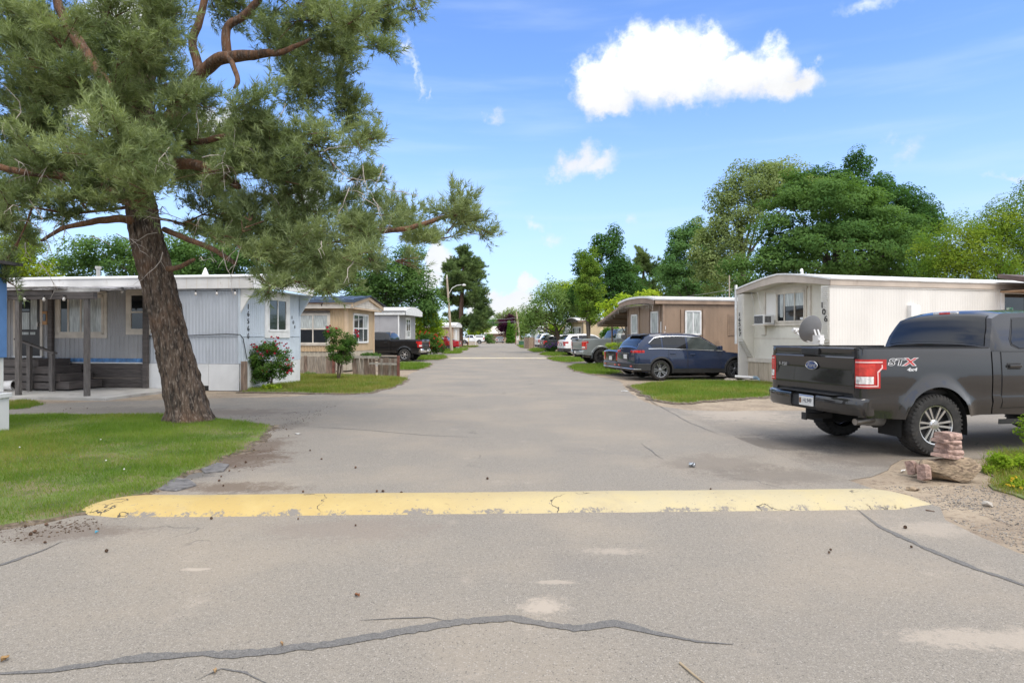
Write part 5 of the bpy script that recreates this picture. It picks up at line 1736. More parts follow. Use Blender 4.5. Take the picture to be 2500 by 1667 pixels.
def suv_spec(W=1.94, wb=2.93, ro=1.08, fo=0.98, wr=0.37, H=1.71, belt_r=1.13, belt_f=1.04, hood=0.98, nose=0.84):
    xr, xf = -ro, wb + fo
    b = [(xr, belt_r - 0.02), (0.0, belt_r), (wb * 0.62, belt_f + 0.02), (wb * 0.85, belt_f), (wb + 0.25, hood), (xf - 0.18, nose + 0.04), (xf, nose - 0.10)]
    bt = lambda x: itp(b, x)
    r = [(xr + 0.05, belt_r), (xr + 0.20, belt_r + 0.26), (xr + 0.42, H - 0.12), (xr + 0.62, H - 0.045), (0.1, H - 0.01), (0.85, H), (wb * 0.48, H - 0.03), (wb * 0.56, H - 0.10), (wb * 0.87, belt_f + 0.02)]
    top = H - 0.16
    win = [([(xr + 0.52, belt_r + 0.17), (xr + 0.68, belt_r + 0.02), (0.04, bt(0.04) + 0.015)], [(xr + 0.52, belt_r + 0.19), (xr + 0.75, top - 0.05), (0.04, top)], None),
           ([(0.10, bt(0.1) + 0.015), (0.98, bt(0.98) + 0.015)], [(0.10, top), (0.6, top + 0.015), (0.98, top + 0.01)], None),
           ([(1.05, bt(1.05) + 0.015), (wb * 0.80, bt(wb * 0.8) + 0.015)], [(1.05, top + 0.008), (wb * 0.53, top - 0.03), (wb * 0.80, bt(wb * 0.8) + 0.05)], m_cglass)]
    dlo = [([(xr + 0.5, belt_r - 0.01), (0.0, belt_r), (wb * 0.82, bt(wb * 0.82) - 0.005)], [(xr + 0.5, belt_r + 0.012), (0.0, belt_r + 0.016), (wb * 0.82, bt(wb * 0.82) + 0.016)]),
           ([(xr + 0.52, belt_r + 0.19), (xr + 0.75, top - 0.045), (0.04, top + 0.004), (0.6, top + 0.022), (1.05, top + 0.012), (wb * 0.53, top - 0.026), (wb * 0.80, bt(wb * 0.8) + 0.05)],
            [(xr + 0.52, belt_r + 0.215), (xr + 0.75, top - 0.02), (0.04, top + 0.027), (0.6, top + 0.045), (1.05, top + 0.036), (wb * 0.53, top - 0.002), (wb * 0.80, bt(wb * 0.8) + 0.075)])]
    return dict(W=W, wb=wb, xr=xr, xf=xf, wr=wr, ar=wr + 0.055, belt=b, roof=r, tum=0.20, rc=0.16, fc=0.55, flare=0.018, sill=[(xr, 0.34), (xr + 0.6, 0.28), (wb / 2, 0.26), (xf - 0.5, 0.25), (xf, 0.30)],
                vert=[(0.2, 0.93), (0.42, 0.985), (0.75, 1.0), (0.95, 0.985), (1.15, 0.955)], win=win, dlo=dlo, doors=[(0.30, 1.0, 0.42, ''), (1.04, wb - 0.62, 0.42, '')], mirror=wb * 0.76,
                rear_glass=(xr + 0.11, xr + 0.40), front_glass=(wb * 0.585, wb * 0.855), spoiler=(xr + 0.45, H - 0.11))


m_navy = paint('navy_paint', (0.009, 0.020, 0.055), 0.15)
sp = suv_spec(ro=0.96)
sp['spoiler_black'] = True
navy = suv('parked_car', (5.12, 23.38), 11, 'shiny dark blue family car parked beside the brown home', m_navy, sp, wheel=(0.255, 0.255, 5, True), rim=M('grey_rim', (0.28, 0.28, 0.29), 0.3, metal=0.8, var=0.08), group='cars parked along the road')
MB().box(navy.sp['xr'] - 0.008, navy.sp['xr'] + 0.01, -0.78, -0.58, 0.915, 0.945).build('badge', m_chrome, navy.root, bevel=0.003)

m_whitep = paint('white_paint', (0.70, 0.71, 0.72), 0.0, 0.3)
sp = suv_spec(W=2.0, wb=2.87, ro=1.15, H=1.80, belt_r=1.20, belt_f=1.12, hood=1.08, nose=0.95, wr=0.38)
suv('parked_car', (5.15, 52.4), 13, 'white family car with angular red tail lights parked beside the columnar tree', m_whitep, sp, lamp='corner', chrome=False, group='cars parked along the road', wheel=(0.25, 0.25, 5, False))
m_charc = paint('charcoal_paint', (0.045, 0.05, 0.048), 0.5)
sp = suv_spec(W=1.95, wb=2.9, H=1.78, belt_r=1.16, belt_f=1.08, hood=1.06)
suv('parked_car', (4.25, 68.6), 13, 'charcoal family car with chrome window line parked behind purple flowers', m_charc, sp, lamp='corner', group='cars parked along the road')
sp = suv_spec(W=2.0, wb=3.0, H=1.95, belt_r=1.25, belt_f=1.15, hood=1.12)
suv('parked_van', (4.0, 75.6), 12, 'white van parked between the plank fence and the charcoal car', m_whitep, sp, cat='van', lamp='corner', chrome=False, cladding=True, group='cars parked along the road')

# black saloon, tail and roof just showing behind the blue car
sp = suv_spec(W=1.85, wb=2.87, ro=1.08, fo=0.85, wr=0.33, H=1.44, belt_r=1.02, belt_f=0.95, hood=0.90, nose=0.76)
xr = sp['xr']
sp['belt'] = [(xr, 0.98), (xr + 0.08, 1.03), (xr + 0.62, 1.05), (0.2, 0.98), (1.8, 0.95), (2.4, 0.95), (3.1, 0.88), (sp['xf'] - 0.15, 0.74), (sp['xf'], 0.62)]
sp['roof'] = [(xr + 0.55, 1.05), (-0.1, 1.26), (0.35, 1.39), (0.8, 1.44), (1.2, 1.43), (1.5, 1.36), (2.35, 0.96)]
sp['win'] = [([(-0.25, 1.06), (0.1, 1.0), (0.35, 1.0)], [(-0.25, 1.07), (0.1, 1.25), (0.35, 1.31)], None), ([(0.4, 0.99), (1.1, 0.98)], [(0.4, 1.31), (0.8, 1.35), (1.1, 1.35)], None), ([(1.16, 0.98), (2.1, 0.975)], [(1.16, 1.35), (1.5, 1.29), (2.1, 1.0)], m_cglass)]
sp['dlo'] = []
sp['rear_glass'] = (xr + 0.62, 0.28)
sp['front_glass'] = (1.56, 2.3)
sp.pop('spoiler')
sp['sill'] = [(xr, 0.30), (xr + 0.6, 0.24), (1.4, 0.22), (3.2, 0.22), (sp['xf'], 0.26)]
m_blackp = paint('black_paint_gloss', (0.008, 0.008, 0.009), 0.1)
sedan_sp = dict(sp)
suv('parked_car', (5.05, 25.68), 11, 'black saloon with tall red tail lights, tail showing behind the dark blue car', m_blackp, sp, lamp='tall', cladding=False, chrome=True, group='cars parked along the road', glass=m_cglass)
m_redp = paint('red_paint', (0.33, 0.012, 0.022), 0.1)
suv('parked_car', (-7.55, 79.0), 172, 'red car parked by the foot of the second pine tree', m_redp, dict(sedan_sp), lamp='corner', cladding=False, chrome=False, group='cars parked along the road', glass=m_cglass)
sp = suv_spec(W=1.85, wb=2.6, H=1.65)
suv('parked_car', (-7.5, 66.5), 172, 'dark red car half hidden behind the orange roses and light pole', paint('dark_red_paint', (0.22, 0.012, 0.018), 0.2), sp, lamp='corner', chrome=True, group='cars parked along the road', glass=m_cglass)
suv('parked_car', (-2.9, 152.0), 95, 'small white car parked by the house across the far street', m_whitep, dict(sedan_sp), lamp='corner', cladding=False, chrome=False, group='cars parked along the road')


# ------------------------------------------------------------------ pickups
def pickup(name, loc, heading, label, body, lamp, rim, bumper, bed_rail=1.40, H=1.95, W=2.02, wb=3.68, wr=0.41, ar=0.50, wheel=(0.29, 0.255, 6, True), lugs=False, canopy=None, group=None, glass=None, flare=0.045, cladding=None):
    """crew-cab pickup: open bed with inner walls, tailgate, cab, hood"""
    xr, xf, xc = -1.10, wb + 0.95, 0.86
    sp = dict(W=W, wb=wb, xr=xr, xf=xf, wr=wr, ar=ar, rc=0.07, rk=1.0, fc=0.45, flare=flare, tum=0.24,
              sill=[(xr, 0.53), (-0.55, 0.50), (0.55, 0.52), (xc, 0.54), (wb / 2, 0.50), (wb - 0.6, 0.5), (xf, 0.5)],
              vert=[(0.4, 0.955), (0.62, 0.972), (0.70, 0.99), (0.76, 0.975), (1.0, 0.985), (1.2, 0.975), (1.33, 0.965), (1.45, 0.955)])
    c = Car(name, loc, heading, label, 'pickup truck', sp, group)
    hw = c.hw
    zr = bed_rail
    # bed: two outer sides with a rolled rail, inner walls, floor, head wall
    for sd in (1, -1):
        rows = []
        for x in c.cols(xr, xc):
            b_ = c.zbot(x)
            r = [(x, sd * c.Y(x, b_ + (zr - 0.03 - b_) * j / 12), b_ + (zr - 0.03 - b_) * j / 12) for j in range(13)]
            yt = abs(r[-1][1])
            r += [(x, sd * (yt - 0.008), zr - 0.008), (x, sd * (yt - 0.03), zr), (x, sd * (yt - 0.10), zr), (x, sd * (yt - 0.11), zr - 0.02), (x, sd * (yt - 0.11), 0.86)]
            rows.append(r)
        mb = MB().grid(rows)
        mb.f.append(tuple(range(len(rows[0]))))
        mb.build('bed_side', body, c.root, smooth_deg=40)
        MB().bar((xr + 0.01, sd * (hw * 0.955 - 0.06), zr + 0.004), (xc - 0.01, sd * (hw * 0.955 - 0.06), zr + 0.004), 0.09, 0.014).build('bed_rail_cap', m_trimb, c.root)
    MB().box(xr + 0.05, xc, -hw * 0.85, hw * 0.85, 0.80, 0.86).build('bed_floor', m_trimb, c.root)
    MB().box(xc - 0.05, xc - 0.004, -hw * 0.86, hw * 0.86, 0.80, zr - 0.01).build('bed_head', body, c.root)
    # cab and hood
    belt = lambda x: itp([(xc, zr - 0.02), (2.2, zr - 0.02), (3.15, zr - 0.07), (wb - 0.1, 1.24), (xf - 0.25, 1.18), (xf - 0.06, 1.08), (xf, 0.92)], x)
    roofp = [(xc + 0.03, zr - 0.02), (xc + 0.10, zr + 0.22), (xc + 0.22, H - 0.09), (xc + 0.40, H - 0.02), (1.9, H), (2.45, H - 0.03), (2.62, H - 0.08), (3.35, belt(3.35) + 0.02)]
    roof = lambda x: itp(roofp, x)
    g0, g1 = roofp[0][0], roofp[-1][0]

    def Yg(x, z):
        t = max(0, (z - belt(x)) / (H - belt(x)))
        return hw * 0.945 - sp['tum'] * t ** 1.2 - (0.05 * (1 - (x - g0) / 0.1) if x < g0 + 0.1 else 0)
    c.shell('cab_body', body, xc + 0.02, xf, belt, 0.03)
    cr = 0.06
    gt = lambda x: max(roof(x), belt(x) + cr)
    gx = sorted(set(np.round(np.arange(g0, g1, 0.07), 3).tolist() + [p[0] for p in roofp] + [g0 + 0.02, g0 + 0.05]))
    c.shell('cab_roof', body, g0, g1, gt, cr, Y=Yg, zb=lambda x: belt(x) - 0.05, xs=gx)
    top = H - 0.15
    for sd in (1, -1):
        for lo, hi, gm in (([(1.24, zr + 0.05), (1.34, zr + 0.0), (2.02, zr - 0.005)], [(1.24, zr + 0.10), (1.40, top - 0.01), (2.02, top + 0.02)], glass or m_tint), ([(2.12, zr - 0.005), (3.08, zr - 0.05)], [(2.12, top + 0.02), (2.5, top + 0.0), (3.08, zr - 0.01)], m_cglass)):
            gp = c.side('window_gap', m_black, sd, [(x + (-0.02 if i == 0 else 0.02 if i == len(lo) - 1 else 0), z - 0.02) for i, (x, z) in enumerate(lo)], [(x + (-0.02 if i == 0 else 0.02 if i == len(hi) - 1 else 0), z + 0.02) for i, (x, z) in enumerate(hi)], 0.003, 5, Yg)
            c.side('side_window', gm, sd, lo, hi, 0.008, 5, Yg)
        for a, b_ in ((1.02, 2.05), (2.09, 3.16)):
            zl = [(x, max(0.62, c.zbot(x) + 0.05)) for x in np.linspace(a, b_, 14)]
            zh = [(x, belt(x) - 0.035) for x in np.linspace(a, b_, 14)]
            c.side('door_gap', m_black, sd, [(a - 0.012, zl[0][1] - 0.012)] + [(x, z - 0.012) for x, z in zl] + [(b_ + 0.012, zl[-1][1] - 0.012)], [(a - 0.012, zh[0][1] + 0.01)] + [(x, z + 0.01) for x, z in zh] + [(b_ + 0.012, zh[-1][1] + 0.01)], 0.002, 10)
            d = c.side('door', body, sd, zl, zh, 0.006, 10, n=20)
            xh, zh_ = a + 0.19, 1.17
            yh = c.Y(xh, zh_)
            MB().box(xh - 0.11, xh + 0.11, sd * (yh - 0.01), sd * (yh + 0.012), zh_ - 0.045, zh_ + 0.045).build('handle_plate', m_trimb, d, bevel=0.01)
            MB().box(xh - 0.10, xh + 0.10, sd * (yh + 0.012), sd * (yh + 0.042), zh_ - 0.018, zh_ + 0.02).build('door_handle', body, d, bevel=0.01)
        MB().box(2.95, 3.08, sd * (hw * 0.93), sd * (hw * 0.93 + 0.27), zr + 0.0, zr + 0.24).build('side_mirror', body, c.root, bevel=0.03, smooth_deg=40)
        if cladding:
            for xa in (0, wb):
                g = []
                for k in range(25):
                    a = math.pi * (k / 24 * 1.1 - 0.05)
                    row = []
                    for rr, o_ in ((ar - 0.004, -0.04), (ar - 0.002, 0.012), (ar + 0.07, 0.010), (ar + 0.075, -0.01)):
                        x, z = xa - rr * math.cos(a), wr + rr * math.sin(a)
                        row.append((x, sd * (c.Y(x, max(z, c.zbot(x))) + o_), z))
                    g.append(row)
                MB().grid(g).build('arch_trim', cladding, c.root, smooth_deg=40)
    c.side('running_board', m_trimb, -1, [(0.95, 0.40), (3.1, 0.40)], [(0.95, 0.47), (3.1, 0.47)], 0.03, 1)
    c.side('running_board', m_trimb, 1, [(0.95, 0.40), (3.1, 0.40)], [(0.95, 0.47), (3.1, 0.47)], 0.03, 1)
    c.top_patch('rear_window', m_tint, xc + 0.055, xc + 0.30, lambda x: Yg(x, gt(x) - cr) - 0.085, gt, cr, 0.010, Yg)
    c.top_patch('windscreen', m_cglass, 2.68, 3.28, lambda x: Yg(x, gt(x) - cr) - 0.06, gt, cr, 0.010, Yg)
    bl = MB().box(xc + 0.265, xc + 0.30, -0.21, 0.21, H - 0.085, H - 0.035).build('brake_light', m_clear, c.root, bevel=0.008)
    MB().box(xc + 0.258, xc + 0.266, -0.09, 0.09, H - 0.08, H - 0.04).build('brake_lens', m_redhi, bl)
    # tailgate: lower panel, crease, top lip, handle
    tg = MB()
    prof = [(xr + 0.055, 0.80), (xr + 0.0, 0.82), (xr - 0.008, 0.95), (xr + 0.012, 1.12), (xr - 0.006, 1.25), (xr - 0.016, 1.285), (xr - 0.002, 1.30), (xr + 0.004, zr - 0.05), (xr - 0.012, zr - 0.01), (xr + 0.0, zr + 0.006), (xr + 0.06, zr + 0.006)]
    yt_ = 0.84 * hw / 1.01
    ys = [-yt_, -yt_ * 0.5, 0, yt_ * 0.5, yt_]
    tg.grid([[(x, y, z) for x, z in prof] for y in ys])
    tg.grid([[(xr + 0.06, y, 0.80) for y in (-yt_, yt_)], [(xr + 0.06, y, zr + 0.006) for y in (-yt_, yt_)]])
    for y in (-yt_, yt_):
        tg.add([(x, y, z) for x, z in prof], [tuple(range(len(prof)))])
    t_ = tg.build('tailgate', body, c.root, smooth_deg=30)
    MB().box(xr + 0.02, xr + 0.09, -hw * 0.945, hw * 0.945, 0.76, zr - 0.015).build('tailgate_gap', m_black, c.root)
    MB().box(xr - 0.030, xr + 0.01, -0.16, 0.20, zr - 0.105, zr - 0.012).build('handle_housing', m_trimb, t_, bevel=0.012)
    MB().box(xr - 0.034, xr - 0.028, -0.09, 0.13, zr - 0.098, zr - 0.06).build('tailgate_handle', m_black, t_, bevel=0.002)
    # tail lights
    for sd in (1, -1):
        z0, z1 = lamp
        def lens(nm, mt, ya, xb, za, zb_, o_, par=None):
            """lens over the corner: along the rear from |y| = ya to the corner, then along the side to xb"""
            pl = [(xr - o_, ya), (xr - o_, hw * 0.93)] + [(x, c.Y(x, 1.1) + o_) for x in (xr + 0.012, xr + 0.03, xr + 0.055, xr + 0.08)] + [(x, c.Y(x, 1.1) + o_) for x in np.linspace(xr + 0.1, xb, 4)]
            rows = [[(x, sd * y, za), (x, sd * y, zb_)] for x, y in pl]
            rows2 = [[(x + o_ * 0.8, sd * (y - o_ * 0.9), za), (x + o_ * 0.8, sd * (y - o_ * 0.9), zb_)] for x, y in pl]
            mb = MB().grid(rows).grid([[r[0] for r in rows], [r[0] for r in rows2]]).grid([[r[1] for r in rows], [r[1] for r in rows2]]).grid([rows[0], rows2[0]]).grid([rows[-1], rows2[-1]])
            return mb.build(nm, mt, par or c.root, smooth_deg=35)
        ln = lens('tail_light', m_red, hw * 0.855, xr + 0.24, z0, z1, 0.014)
        lens('lamp_cap', m_red, hw * 0.855, xr + 0.33, z1 - 0.13, z1, 0.0145, ln)
        lens('inner_lens', m_redhi, hw * 0.875, xr + 0.16, z0 + 0.16, z1 - 0.06, 0.018, ln)
        lens('reverse_lens', m_clear, hw * 0.875, xr + 0.14, z0 + 0.055, z0 + 0.15, 0.019, ln)
        if lugs:
            lens('light_guide', m_lightbar, hw * 0.87, xr + 0.27, z1 - 0.045, z1 - 0.028, 0.020, ln)
            lens('light_guide', m_lightbar, hw * 0.87, xr + 0.20, z0 + 0.02, z0 + 0.036, 0.020, ln)
            pts = [(xr + 0.27, z1 - 0.036), (xr + 0.265, z1 - 0.115), (xr + 0.205, z1 - 0.165), (xr + 0.195, z0 + 0.03)]
            c.side('light_guide', m_lightbar, sd, [(xr + 0.19, z0 + 0.02), (xr + 0.207, z0 + 0.02)], [(xr + 0.19, z1 - 0.17), (xr + 0.207, z1 - 0.16)], 0.020, 3, parent=ln, n=2)
            c.side('light_guide', m_lightbar, sd, [(xr + 0.19, z1 - 0.17), (xr + 0.207, z1 - 0.175), (xr + 0.275, z1 - 0.11)], [(xr + 0.19, z1 - 0.155), (xr + 0.20, z1 - 0.15), (xr + 0.275, z1 - 0.09)], 0.020, 1, parent=ln, n=6)
            c.side('light_guide', m_lightbar, sd, [(xr + 0.258, z1 - 0.115), (xr + 0.275, z1 - 0.115)], [(xr + 0.258, z1 - 0.03), (xr + 0.275, z1 - 0.03)], 0.020, 2, parent=ln, n=2)
    # rear bumper: two wings, low middle with step pad and plate, hitch
    bz0, bz1 = 0.55, 0.77
    xb = xr - 0.11
    for sd in (1, -1):
        pl = [(xr + 0.10, hw * 0.985), (xr + 0.03, hw * 0.985), (xr - 0.03, hw * 0.965), (xr - 0.07, hw * 0.92), (xb, hw * 0.80), (xb - 0.035, hw * 0.45), (xb - 0.04, 0.27 * hw)]
        rows = []
        for x, y in pl:
            rows.append([(x + 0.10, sd * y * 0.97, bz0 + 0.02), (x + 0.035, sd * y, bz0), (x, sd * y, bz0 + 0.05), (x, sd * y, bz1 - 0.045), (x + 0.012, sd * y, bz1 - 0.012), (x + 0.03, sd * y, bz1), (max(x + 0.10, xr + 0.02), sd * y * 0.98, bz1 + 0.012)])
        mb = MB().grid(rows)
        mb.f.append(tuple(range(len(rows[0]))))
        mb.f.append(tuple(range((len(rows) - 1) * 7, len(rows) * 7)))
        mb.build('bumper_wing', bumper, c.root, smooth_deg=35)
    MB().prism([(xb + 0.0, bz0), (xb - 0.02, bz0 + 0.04), (xb - 0.005, bz1 - 0.04), (xb + 0.04, bz1 - 0.005), (xr + 0.05, bz1 + 0.01), (xr + 0.05, bz0)], -0.275 * hw, 0.275 * hw, axis=1).build('bumper_middle', m_trimb, c.root, bevel=0.01)
    MB().box(xb - 0.03, xr + 0.02, -0.62, 0.62, bz1 + 0.0135, bz1 + 0.022).build('step_pad', m_trimb, c.root)
    pt = MB().box(xb - 0.03, xb - 0.024, -0.215, 0.095, bz0 + 0.045, bz0 + 0.195).build('plate', m_plate, c.root, bevel=0.002)
    MB().box(xr - 0.12, xr + 0.3, -0.04, 0.04, 0.40, 0.48).box(xr - 0.135, xr - 0.11, -0.05, 0.05, 0.39, 0.49).build('tow_hitch', m_trimb, c.root, bevel=0.004)
    MB().tube([(xr + 0.33, -0.60, 0.47), (xr + 0.62, -0.60, 0.46), (xr + 0.9, -0.58, 0.5)], 0.10, 12).build('muffler', m_alu, c.root, smooth_deg=40)
    MB().tube([(xr + 0.12, -0.70, 0.44), (xr + 0.42, -0.66, 0.46)], 0.05, 14, caps=False).tube([(xr + 0.12, -0.70, 0.44), (xr + 0.42, -0.66, 0.46)], 0.043, 14).build('exhaust', M('dull_steel', (0.30, 0.28, 0.26), 0.4, metal=0.8, var=0.15), c.root, smooth_deg=40)
    MB().tube([(0, -hw * 0.8, wr), (0, hw * 0.8, wr)], 0.06, 10).tube([(-0.14, 0, wr), (-0.08, 0, wr), (0.1, 0, wr), (0.16, 0, wr)], [0.08, 0.17, 0.17, 0.08], 14).build('rear_axle', m_under, c.root, smooth_deg=40)
    # front
    c.wrap('front_bumper', bumper, 0.5, 0.75, 0.5, 0.04, front=True)
    c.wrap('headlight', m_clear, 0.92, 1.08, 0.3, 0.01, 0.03, front=True, y_from=hw * 0.6)
    MB().box(xf - 0.02, xf + 0.04, -0.55, 0.55, 0.78, 1.04).build('grille', m_trimb, c.root, bevel=0.015)
    c.wheels(wheel[0], wheel[1], wheel[2], wheel[3], rim, lugs, track=hw - wheel[0] / 2 - 0.01, cap=None, spoke_w=0.03 if wheel[3] else 0.06)
    if canopy:
        rows = []
        for x in (xr + 0.02, xr + 0.12, xc - 0.1, xc):
            zt = H - (0.06 if x > xr + 0.05 else 0.16)
            rows.append([(x, hw * 0.93, zr + 0.01), (x, hw * 0.86, zt - 0.08), (x, hw * 0.7, zt), (x, 0, zt + 0.04), (x, -hw * 0.7, zt), (x, -hw * 0.86, zt - 0.08), (x, -hw * 0.93, zr + 0.01)])
        mb = MB().grid(rows)
        mb.f.append(tuple(range(7)))
        cn = mb.build('bed_canopy', canopy, c.root, smooth_deg=30)
        for sd in (1, -1):
            MB().add([(xr + 0.25, sd * (hw * 0.915 + .012), zr + 0.10), (xc - 0.15, sd * (hw * 0.915 + .012), zr + 0.10), (xc - 0.15, sd * (hw * 0.865 + .012), H - 0.19), (xr + 0.35, sd * (hw * 0.865 + .012), H - 0.19)], [(0, 1, 2, 3)]).build('canopy_window', m_tint, cn)
        MB().box(xr - 0.0, xr + 0.015, -0.7, 0.7, zr + 0.1, H - 0.28).build('canopy_window', m_tint, cn)
    c.plate = pt
    c.tg = t_
    return c


m_dkgrey = paint('magnetic_grey_paint', (0.034, 0.033, 0.034), 0.55, 0.25)
f = pickup('pickup_truck', (5.36, 9.21), 11, 'dark grey crew cab pickup with red tail lights parked by the brick pile', m_dkgrey, (0.905, 1.275), m_rimm, m_dkgrey, 1.415, 1.965, lugs=True, group='pickup trucks along the road')
rt = f.root
xr, hw = f.sp['xr'], f.hw
m_silver = M('silver_badge', (0.62, 0.62, 0.64), 0.25, metal=0.7, var=0.03)
text_part('F-150', 0.075, m_silver, 'badge', rt, face_mtx((xr - 0.014, 0.655, 1.155), (0, -1, 0), (0, 0, 1)), 0.004, sx=1.15)
ov = MB().lathe([(0.0, 0.012), (0.115, 0.010), (0.128, 0.0)], 32, axis=0).build('oval_badge', M('badge_blue', (0.02, 0.045, 0.16), 0.2, coat=1.0), rt)
ov.matrix_local = Matrix.Translation((xr - 0.006, -0.005, 1.16)) @ Matrix.Rotation(math.pi, 4, 'Z') @ Matrix.Diagonal((1, 1, 0.46, 1))
rg = MB().tube([(0.0, math.cos(2 * math.pi * k / 32) * 0.124, math.sin(2 * math.pi * k / 32) * 0.057) for k in range(33)], 0.006, 6).build('badge_ring', m_chrome, rt)
rg.location = (xr - 0.012, -0.005, 1.16)
text_part('Ford', 0.095, m_silver, 'badge_script', rt, face_mtx((xr - 0.019, -0.005, 1.16), (0, -1, 0), (0, 0, 1)), 0.002, 0.25, sx=0.95)
ft = f.Y(-0.55, 1.22)
m_decal = M('decal_black', (0.01, 0.01, 0.01), 0.4)
m_decal_r = M('decal_red', (0.5, 0.03, 0.03), 0.4)
def decal(s_, x, z, size, mat, sh=0.18, sx=1.5, o_=0.004, of=0.0):
    text_part(s_, size, mat, 'decal', rt, face_mtx((x, -(f.Y(x, z) + o_), z), (1, 0, 0), (0, 0, 1)), 0.0012, sh, sx=sx, offset=of)
m_sil2 = M('decal_silver', (0.60, 0.60, 0.61), 0.4)
decal('S', -0.685, 1.235, 0.115, m_sil2, sx=1.75, of=0.008)
decal('T', -0.565, 1.235, 0.115, m_sil2, sx=1.75, of=0.008)
decal('S', -0.685, 1.235, 0.115, m_decal, sx=1.75, o_=0.0075, of=0.0)
decal('T', -0.565, 1.235, 0.115, m_decal, sx=1.75, o_=0.0075, of=0.0)
decal('X', -0.415, 1.235, 0.130, m_sil2, sx=1.8, of=0.009)
decal('X', -0.415, 1.235, 0.130, m_decal_r, sx=1.8, o_=0.0075, of=0.001)
decal('4x4', -0.38, 1.14, 0.062, m_sil2, sx=1.6, of=0.002)
text_part('HL949', 0.085, M('plate_ink', (0.03, 0.03, 0.05), 0.5), 'plate_text', f.plate, face_mtx((xr - 0.1415, -0.085, 0.665), (0, -1, 0), (0, 0, 1)), 0.001, sx=0.82)
MB().box(xr - 0.1412, xr - 0.1405, 0.045, 0.09, 0.625, 0.70).build('plate_picture', M('plate_brown', (0.20, 0.10, 0.05), 0.5), f.plate)
MB().box(xr - 0.1412, xr - 0.1405, -0.21, 0.09, 0.725, 0.742).build('plate_stripe', M('plate_blue', (0.15, 0.22, 0.42), 0.5), f.plate)
MB().lathe([(0, 0), (0.03, 0), (0.03, 0.11), (0.0, 0.14)], 10, c=(1.1, -0.35, 1.42)).build('aerial', m_black, rt)

m_gmc = paint('silver_green_paint', (0.29, 0.32, 0.32), 0.4, 0.3)
pickup('pickup_truck', (4.80, 36.5), 13, 'silver grey lifted pickup with tall red lights under the brown carport awning', m_gmc, (0.85, 1.30), m_rimdk, m_gmc, 1.44, 2.02, wr=0.43, ar=0.52, lugs=True, group='pickup trucks along the road', cladding=M('grey_cladding', (0.05, 0.055, 0.06), 0.5), wheel=(0.30, 0.26, 6, True))
pickup('pickup_truck', (-6.62, 40.55), 172, 'black pickup with chrome bumper parked in front of the grey mobile home', m_blackp, (0.88, 1.26), m_rimm, m_chrome, 1.36, 1.88, wr=0.40, ar=0.47, group='pickup trucks along the road', flare=0.03, wheel=(0.27, 0.235, 6, False))
pickup('pickup_truck', (-6.9, 134.5), 178, 'white pickup with a bed canopy standing on the far cross street', m_whitep, (0.9, 1.25), m_rimm, m_chrome, 1.30, 1.85, W=1.95, wb=3.1, wr=0.38, ar=0.45, canopy=m_whitep, group='pickup trucks along the road', cladding=M('grey_cladding2', (0.14, 0.14, 0.15), 0.5))
# ================================================================== trees and plants
m_bark = M('grey_bark', (0.10, 0.085, 0.07), 0.9, var=0.3, vs=6, stretch=(4, 4, 0.8), bump=0.6, bs=20)
m_bark2 = M('brown_bark', (0.085, 0.058, 0.042), 0.9, var=0.3, vs=6, stretch=(4, 4, 0.8), bump=0.6, bs=20)


def unit(r, n):
    v = r.normal(size=(n, 3))
    return v / np.linalg.norm(v, axis=1, keepdims=True)


def leaf_quads(r, pos, nrm, size, droop=0.0, aspect=0.62):
    """one folded diamond per leaf"""
    n = len(pos)
    a = unit(r, n)
    if droop:
        a = a * (1 - droop) + np.array([0, 0, -1.0]) * droop
    t = a - nrm * np.sum(a * nrm, 1, keepdims=True)
    t /= np.maximum(1e-6, np.linalg.norm(t, axis=1, keepdims=True))
    b = np.cross(nrm, t)
    s = size * r.uniform(0.6, 1.35, (n, 1))
    q = np.stack([pos - t * s * 0.5, pos + b * s * aspect * 0.5 + nrm * s * 0.10, pos + t * s * 0.5, pos - b * s * aspect * 0.5 + nrm * s * 0.10], 1)
    return q.reshape(-1, 3)


def lobes_world(lobes, D, ox=0.0, depth=1.0):
    out = []
    for i, lb in enumerate(lobes):
        px, py, rx, ry = lb[:4]
        dd = D + (lb[4] if len(lb) > 4 else 0.0)
        c = P(px, py, dd)
        out.append((np.array(c), np.array([rx * dd / FPX, max(rx, ry) * 0.9 * depth * dd / FPX, ry * dd / FPX])))
    return out


def crown(name, parent, W, mat, leaf, dens, rc, seed, droop=0.0, flat=0.7, aspect=0.62, hollow=0.35, core=None):
    """leaf clumps spread through each lobe, thicker towards its skin"""
    r = np.random.default_rng(seed)
    V = []
    cents = []
    for c, rad in W:
        area = 4 * math.pi * ((rad[0] * rad[1]) ** 1.6 + (rad[0] * rad[2]) ** 1.6 + (rad[1] * rad[2]) ** 1.6) ** (1 / 1.6) / 3 ** (1 / 1.6)
        m_ = max(5, int(area / (rc * rc * 1.9)))
        u = unit(r, m_)
        f = r.uniform(hollow, 1.0, (m_, 1)) ** 0.6
        cc = c + u * f * rad
        cents.append(cc)
        for p, uu in zip(cc, u):
            rr = rc * r.uniform(0.6, 1.25)
            k = max(8, int(dens * 9 * rr * rr / (leaf * leaf)))
            d = unit(r, k) * (r.uniform(0.1, 1, (k, 1)) ** 0.45) * rr
            d[:, 2] *= flat
            if droop:
                d[:, 2] = d[:, 2] * 1.6 - np.hypot(d[:, 0], d[:, 1]) * 0.6
            nr = unit(r, k) * 0.75 + np.array([0, 0, 0.65]) + uu * 0.45 + d / rr * 0.5
            nr /= np.linalg.norm(nr, axis=1, keepdims=True)
            V.append(leaf_quads(r, p + d, nr, leaf, droop, aspect))
    V = np.concatenate(V)
    o = np_mesh(name, V, np.arange(len(V)), 4, mat, parent)
    return o, np.concatenate(cents)


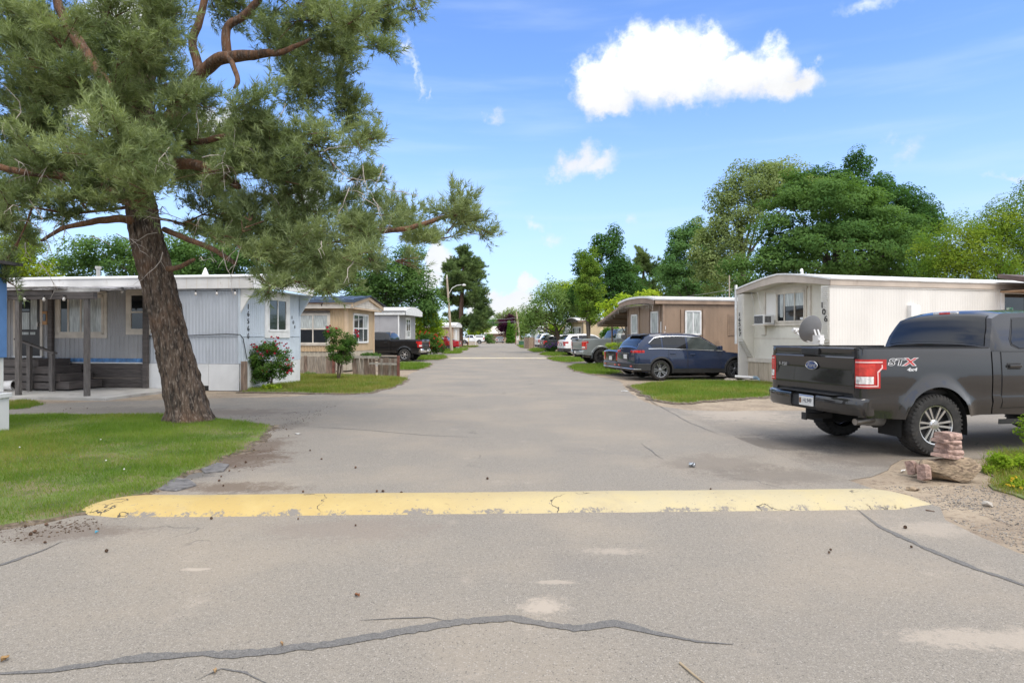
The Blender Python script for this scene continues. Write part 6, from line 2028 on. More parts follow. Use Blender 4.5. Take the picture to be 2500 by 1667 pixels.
def limbs(name, parent, base, W, cents, r0, mat, n=10, seed=1, fork=0.35, stems=1):
    r = random.Random(seed)
    allc = np.concatenate([c[None] for c, _ in W])
    mid = allc.mean(0)
    mb = MB()
    b = Vector(base)
    top = Vector(mid)
    for s_ in range(stems):
        off = Vector((r.uniform(-1, 1), r.uniform(-1, 1), 0)) * (r0 * 2.2 if stems > 1 else 0)
        k = top + off * 3
        pts = [b + off * 0.5 + (k - b) * f + Vector((math.sin(f * 5 + s_) * 0.06, math.cos(f * 4 + s_) * 0.06, 0)) * (k - b).length * 0.25 * f * (1 - f) for f in (0, 0.15, 0.35, 0.55, 0.8, 1.0)]
        mb.tube(pts, [r0 * 1.35, r0, r0 * 0.85, r0 * 0.7, r0 * 0.45, r0 * 0.2], 9)
        pick = [cents[r.randrange(len(cents))] for _ in range(n)]
        for q in pick:
            q = Vector(q)
            a = b + (k - b) * r.uniform(fork, 0.9)
            m_ = a.lerp(q, 0.5) + Vector((0, 0, 0.08 * (q - a).length))
            mb.tube([a, m_, q], [r0 * 0.38, r0 * 0.22, r0 * 0.06], 6)
    return mb.build(name, mat, parent, smooth_deg=60, recalc=False)


def tree(name, label, lobes, D, mat, leaf, dens=1.0, rc=None, seed=1, base=None, r0=None, cat='tree', group=None, bark=None, trunk=True, stems=1, n=12, fork=0.35, **kw):
    W = lobes_world(lobes, D, depth=kw.pop('depth', 1.0))
    if base is None:
        bx = sum(c[0] * rd[0] for c, rd in W) / sum(rd[0] for c, rd in W)
        base = (bx, D, 0)
    root = empty(name, base, 0, label, cat, group)
    # keep child geometry in world coordinates relative to the base
    W2 = [(c - np.array(base), rd) for c, rd in W]
    rc = rc or 0.35 * np.mean([rd[2] for _, rd in W])
    o, cents = crown('crown' if trunk else 'foliage', root, W2, mat, leaf, dens, rc, seed, **kw)
    if trunk:
        limbs('trunk', root, (0, 0, -0.1), W2, cents, r0 or 0.2, bark or m_bark, n, seed, fork, stems)
    return root


L_maple = leaf_mat('maple_leaf', (0.046, 0.108, 0.034), (0.150, 0.250, 0.075), 0.35)
L_dark = leaf_mat('dark_leaf', (0.034, 0.090, 0.028), (0.092, 0.185, 0.055), 0.35)
L_olive = leaf_mat('olive_leaf', (0.13, 0.185, 0.072), (0.28, 0.345, 0.150), 0.4)
L_locust = leaf_mat('locust_leaf', (0.055, 0.150, 0.025), (0.275, 0.345, 0.050), 0.7, 0.45)
L_poplar = leaf_mat('poplar_leaf', (0.061, 0.149, 0.052), (0.166, 0.289, 0.105), 0.5)
L_bright = leaf_mat('bright_leaf', (0.125, 0.270, 0.026), (0.38, 0.45, 0.048), 0.7, 0.45)
L_yellow = leaf_mat('yellow_leaf', (0.13, 0.235, 0.022), (0.32, 0.38, 0.045), 0.6, 0.45)
L_willow = leaf_mat('willow_leaf', (0.088, 0.166, 0.049), (0.271, 0.376, 0.131), 0.9)
L_lime = leaf_mat('lime_leaf', (0.20, 0.34, 0.03), (0.43, 0.50, 0.06), 0.7, 0.45)
L_plum = leaf_mat('plum_leaf', (0.029, 0.010, 0.023), (0.085, 0.026, 0.062), 0.4)
L_thuja = leaf_mat('thuja_leaf', (0.052, 0.149, 0.021), (0.131, 0.271, 0.035), 0.8)
L_pear = leaf_mat('pear_leaf', (0.061, 0.149, 0.032), (0.219, 0.306, 0.052), 1.2)
L_rose = leaf_mat('rose_leaf', (0.038, 0.102, 0.025), (0.131, 0.219, 0.052), 3.0)
L_far = leaf_mat('far_leaf', (0.052, 0.114, 0.038), (0.175, 0.254, 0.074), 0.05)

# big trees behind the homes on the right
tree('maple_tree', 'broad dense green maple behind the cream home', [(2010, 520, 140, 95), (1925, 595, 78, 80), (2130, 570, 115, 95), (2040, 625, 200, 80), (1855, 665, 80, 50), (2200, 630, 85, 80), (1960, 470, 65, 50), (1935, 440, 26, 28), (2040, 462, 36, 32), (2150, 500, 40, 34), (2225, 575, 36, 34)], 38, L_maple, 0.17, 0.95, 0.8, 11, r0=0.35, flat=0.45, hollow=0.45)
tree('poplar_tree', 'tall pale olive tree rising left of the broad maple', [(1850, 455, 85, 55), (1800, 520, 70, 80), (1900, 440, 70, 45), (1770, 600, 60, 80), (1950, 480, 60, 50), (1745, 665, 50, 60), (1730, 560, 40, 45), (1812, 425, 34, 30), (1762, 490, 30, 40), (1870, 415, 30, 26), (1715, 620, 36, 50)], 50, L_olive, 0.19, 0.75, 0.75, 12, r0=0.3, hollow=0.2)
tree('shade_tree', 'dark green tree with a single thin spire behind the broad maple', [(2100, 475, 80, 50), (2180, 520, 95, 65), (2245, 565, 55, 65), (2094, 415, 20, 48), (2092, 385, 11, 24), (2000, 440, 50, 34), (2150, 450, 30, 26), (2210, 478, 34, 30), (2262, 530, 28, 34), (2050, 440, 24, 26)], 52, L_dark, 0.19, 1.0, 0.7, 13, r0=0.3)
tree('locust_tree', 'feathery yellow green locust tree at the right edge of the photo', [(2350, 585, 100, 60), (2450, 560, 85, 60), (2420, 640, 120, 45), (2300, 640, 70, 45), (2480, 515, 60, 35), (2560, 580, 100, 90), (2540, 470, 55, 55)], 28, L_locust, 0.11, 0.85, 0.5, 14, r0=0.22, hollow=0.2, droop=0.35, aspect=0.45)
tree('aspen_tree', 'blue green aspen with an open crown behind the brown home', [(1690, 620, 40, 65), (1660, 685, 45, 55), (1652, 600, 24, 45), (1715, 695, 50, 45), (1630, 650, 30, 50), (1672, 570, 18, 30), (1700, 560, 18, 30), (1735, 640, 36, 50)], 62, L_poplar, 0.22, 1.0, 0.7, 15, r0=0.22, hollow=0.2)
tree('shade_tree', 'dark green twin peaked tree behind the columnar tree', [(1480, 645, 52, 55), (1500, 705, 60, 50), (1467, 592, 13, 34), (1502, 588, 12, 36), (1440, 700, 45, 60), (1540, 700, 50, 55), (1415, 640, 14, 30)], 58, L_dark, 0.22, 1.0, 0.8, 16, r0=0.3)
tree('maple_tree', 'mid green tree filling the gap above the brown home roof', [(1620, 700, 60, 50), (1760, 690, 60, 50), (1690, 710, 60, 40)], 72, L_maple, 0.26, 0.9, 0.9, 17, r0=0.3)
tree('columnar_tree', 'narrow columnar tree with many stems in front of the white car', [(1440, 640, 25, 42), (1440, 690, 33, 50), (1438, 735, 34, 40), (1442, 768, 28, 26)], 45, L_pear, 0.13, 1.1, 0.4, 18, base=(5.5, 45, 0), r0=0.07, stems=5, n=6, fork=0.3)
tree('willow_tree', 'silvery green weeping tree with a curved trunk beside the charcoal car', [(1345, 740, 62, 42), (1308, 772, 40, 38), (1388, 765, 45, 45), (1350, 710, 42, 22), (1285, 790, 22, 22), (1400, 735, 35, 40)], 60, L_willow, 0.24, 0.8, 0.75, 19, base=(4.75, 60, 0), r0=0.24, droop=0.5, aspect=0.4, bark=m_bark2)
tree('lime_tree', 'bright lime green tree right behind the weeping tree', [(1398, 712, 40, 35), (1420, 760, 45, 50), (1375, 715, 30, 30)], 78, L_bright, 0.24, 0.9, 0.8, 20, r0=0.2)
tree('leafy_tree', 'bright yellow green foliage above the carport awning roof', [(1545, 738, 35, 20), (1510, 748, 25, 24), (1577, 722, 24, 13), (1480, 755, 18, 20)], 35, L_lime, 0.16, 0.9, 0.35, 21, r0=0.1)
tree('hedge', 'dark green clipped hedge behind the silver pickup cab', [(1492, 812, 22, 16), (1480, 820, 14, 14)], 47, L_thuja, 0.12, 1.4, 0.3, 22, cat='hedge', trunk=False)
tree('round_bush', 'round yellow green clipped bush beside the black saloon tail', [(1502, 856, 26, 21)], 29.5, L_lime, 0.06, 1.5, 0.17, 23, cat='bush', trunk=False, hollow=0.6)
tree('shrub', 'pale leafy shrub between the far homes right of the road', [(1356, 808, 17, 17), (1348, 795, 10, 12)], 72, L_bright, 0.2, 1.0, 0.4, 24, cat='shrub', trunk=False)
# far end of the road
tree('plum_tree', 'dark purple plum tree at the far end of the road', [(1240, 788, 24, 20), (1255, 808, 15, 20), (1230, 806, 16, 16), (1222, 795, 10, 12)], 150, L_plum, 0.34, 1.1, 0.9, 25, r0=0.2)
tree('round_tree', 'round mid green tree rising behind the purple plum', [(1243, 770, 24, 16), (1222, 778, 12, 12), (1260, 775, 16, 20)], 162, L_olive, 0.4, 0.9, 1.0, 26, r0=0.25)
for px, top, lab in ((1242.5, 787, 'taller left arborvitae of the dark green pair at the road end'), (1250.5, 793, 'shorter right arborvitae of the dark green pair at the road end')):
    h_ = (838 - top)
    tree('arborvitae', lab, [(px, 838 - h_ * f, 7.5 * (1 - f * 0.8), h_ * 0.16) for f in (0.1, 0.25, 0.4, 0.55, 0.7, 0.83, 0.93)], 141, L_thuja, 0.2, 1.4, 0.32, int(px), group='pair of arborvitae at the road end', hollow=0.5, r0=0.08, n=3)
tree('shrub', 'yellow green shrubs behind the white canopy pickup', [(1165, 808, 22, 12), (1184, 812, 13, 13), (1150, 818, 12, 8), (1190, 798, 6, 9)], 141, L_yellow, 0.36, 1.0, 0.8, 27, cat='shrub', trunk=False)
tree('shrub', 'dark green shrub at the tail of the white canopy pickup', [(1194, 828, 10, 11), (1200, 832, 7, 8)], 135, L_maple, 0.28, 1.2, 0.6, 28, cat='shrub', trunk=False)
tree('round_tree', 'pale green tree left of the purple plum far away', [(1206, 800, 12, 26), (1192, 792, 10, 20), (1215, 815, 8, 18)], 178, L_poplar, 0.4, 0.9, 1.0, 29, r0=0.2)
tree('round_tree', 'light green tree behind the utility pole far away', [(1290, 790, 28, 30), (1310, 800, 20, 26), (1277, 810, 12, 22), (1325, 790, 20, 30)], 125, L_pear, 0.34, 0.9, 1.0, 30, r0=0.2)
# left side, behind the homes
tree('maple_tree', 'large dark green maple behind the grey home', [(960, 670, 70, 50), (1030, 700, 48, 52), (920, 715, 75, 45), (1000, 745, 60, 36), (865, 650, 60, 50), (800, 670, 65, 45), (1056, 745, 26, 46), (880, 745, 60, 36), (1000, 640, 40, 36)], 56, L_maple, 0.22, 1.05, 0.95, 31, r0=0.35)
tree('maple_tree', 'green maple showing over the blue home roof behind the pine trunk', [(250, 615, 75, 45), (350, 645, 85, 50), (480, 640, 105, 50), (600, 650, 85, 42), (185, 655, 50, 34), (690, 660, 60, 45), (430, 600, 60, 36), (560, 610, 60, 36)], 33, L_maple, 0.14, 0.95, 0.6, 32, r0=0.25)
tree('ash_tree', 'yellow green tree behind the blue home at the left edge', [(50, 650, 60, 45), (100, 665, 36, 30), (0, 610, 60, 45), (60, 600, 40, 36)], 30, L_yellow, 0.11, 0.85, 0.4, 33, r0=0.2)
tree('lilac_bush', 'bright lime green round lilac tree beside the light pole', [(1042, 795, 38, 36), (1045, 768, 26, 20), (1066, 815, 22, 30), (1017, 818, 22, 26), (1030, 775, 22, 18)], 57, L_lime, 0.17, 1.1, 0.45, 34, r0=0.12, stems=3, n=6)
tree('shrub', 'low green shrub at the front wall of the tan home', [(905, 868, 24, 6)], 28.5, L_maple, 0.07, 1.2, 0.12, 35, cat='shrub', trunk=False)
tree('weed_clump', 'straggly dry weed clump in the lawn by the plank fence', [(760, 915, 12, 9)], 25.2, L_willow, 0.07, 1.0, 0.12, 36, cat='weed', trunk=False)
tree('weed_clump', 'broad leaved weed clump below the red rose bush', [(665, 945, 20, 7)], 18.6, L_bright, 0.07, 1.2, 0.1, 37, cat='weed', trunk=False)
# the wood beyond the far street reads as one mass
fw = []
r_ = np.random.default_rng(9)
for k in range(60):
    px = -600 + 62 * k
    fw.append((px, 800 - r_.uniform(0, 18), r_.uniform(34, 55), r_.uniform(16, 30), r_.uniform(-15, 25)))
W = lobes_world(fw, 215)
o, _ = crown('far_wood', None, W, L_far, 1.0, 0.45, 2.4, 91)
o['kind'] = 'stuff'
tag(o, 'distant band of trees along the horizon', 'wood')

# ------------------------------------------------------------------ pines
L_needle = leaf_mat('pine_needles', (0.095, 0.140, 0.058), (0.330, 0.390, 0.185), 1.1, 0.3, 0.55)
L_needle2 = leaf_mat('pine_needles_far', (0.075, 0.135, 0.055), (0.21, 0.28, 0.11), 0.5, 0.35, 0.6)


def shoots(r, pos, dirv, length, needles, nl, nw, spread=0.9):
    """brush of needles round each shoot; one thin triangle a needle"""
    n = len(pos)
    k = needles
    s = r.uniform(0.05, 1.0, (n, k, 1))
    rnd = unit(r, n * k).reshape(n, k, 3)
    d = dirv[:, None, :]
    perp = rnd - d * np.sum(rnd * d, 2, keepdims=True)
    perp /= np.maximum(1e-6, np.linalg.norm(perp, axis=2, keepdims=True))
    nd_ = d * (1.0 - 0.35 * spread) + perp * spread * (1.05 - 0.6 * s)
    nd_ /= np.linalg.norm(nd_, axis=2, keepdims=True)
    b = pos[:, None, :] + d * (length[:, None, None] * s)
    ll = nl * r.uniform(0.7, 1.2, (n, k, 1))
    side = np.cross(nd_, unit(r, n * k).reshape(n, k, 3))
    side /= np.maximum(1e-6, np.linalg.norm(side, axis=2, keepdims=True))
    t = b + nd_ * ll
    V = np.stack([b - side * nw / 2, b + side * nw / 2, t], 2)
    return V.reshape(-1, 3)


def bez(a, b, c, n):
    return [a * (1 - f) ** 2 + b * 2 * f * (1 - f) + c * f * f for f in np.linspace(0, 1, n)]


def pine(name, label, trunk_pts, trunk_r, masses, shoots_per_m2, needles, nl, nw, sl, mat, bark, limb_bark, seed, extra_limbs=(), twig_r=0.012, up=0.55, tw_dens=9):
    r = np.random.default_rng(seed)
    rr = random.Random(seed)
    base = Vector(trunk_pts[0])
    root = empty(name, base, 0, label, 'tree')
    tp = [Vector(p) - base for p in trunk_pts]
    # trunk with furrowed bark and a flared foot
    fine, rad = [], []
    for i in range(len(tp) - 1):
        for j in range(14):
            f = j / 14
            p0, p1, p2, p3 = tp[max(0, i - 1)], tp[i], tp[i + 1], tp[min(len(tp) - 1, i + 2)]
            p = 0.5 * ((2 * p1) + (p2 - p0) * f + (2 * p0 - 5 * p1 + 4 * p2 - p3) * f * f + (3 * p1 - p0 - 3 * p2 + p3) * f ** 3)
            fine.append(p)
            rad.append(trunk_r[i] + (trunk_r[i + 1] - trunk_r[i]) * f)
    fine.append(tp[-1])
    rad.append(trunk_r[-1])
    sub = []
    for a, b_, ra, rb in zip(fine[:-1], fine[1:], rad[:-1], rad[1:]):
        k = 4 if ra > 0.2 and seed == 5 else 1
        for j in range(k):
            sub.append((a.lerp(b_, j / k), ra + (rb - ra) * j / k))
    nseg = 72 if seed == 5 else 20
    rows = []
    for p, ra in sub:
        row = []
        for k in range(nseg + 1):
            a = 2 * math.pi * (k % nseg) / nseg
            q = Vector((math.cos(a) * 3.4, math.sin(a) * 3.4, p.z * 0.75))
            f1 = 1 - abs(mnoise.noise(q * 1.5 + Vector((0, 0, mnoise.noise(q * 0.8) * 0.8))))
            f2 = 1 - abs(mnoise.noise(q * 3.6 + Vector((7, 2, 0))))
            bump_ = 0.20 * (f1 ** 3 - 0.35) + 0.085 * (f2 ** 2 - 0.5) + 0.07 * mnoise.noise(q * 0.5 + Vector((3, 3, 3)))
            fl = 1 + 0.26 * max(0, 1 - p.z / 0.42) ** 2 * (1 + 0.75 * math.cos(5 * a + 1.0))
            R_ = ra * fl * (1 + bump_)
            row.append(p + Vector((math.cos(a) * R_, math.sin(a) * R_, 0)))
        rows.append(row)
    tm = MB().grid(rows)
    tm.build('trunk', bark, root, smooth_deg=70, recalc=False)
    lm = MB()
    VV = []
    for e in extra_limbs:
        cp = [Vector(p) - base for p in e[0]]
        pts, rs = [], []
        for i in range(len(cp) - 1):
            p0, p1, p2, p3 = cp[max(0, i - 1)], cp[i], cp[i + 1], cp[min(len(cp) - 1, i + 2)]
            for j in range(6):
                f = j / 6
                pts.append(0.5 * ((2 * p1) + (p2 - p0) * f + (2 * p0 - 5 * p1 + 4 * p2 - p3) * f * f + (3 * p1 - p0 - 3 * p2 + p3) * f ** 3) + mnoise.noise_vector(p1.lerp(p2, f) * 4) * 0.025)
                rs.append((e[1][i] + (e[1][i + 1] - e[1][i]) * f) * (1 + 0.12 * mnoise.noise(p1.lerp(p2, f) * 9)))
        pts.append(cp[-1])
        rs.append(e[1][-1] * 0.8)
        lm.tube(pts, rs, 10)
    nodes = [(q, rad[i] * 0.5, 0.0) for i, q in enumerate(fine) if q.z > tp[-1].z * (0.31 if seed == 5 else 0.2)]
    todo = []
    for px, py, rx, ry, dd in masses:
        c = P(px, py, dd) - base
        todo.append((min((c - q).length for q in fine), c, np.array([rx * dd / FPX, (rx + ry) * 0.5 * dd / FPX, ry * dd / FPX])))
    todo.sort(key=lambda t_: t_[0])
    for d0_, c, rad3 in todo:
        # each spray hangs on the nearest branch that leads outwards, or on the trunk
        best = min(nodes, key=lambda q: (c - q[0]).length + 0.35 * q[2] + 0.5 * max(0, q[0].z - c.z - 0.3) + (0.4 if q[2] == 0 else 0))
        a = best[0]
        ln = (c - a).length
        mid = a.lerp(c, 0.5) + Vector((rr.uniform(-.3, .3), rr.uniform(-.3, .3), rr.uniform(-0.25, 0.3))) * ln * 0.6
        pts = bez(a, mid, c, 9)
        r0 = min(best[1], 0.018 + 0.012 * ln, 0.055 if seed == 5 else 0.09)
        lm.tube(pts, [r0 * (1 - 0.5 * k / 8) for k in range(9)], 7, caps=False)
        nodes += [(pts[k], r0 * (1 - 0.5 * k / 8), best[2] + ln * k / 8 + 0.01) for k in (4, 6, 8)]
        area = rad3[0] * rad3[2] * math.pi
        nt = max(6, int(area * tw_dens))
        tips = []
        for k in range(nt):
            u = unit(r, 1)[0]
            e = c + Vector(u * rad3 * r.uniform(0.45, 1.0))
            s_ = Vector(pts[rr.randrange(4, 9)])
            mm = s_.lerp(e, 0.55) + Vector((0, 0, rr.uniform(-0.12, 0.1))) * (e - s_).length
            tw = bez(s_, mm, e, 5)
            lm.tube(tw, [twig_r, twig_r * 0.85, twig_r * 0.7, twig_r * 0.5, twig_r * 0.3], 5, caps=False)
            tips.append((tw, e - s_))
        m_ = int(area * shoots_per_m2)
        if m_ < 3:
            continue
        # shoots gather along the twigs
        tw = [tips[k % len(tips)] for k in range(m_)]
        f = r.uniform(0.25, 1.0, m_)
        pos = np.array([np.array(t[0][min(4, int(ff * 4.99))]) for t, ff in zip(tw, f)])
        jit = unit(r, m_) * rad3 * 0.36 * (r.uniform(0, 1, (m_, 1)) ** 0.7)
        pos = pos + jit
        dv = np.array([np.array(t[1].normalized()) for t in tw]) * 0.55 + unit(r, m_) * 0.6 + np.array([0, 0, up])
        dv /= np.linalg.norm(dv, axis=1, keepdims=True)
        VV.append(shoots(r, pos, dv, sl * r.uniform(0.6, 1.3, m_), needles, nl, nw))
    V = np.concatenate(VV)
    np_mesh('crown', V, np.arange(len(V)), 3, mat, root)
    lm.build('limbs', limb_bark, root, smooth_deg=60, recalc=False)
    return root


def bark_mat(name, deep, mid, pale, orange):
    """furrowed pine bark: plates in brown and grey, orange where freshly flaked"""
    mt = bpy.data.materials.new(name)
    mt.use_nodes = True
    t = mt.node_tree
    b = t.nodes['Principled BSDF']
    b.inputs['Roughness'].default_value = 0.92
    g = nd(t, 'ShaderNodeTexCoord').outputs['Object']
    mp_ = nd(t, 'ShaderNodeMapping')
    mp_.inputs['Scale'].default_value = (7, 7, 1.6)
    t.links.new(g, mp_.inputs['Vector'])

    def noise(sc, det=8, ro=0.65, v=None):
        n = nd(t, 'ShaderNodeTexNoise')
        n.inputs['Scale'].default_value = sc
        n.inputs['Detail'].default_value = det
        n.inputs['Roughness'].default_value = ro
        t.links.new(v or mp_.outputs[0], n.inputs['Vector'])
        return n.outputs[0]
    n1_, n2_, n3_ = noise(1.6), noise(5.0), noise(1.1, 6, 0.6, g)
    c = mixc(t, smooth(t, n1_, 0.36, 0.62), deep, mid)
    c = mixc(t, mth(t, 'MULTIPLY', smooth(t, n2_, 0.5, 0.68), 0.75), c, pale)
    c = mixc(t, mth(t, 'MULTIPLY', smooth(t, n3_, 0.52, 0.72), 0.55), c, orange)
    t.links.new(c, b.inputs['Base Color'])
    bn = nd(t, 'ShaderNodeBump')
    bn.inputs['Strength'].default_value = 0.9
    bn.inputs['Distance'].default_value = 0.04
    t.links.new(mth(t, 'ADD', n1_, mth(t, 'MULTIPLY', n2_, 0.5)), bn.inputs['Height'])
    t.links.new(bn.outputs[0], b.inputs['Normal'])
    return mt


B_pine = bark_mat('pine_bark', (0.020, 0.014, 0.011), (0.115, 0.080, 0.058), (0.30, 0.25, 0.21), (0.19, 0.10, 0.055))
B_limb = bark_mat('pine_limb_bark', (0.06, 0.035, 0.022), (0.17, 0.085, 0.045), (0.24, 0.20, 0.17), (0.26, 0.12, 0.055))
masses = [(60, 60, 120, 95), (230, 120, 95, 75), (400, 60, 110, 80), (600, 45, 90, 55), (760, 50, 130, 75), (930, 35, 105, 55), (1020, 20, 45, 25), (955, 130, 50, 45), (820, 125, 100, 75),
          (745, 205, 105, 100), (640, 285, 110, 80), (850, 255, 72, 105), (410, 205, 80, 60), (280, 235, 140, 75), (100, 280, 135, 85), (250, 335, 150, 85), (420, 340, 140, 75),
          (600, 390, 120, 85), (785, 385, 120, 95), (885, 425, 52, 50), (900, 340, 40, 45), (50, 430, 95, 85), (215, 450, 140, 65), (390, 450, 110, 62), (560, 490, 120, 75), (740, 500, 120, 85),
          (900, 520, 85, 62), (1000, 520, 100, 52), (1110, 505, 90, 46), (1185, 560, 34, 38), (1050, 590, 90, 40), (1010, 640, 22, 26), (620, 575, 120, 62), (790, 600, 110, 82), (700, 675, 65, 42),
          (830, 690, 66, 38), (900, 630, 50, 56), (15, 560, 60, 65), (130, 525, 80, 42), (655, 712, 26, 26), (480, 560, 80, 34), (330, 500, 60, 30), (10, 640, 30, 40), (22, 690, 20, 40)]
masses = [(a, b_, c, d, 11.3 + 1.5 * math.sin(i * 2.4) - (1.1 if 300 < b_ < 420 and a < 700 else 0)) for i, (a, b_, c, d) in enumerate(masses)]
masses[-1] = masses[-1][:4] + (10.4,)
masses[-2] = masses[-2][:4] + (10.4,)
near = [(170, 190, 110, 70), (330, 300, 110, 70), (250, 400, 130, 70), (420, 420, 110, 60), (120, 370, 110, 70), (520, 330, 110, 75), (660, 360, 100, 80), (340, 170, 100, 70), (480, 260, 90, 60), (60, 200, 90, 80),
        (300, 60, 100, 70), (140, 120, 90, 70), (680, 450, 110, 70), (720, 560, 110, 70), (560, 420, 100, 60), (820, 480, 80, 60), (360, 360, 90, 60), (700, 120, 100, 70), (850, 60, 100, 60), (60, 330, 90, 70), (200, 480, 110, 50), (190, 90, 80, 60), (740, 690, 60, 32), (100, 430, 100, 60), (800, 705, 50, 24), (60, 60, 90, 70), (665, 690, 40, 26), (280, 190, 80, 60), (900, 560, 60, 40), (60, 480, 80, 50), (1120, 540, 70, 36), (130, 250, 90, 60), (300, 420, 70, 40), (40, 400, 80, 45), (640, 610, 70, 50), (720, 640, 70, 45), (790, 650, 70, 50), (850, 645, 50, 50), (580, 600, 60, 40), (700, 590, 90, 50), (760, 700, 50, 26), (480, 430, 90, 50), (620, 530, 80, 50), (880, 580, 60, 50), (20, 500, 60, 50), (60, 580, 60, 30), (150, 50, 80, 60), (265, 30, 70, 50), (40, 130, 80, 60), (330, 120, 70, 50), (400, 20, 70, 50)]
masses += [(a, b_, c, d, (9.9 if i > len(near) - 6 else (10.2, 12.7)[i % 2])) for i, (a, b_, c, d) in enumerate(near)]
masses += [(-170, 140, 130, 100, 11.5), (-180, 330, 120, 100, 11), (-140, 500, 100, 80, 12), (150, -90, 170, 90, 12), (430, -110, 180, 90, 11.5), (720, -90, 170, 80, 11), (920, -70, 100, 60, 12.2), (300, -260, 200, 90, 12), (600, -280, 190, 90, 11.4), (450, -430, 190, 90, 11.8), (-60, -120, 130, 90, 11.2)]
big = [P(760, 95, 10.9), P(690, 128, 11.0), P(605, 135, 11.2), P(540, 145, 11.3), P(490, 180, 11.5), P(440, 250, 11.6), P(400, 330, 11.6), P(362, 430, 11.6)]
lim = [(big, [0.02, 0.05, 0.09, 0.11, 0.12, 0.13, 0.14, 0.16]),
       ([P(553, 142, 11.3), P(555, 70, 11.3), P(590, 45, 11.3), P(628, 0, 11.2), P(650, -60, 11.2)], [0.085, 0.075, 0.07, 0.06, 0.05]),
       ([P(488, 178, 11.5), P(470, 105, 11.5), P(490, 40, 11.5), P(505, -30, 11.5)], [0.085, 0.075, 0.065, 0.05]),
       ([P(362, 420, 11.6), P(290, 260, 11.6), P(190, 100, 11.6), P(145, 20, 11.6), P(120, -80, 11.6)], [0.16, 0.12, 0.10, 0.08, 0.07]),
       ([P(560, 140, 11.2), P(580, 195, 10.9), P(570, 215, 10.8)], [0.05, 0.04, 0.02]),
       ([P(430, 400, 11.2), P(490, 405, 10.8), P(545, 435, 10.5), P(585, 458, 10.3)], [0.10, 0.09, 0.075, 0.05]),
       ([P(450, 350, 11.3), P(520, 340, 10.8), P(580, 325, 10.4)], [0.06, 0.05, 0.035]),
       ([P(400, 560, 11.5), P(450, 580, 11.2), P(520, 610, 10.9), P(575, 645, 10.7)], [0.05, 0.05, 0.045, 0.035]),
       ([P(412, 655, 11.4), P(440, 650, 11.2), P(475, 633, 11.1)], [0.055, 0.045, 0.03]),
       ([P(330, 540, 11.4), P(270, 535, 11.2), P(210, 545, 11.0), P(150, 560, 10.9), P(100, 588, 10.8)], [0.08, 0.065, 0.05, 0.04, 0.025]),
       ([P(640, 490, 10.8), P(700, 475, 10.7), P(740, 445, 10.6), P(735, 410, 10.6)], [0.045, 0.045, 0.04, 0.03]),
       ([P(335, 500, 11.4), P(200, 440, 11.0), P(60, 420, 10.7), P(-40, 400, 10.5)], [0.1, 0.08, 0.06, 0.05]),
       ([P(740, 300, 10.5), P(770, 340, 10.4), P(808, 395, 10.4), P(812, 420, 10.4)], [0.018, 0.016, 0.014, 0.008]),
       ([P(850, 560, 11.2), P(980, 560, 11.4), P(1090, 530, 11.6), P(1180, 530, 11.7)], [0.06, 0.05, 0.04, 0.02])]
pine('pine_tree', 'large leaning pine with thick furrowed trunk on the front lawn', [(-5.90, 11.62, -0.05), (-6.02, 11.6, 0.55), (-6.27, 11.6, 1.57), (-6.55, 11.6, 2.75), (-6.80, 11.6, 3.8), (-6.95, 11.65, 5.2), (-6.7, 11.75, 7.4), (-6.5, 11.8, 9.8), (-6.4, 11.8, 12.0)],
     [0.345, 0.325, 0.275, 0.262, 0.25, 0.21, 0.16, 0.11, 0.04], masses, 250, 22, 0.120, 0.0125, 0.20, L_needle, B_pine, B_limb, 5, lim)
m2 = [(1132, 622, 20, 18), (1135, 648, 38, 16), (1112, 676, 26, 14), (1152, 676, 30, 18), (1130, 700, 40, 14), (1165, 722, 24, 17), (1118, 738, 36, 14), (1176, 768, 20, 17), (1150, 786, 32, 14), (1108, 772, 22, 11), (1098, 655, 16, 11),
      (1162, 648, 18, 13), (1172, 745, 20, 14), (1090, 720, 16, 12), (1100, 700, 18, 12), (1168, 798, 22, 12)]
m2 = [(a, b_, c * 1.25, d * 1.35, 93 + 1.8 * math.sin(i * 2.4)) for i, (a, b_, c, d) in enumerate(m2)]
pine('pine_tree', 'tall straight pine with tiered branches farther down the left side', [(-7.6, 93, -0.1), (-7.6, 93, 2.0), (-7.5, 93, 5), (-7.3, 93, 9), (-7.1, 93, 12.5), (-7.05, 93, 14.3)], [0.42, 0.38, 0.32, 0.24, 0.12, 0.03], m2, 80, 26, 0.34, 0.06, 0.4, L_needle2, M('far_pine_bark', (0.085, 0.05, 0.035), 0.9, var=0.3, vs=2, stretch=(3, 3, .6)), m_bark2, 6, twig_r=0.02, tw_dens=2, up=0.45)
tb = [(1570, 625, 30, 30), (1580, 660, 50, 30), (1560, 695, 50, 28), (1590, 720, 55, 24), (1545, 660, 24, 26)]
pine('pine_tree', 'brownish green round topped pine among the trees on the right', [(13.5, 66, -0.1), (13.6, 66, 3), (13.7, 66, 6), (13.8, 66, 9.5)], [0.3, 0.25, 0.2, 0.05], [(a, b_, c, d, 66 + math.sin(i)) for i, (a, b_, c, d) in enumerate(tb)], 40, 24, 0.3, 0.06, 0.35, L_needle2, m_bark2, m_bark2, 7, twig_r=0.02, tw_dens=2)


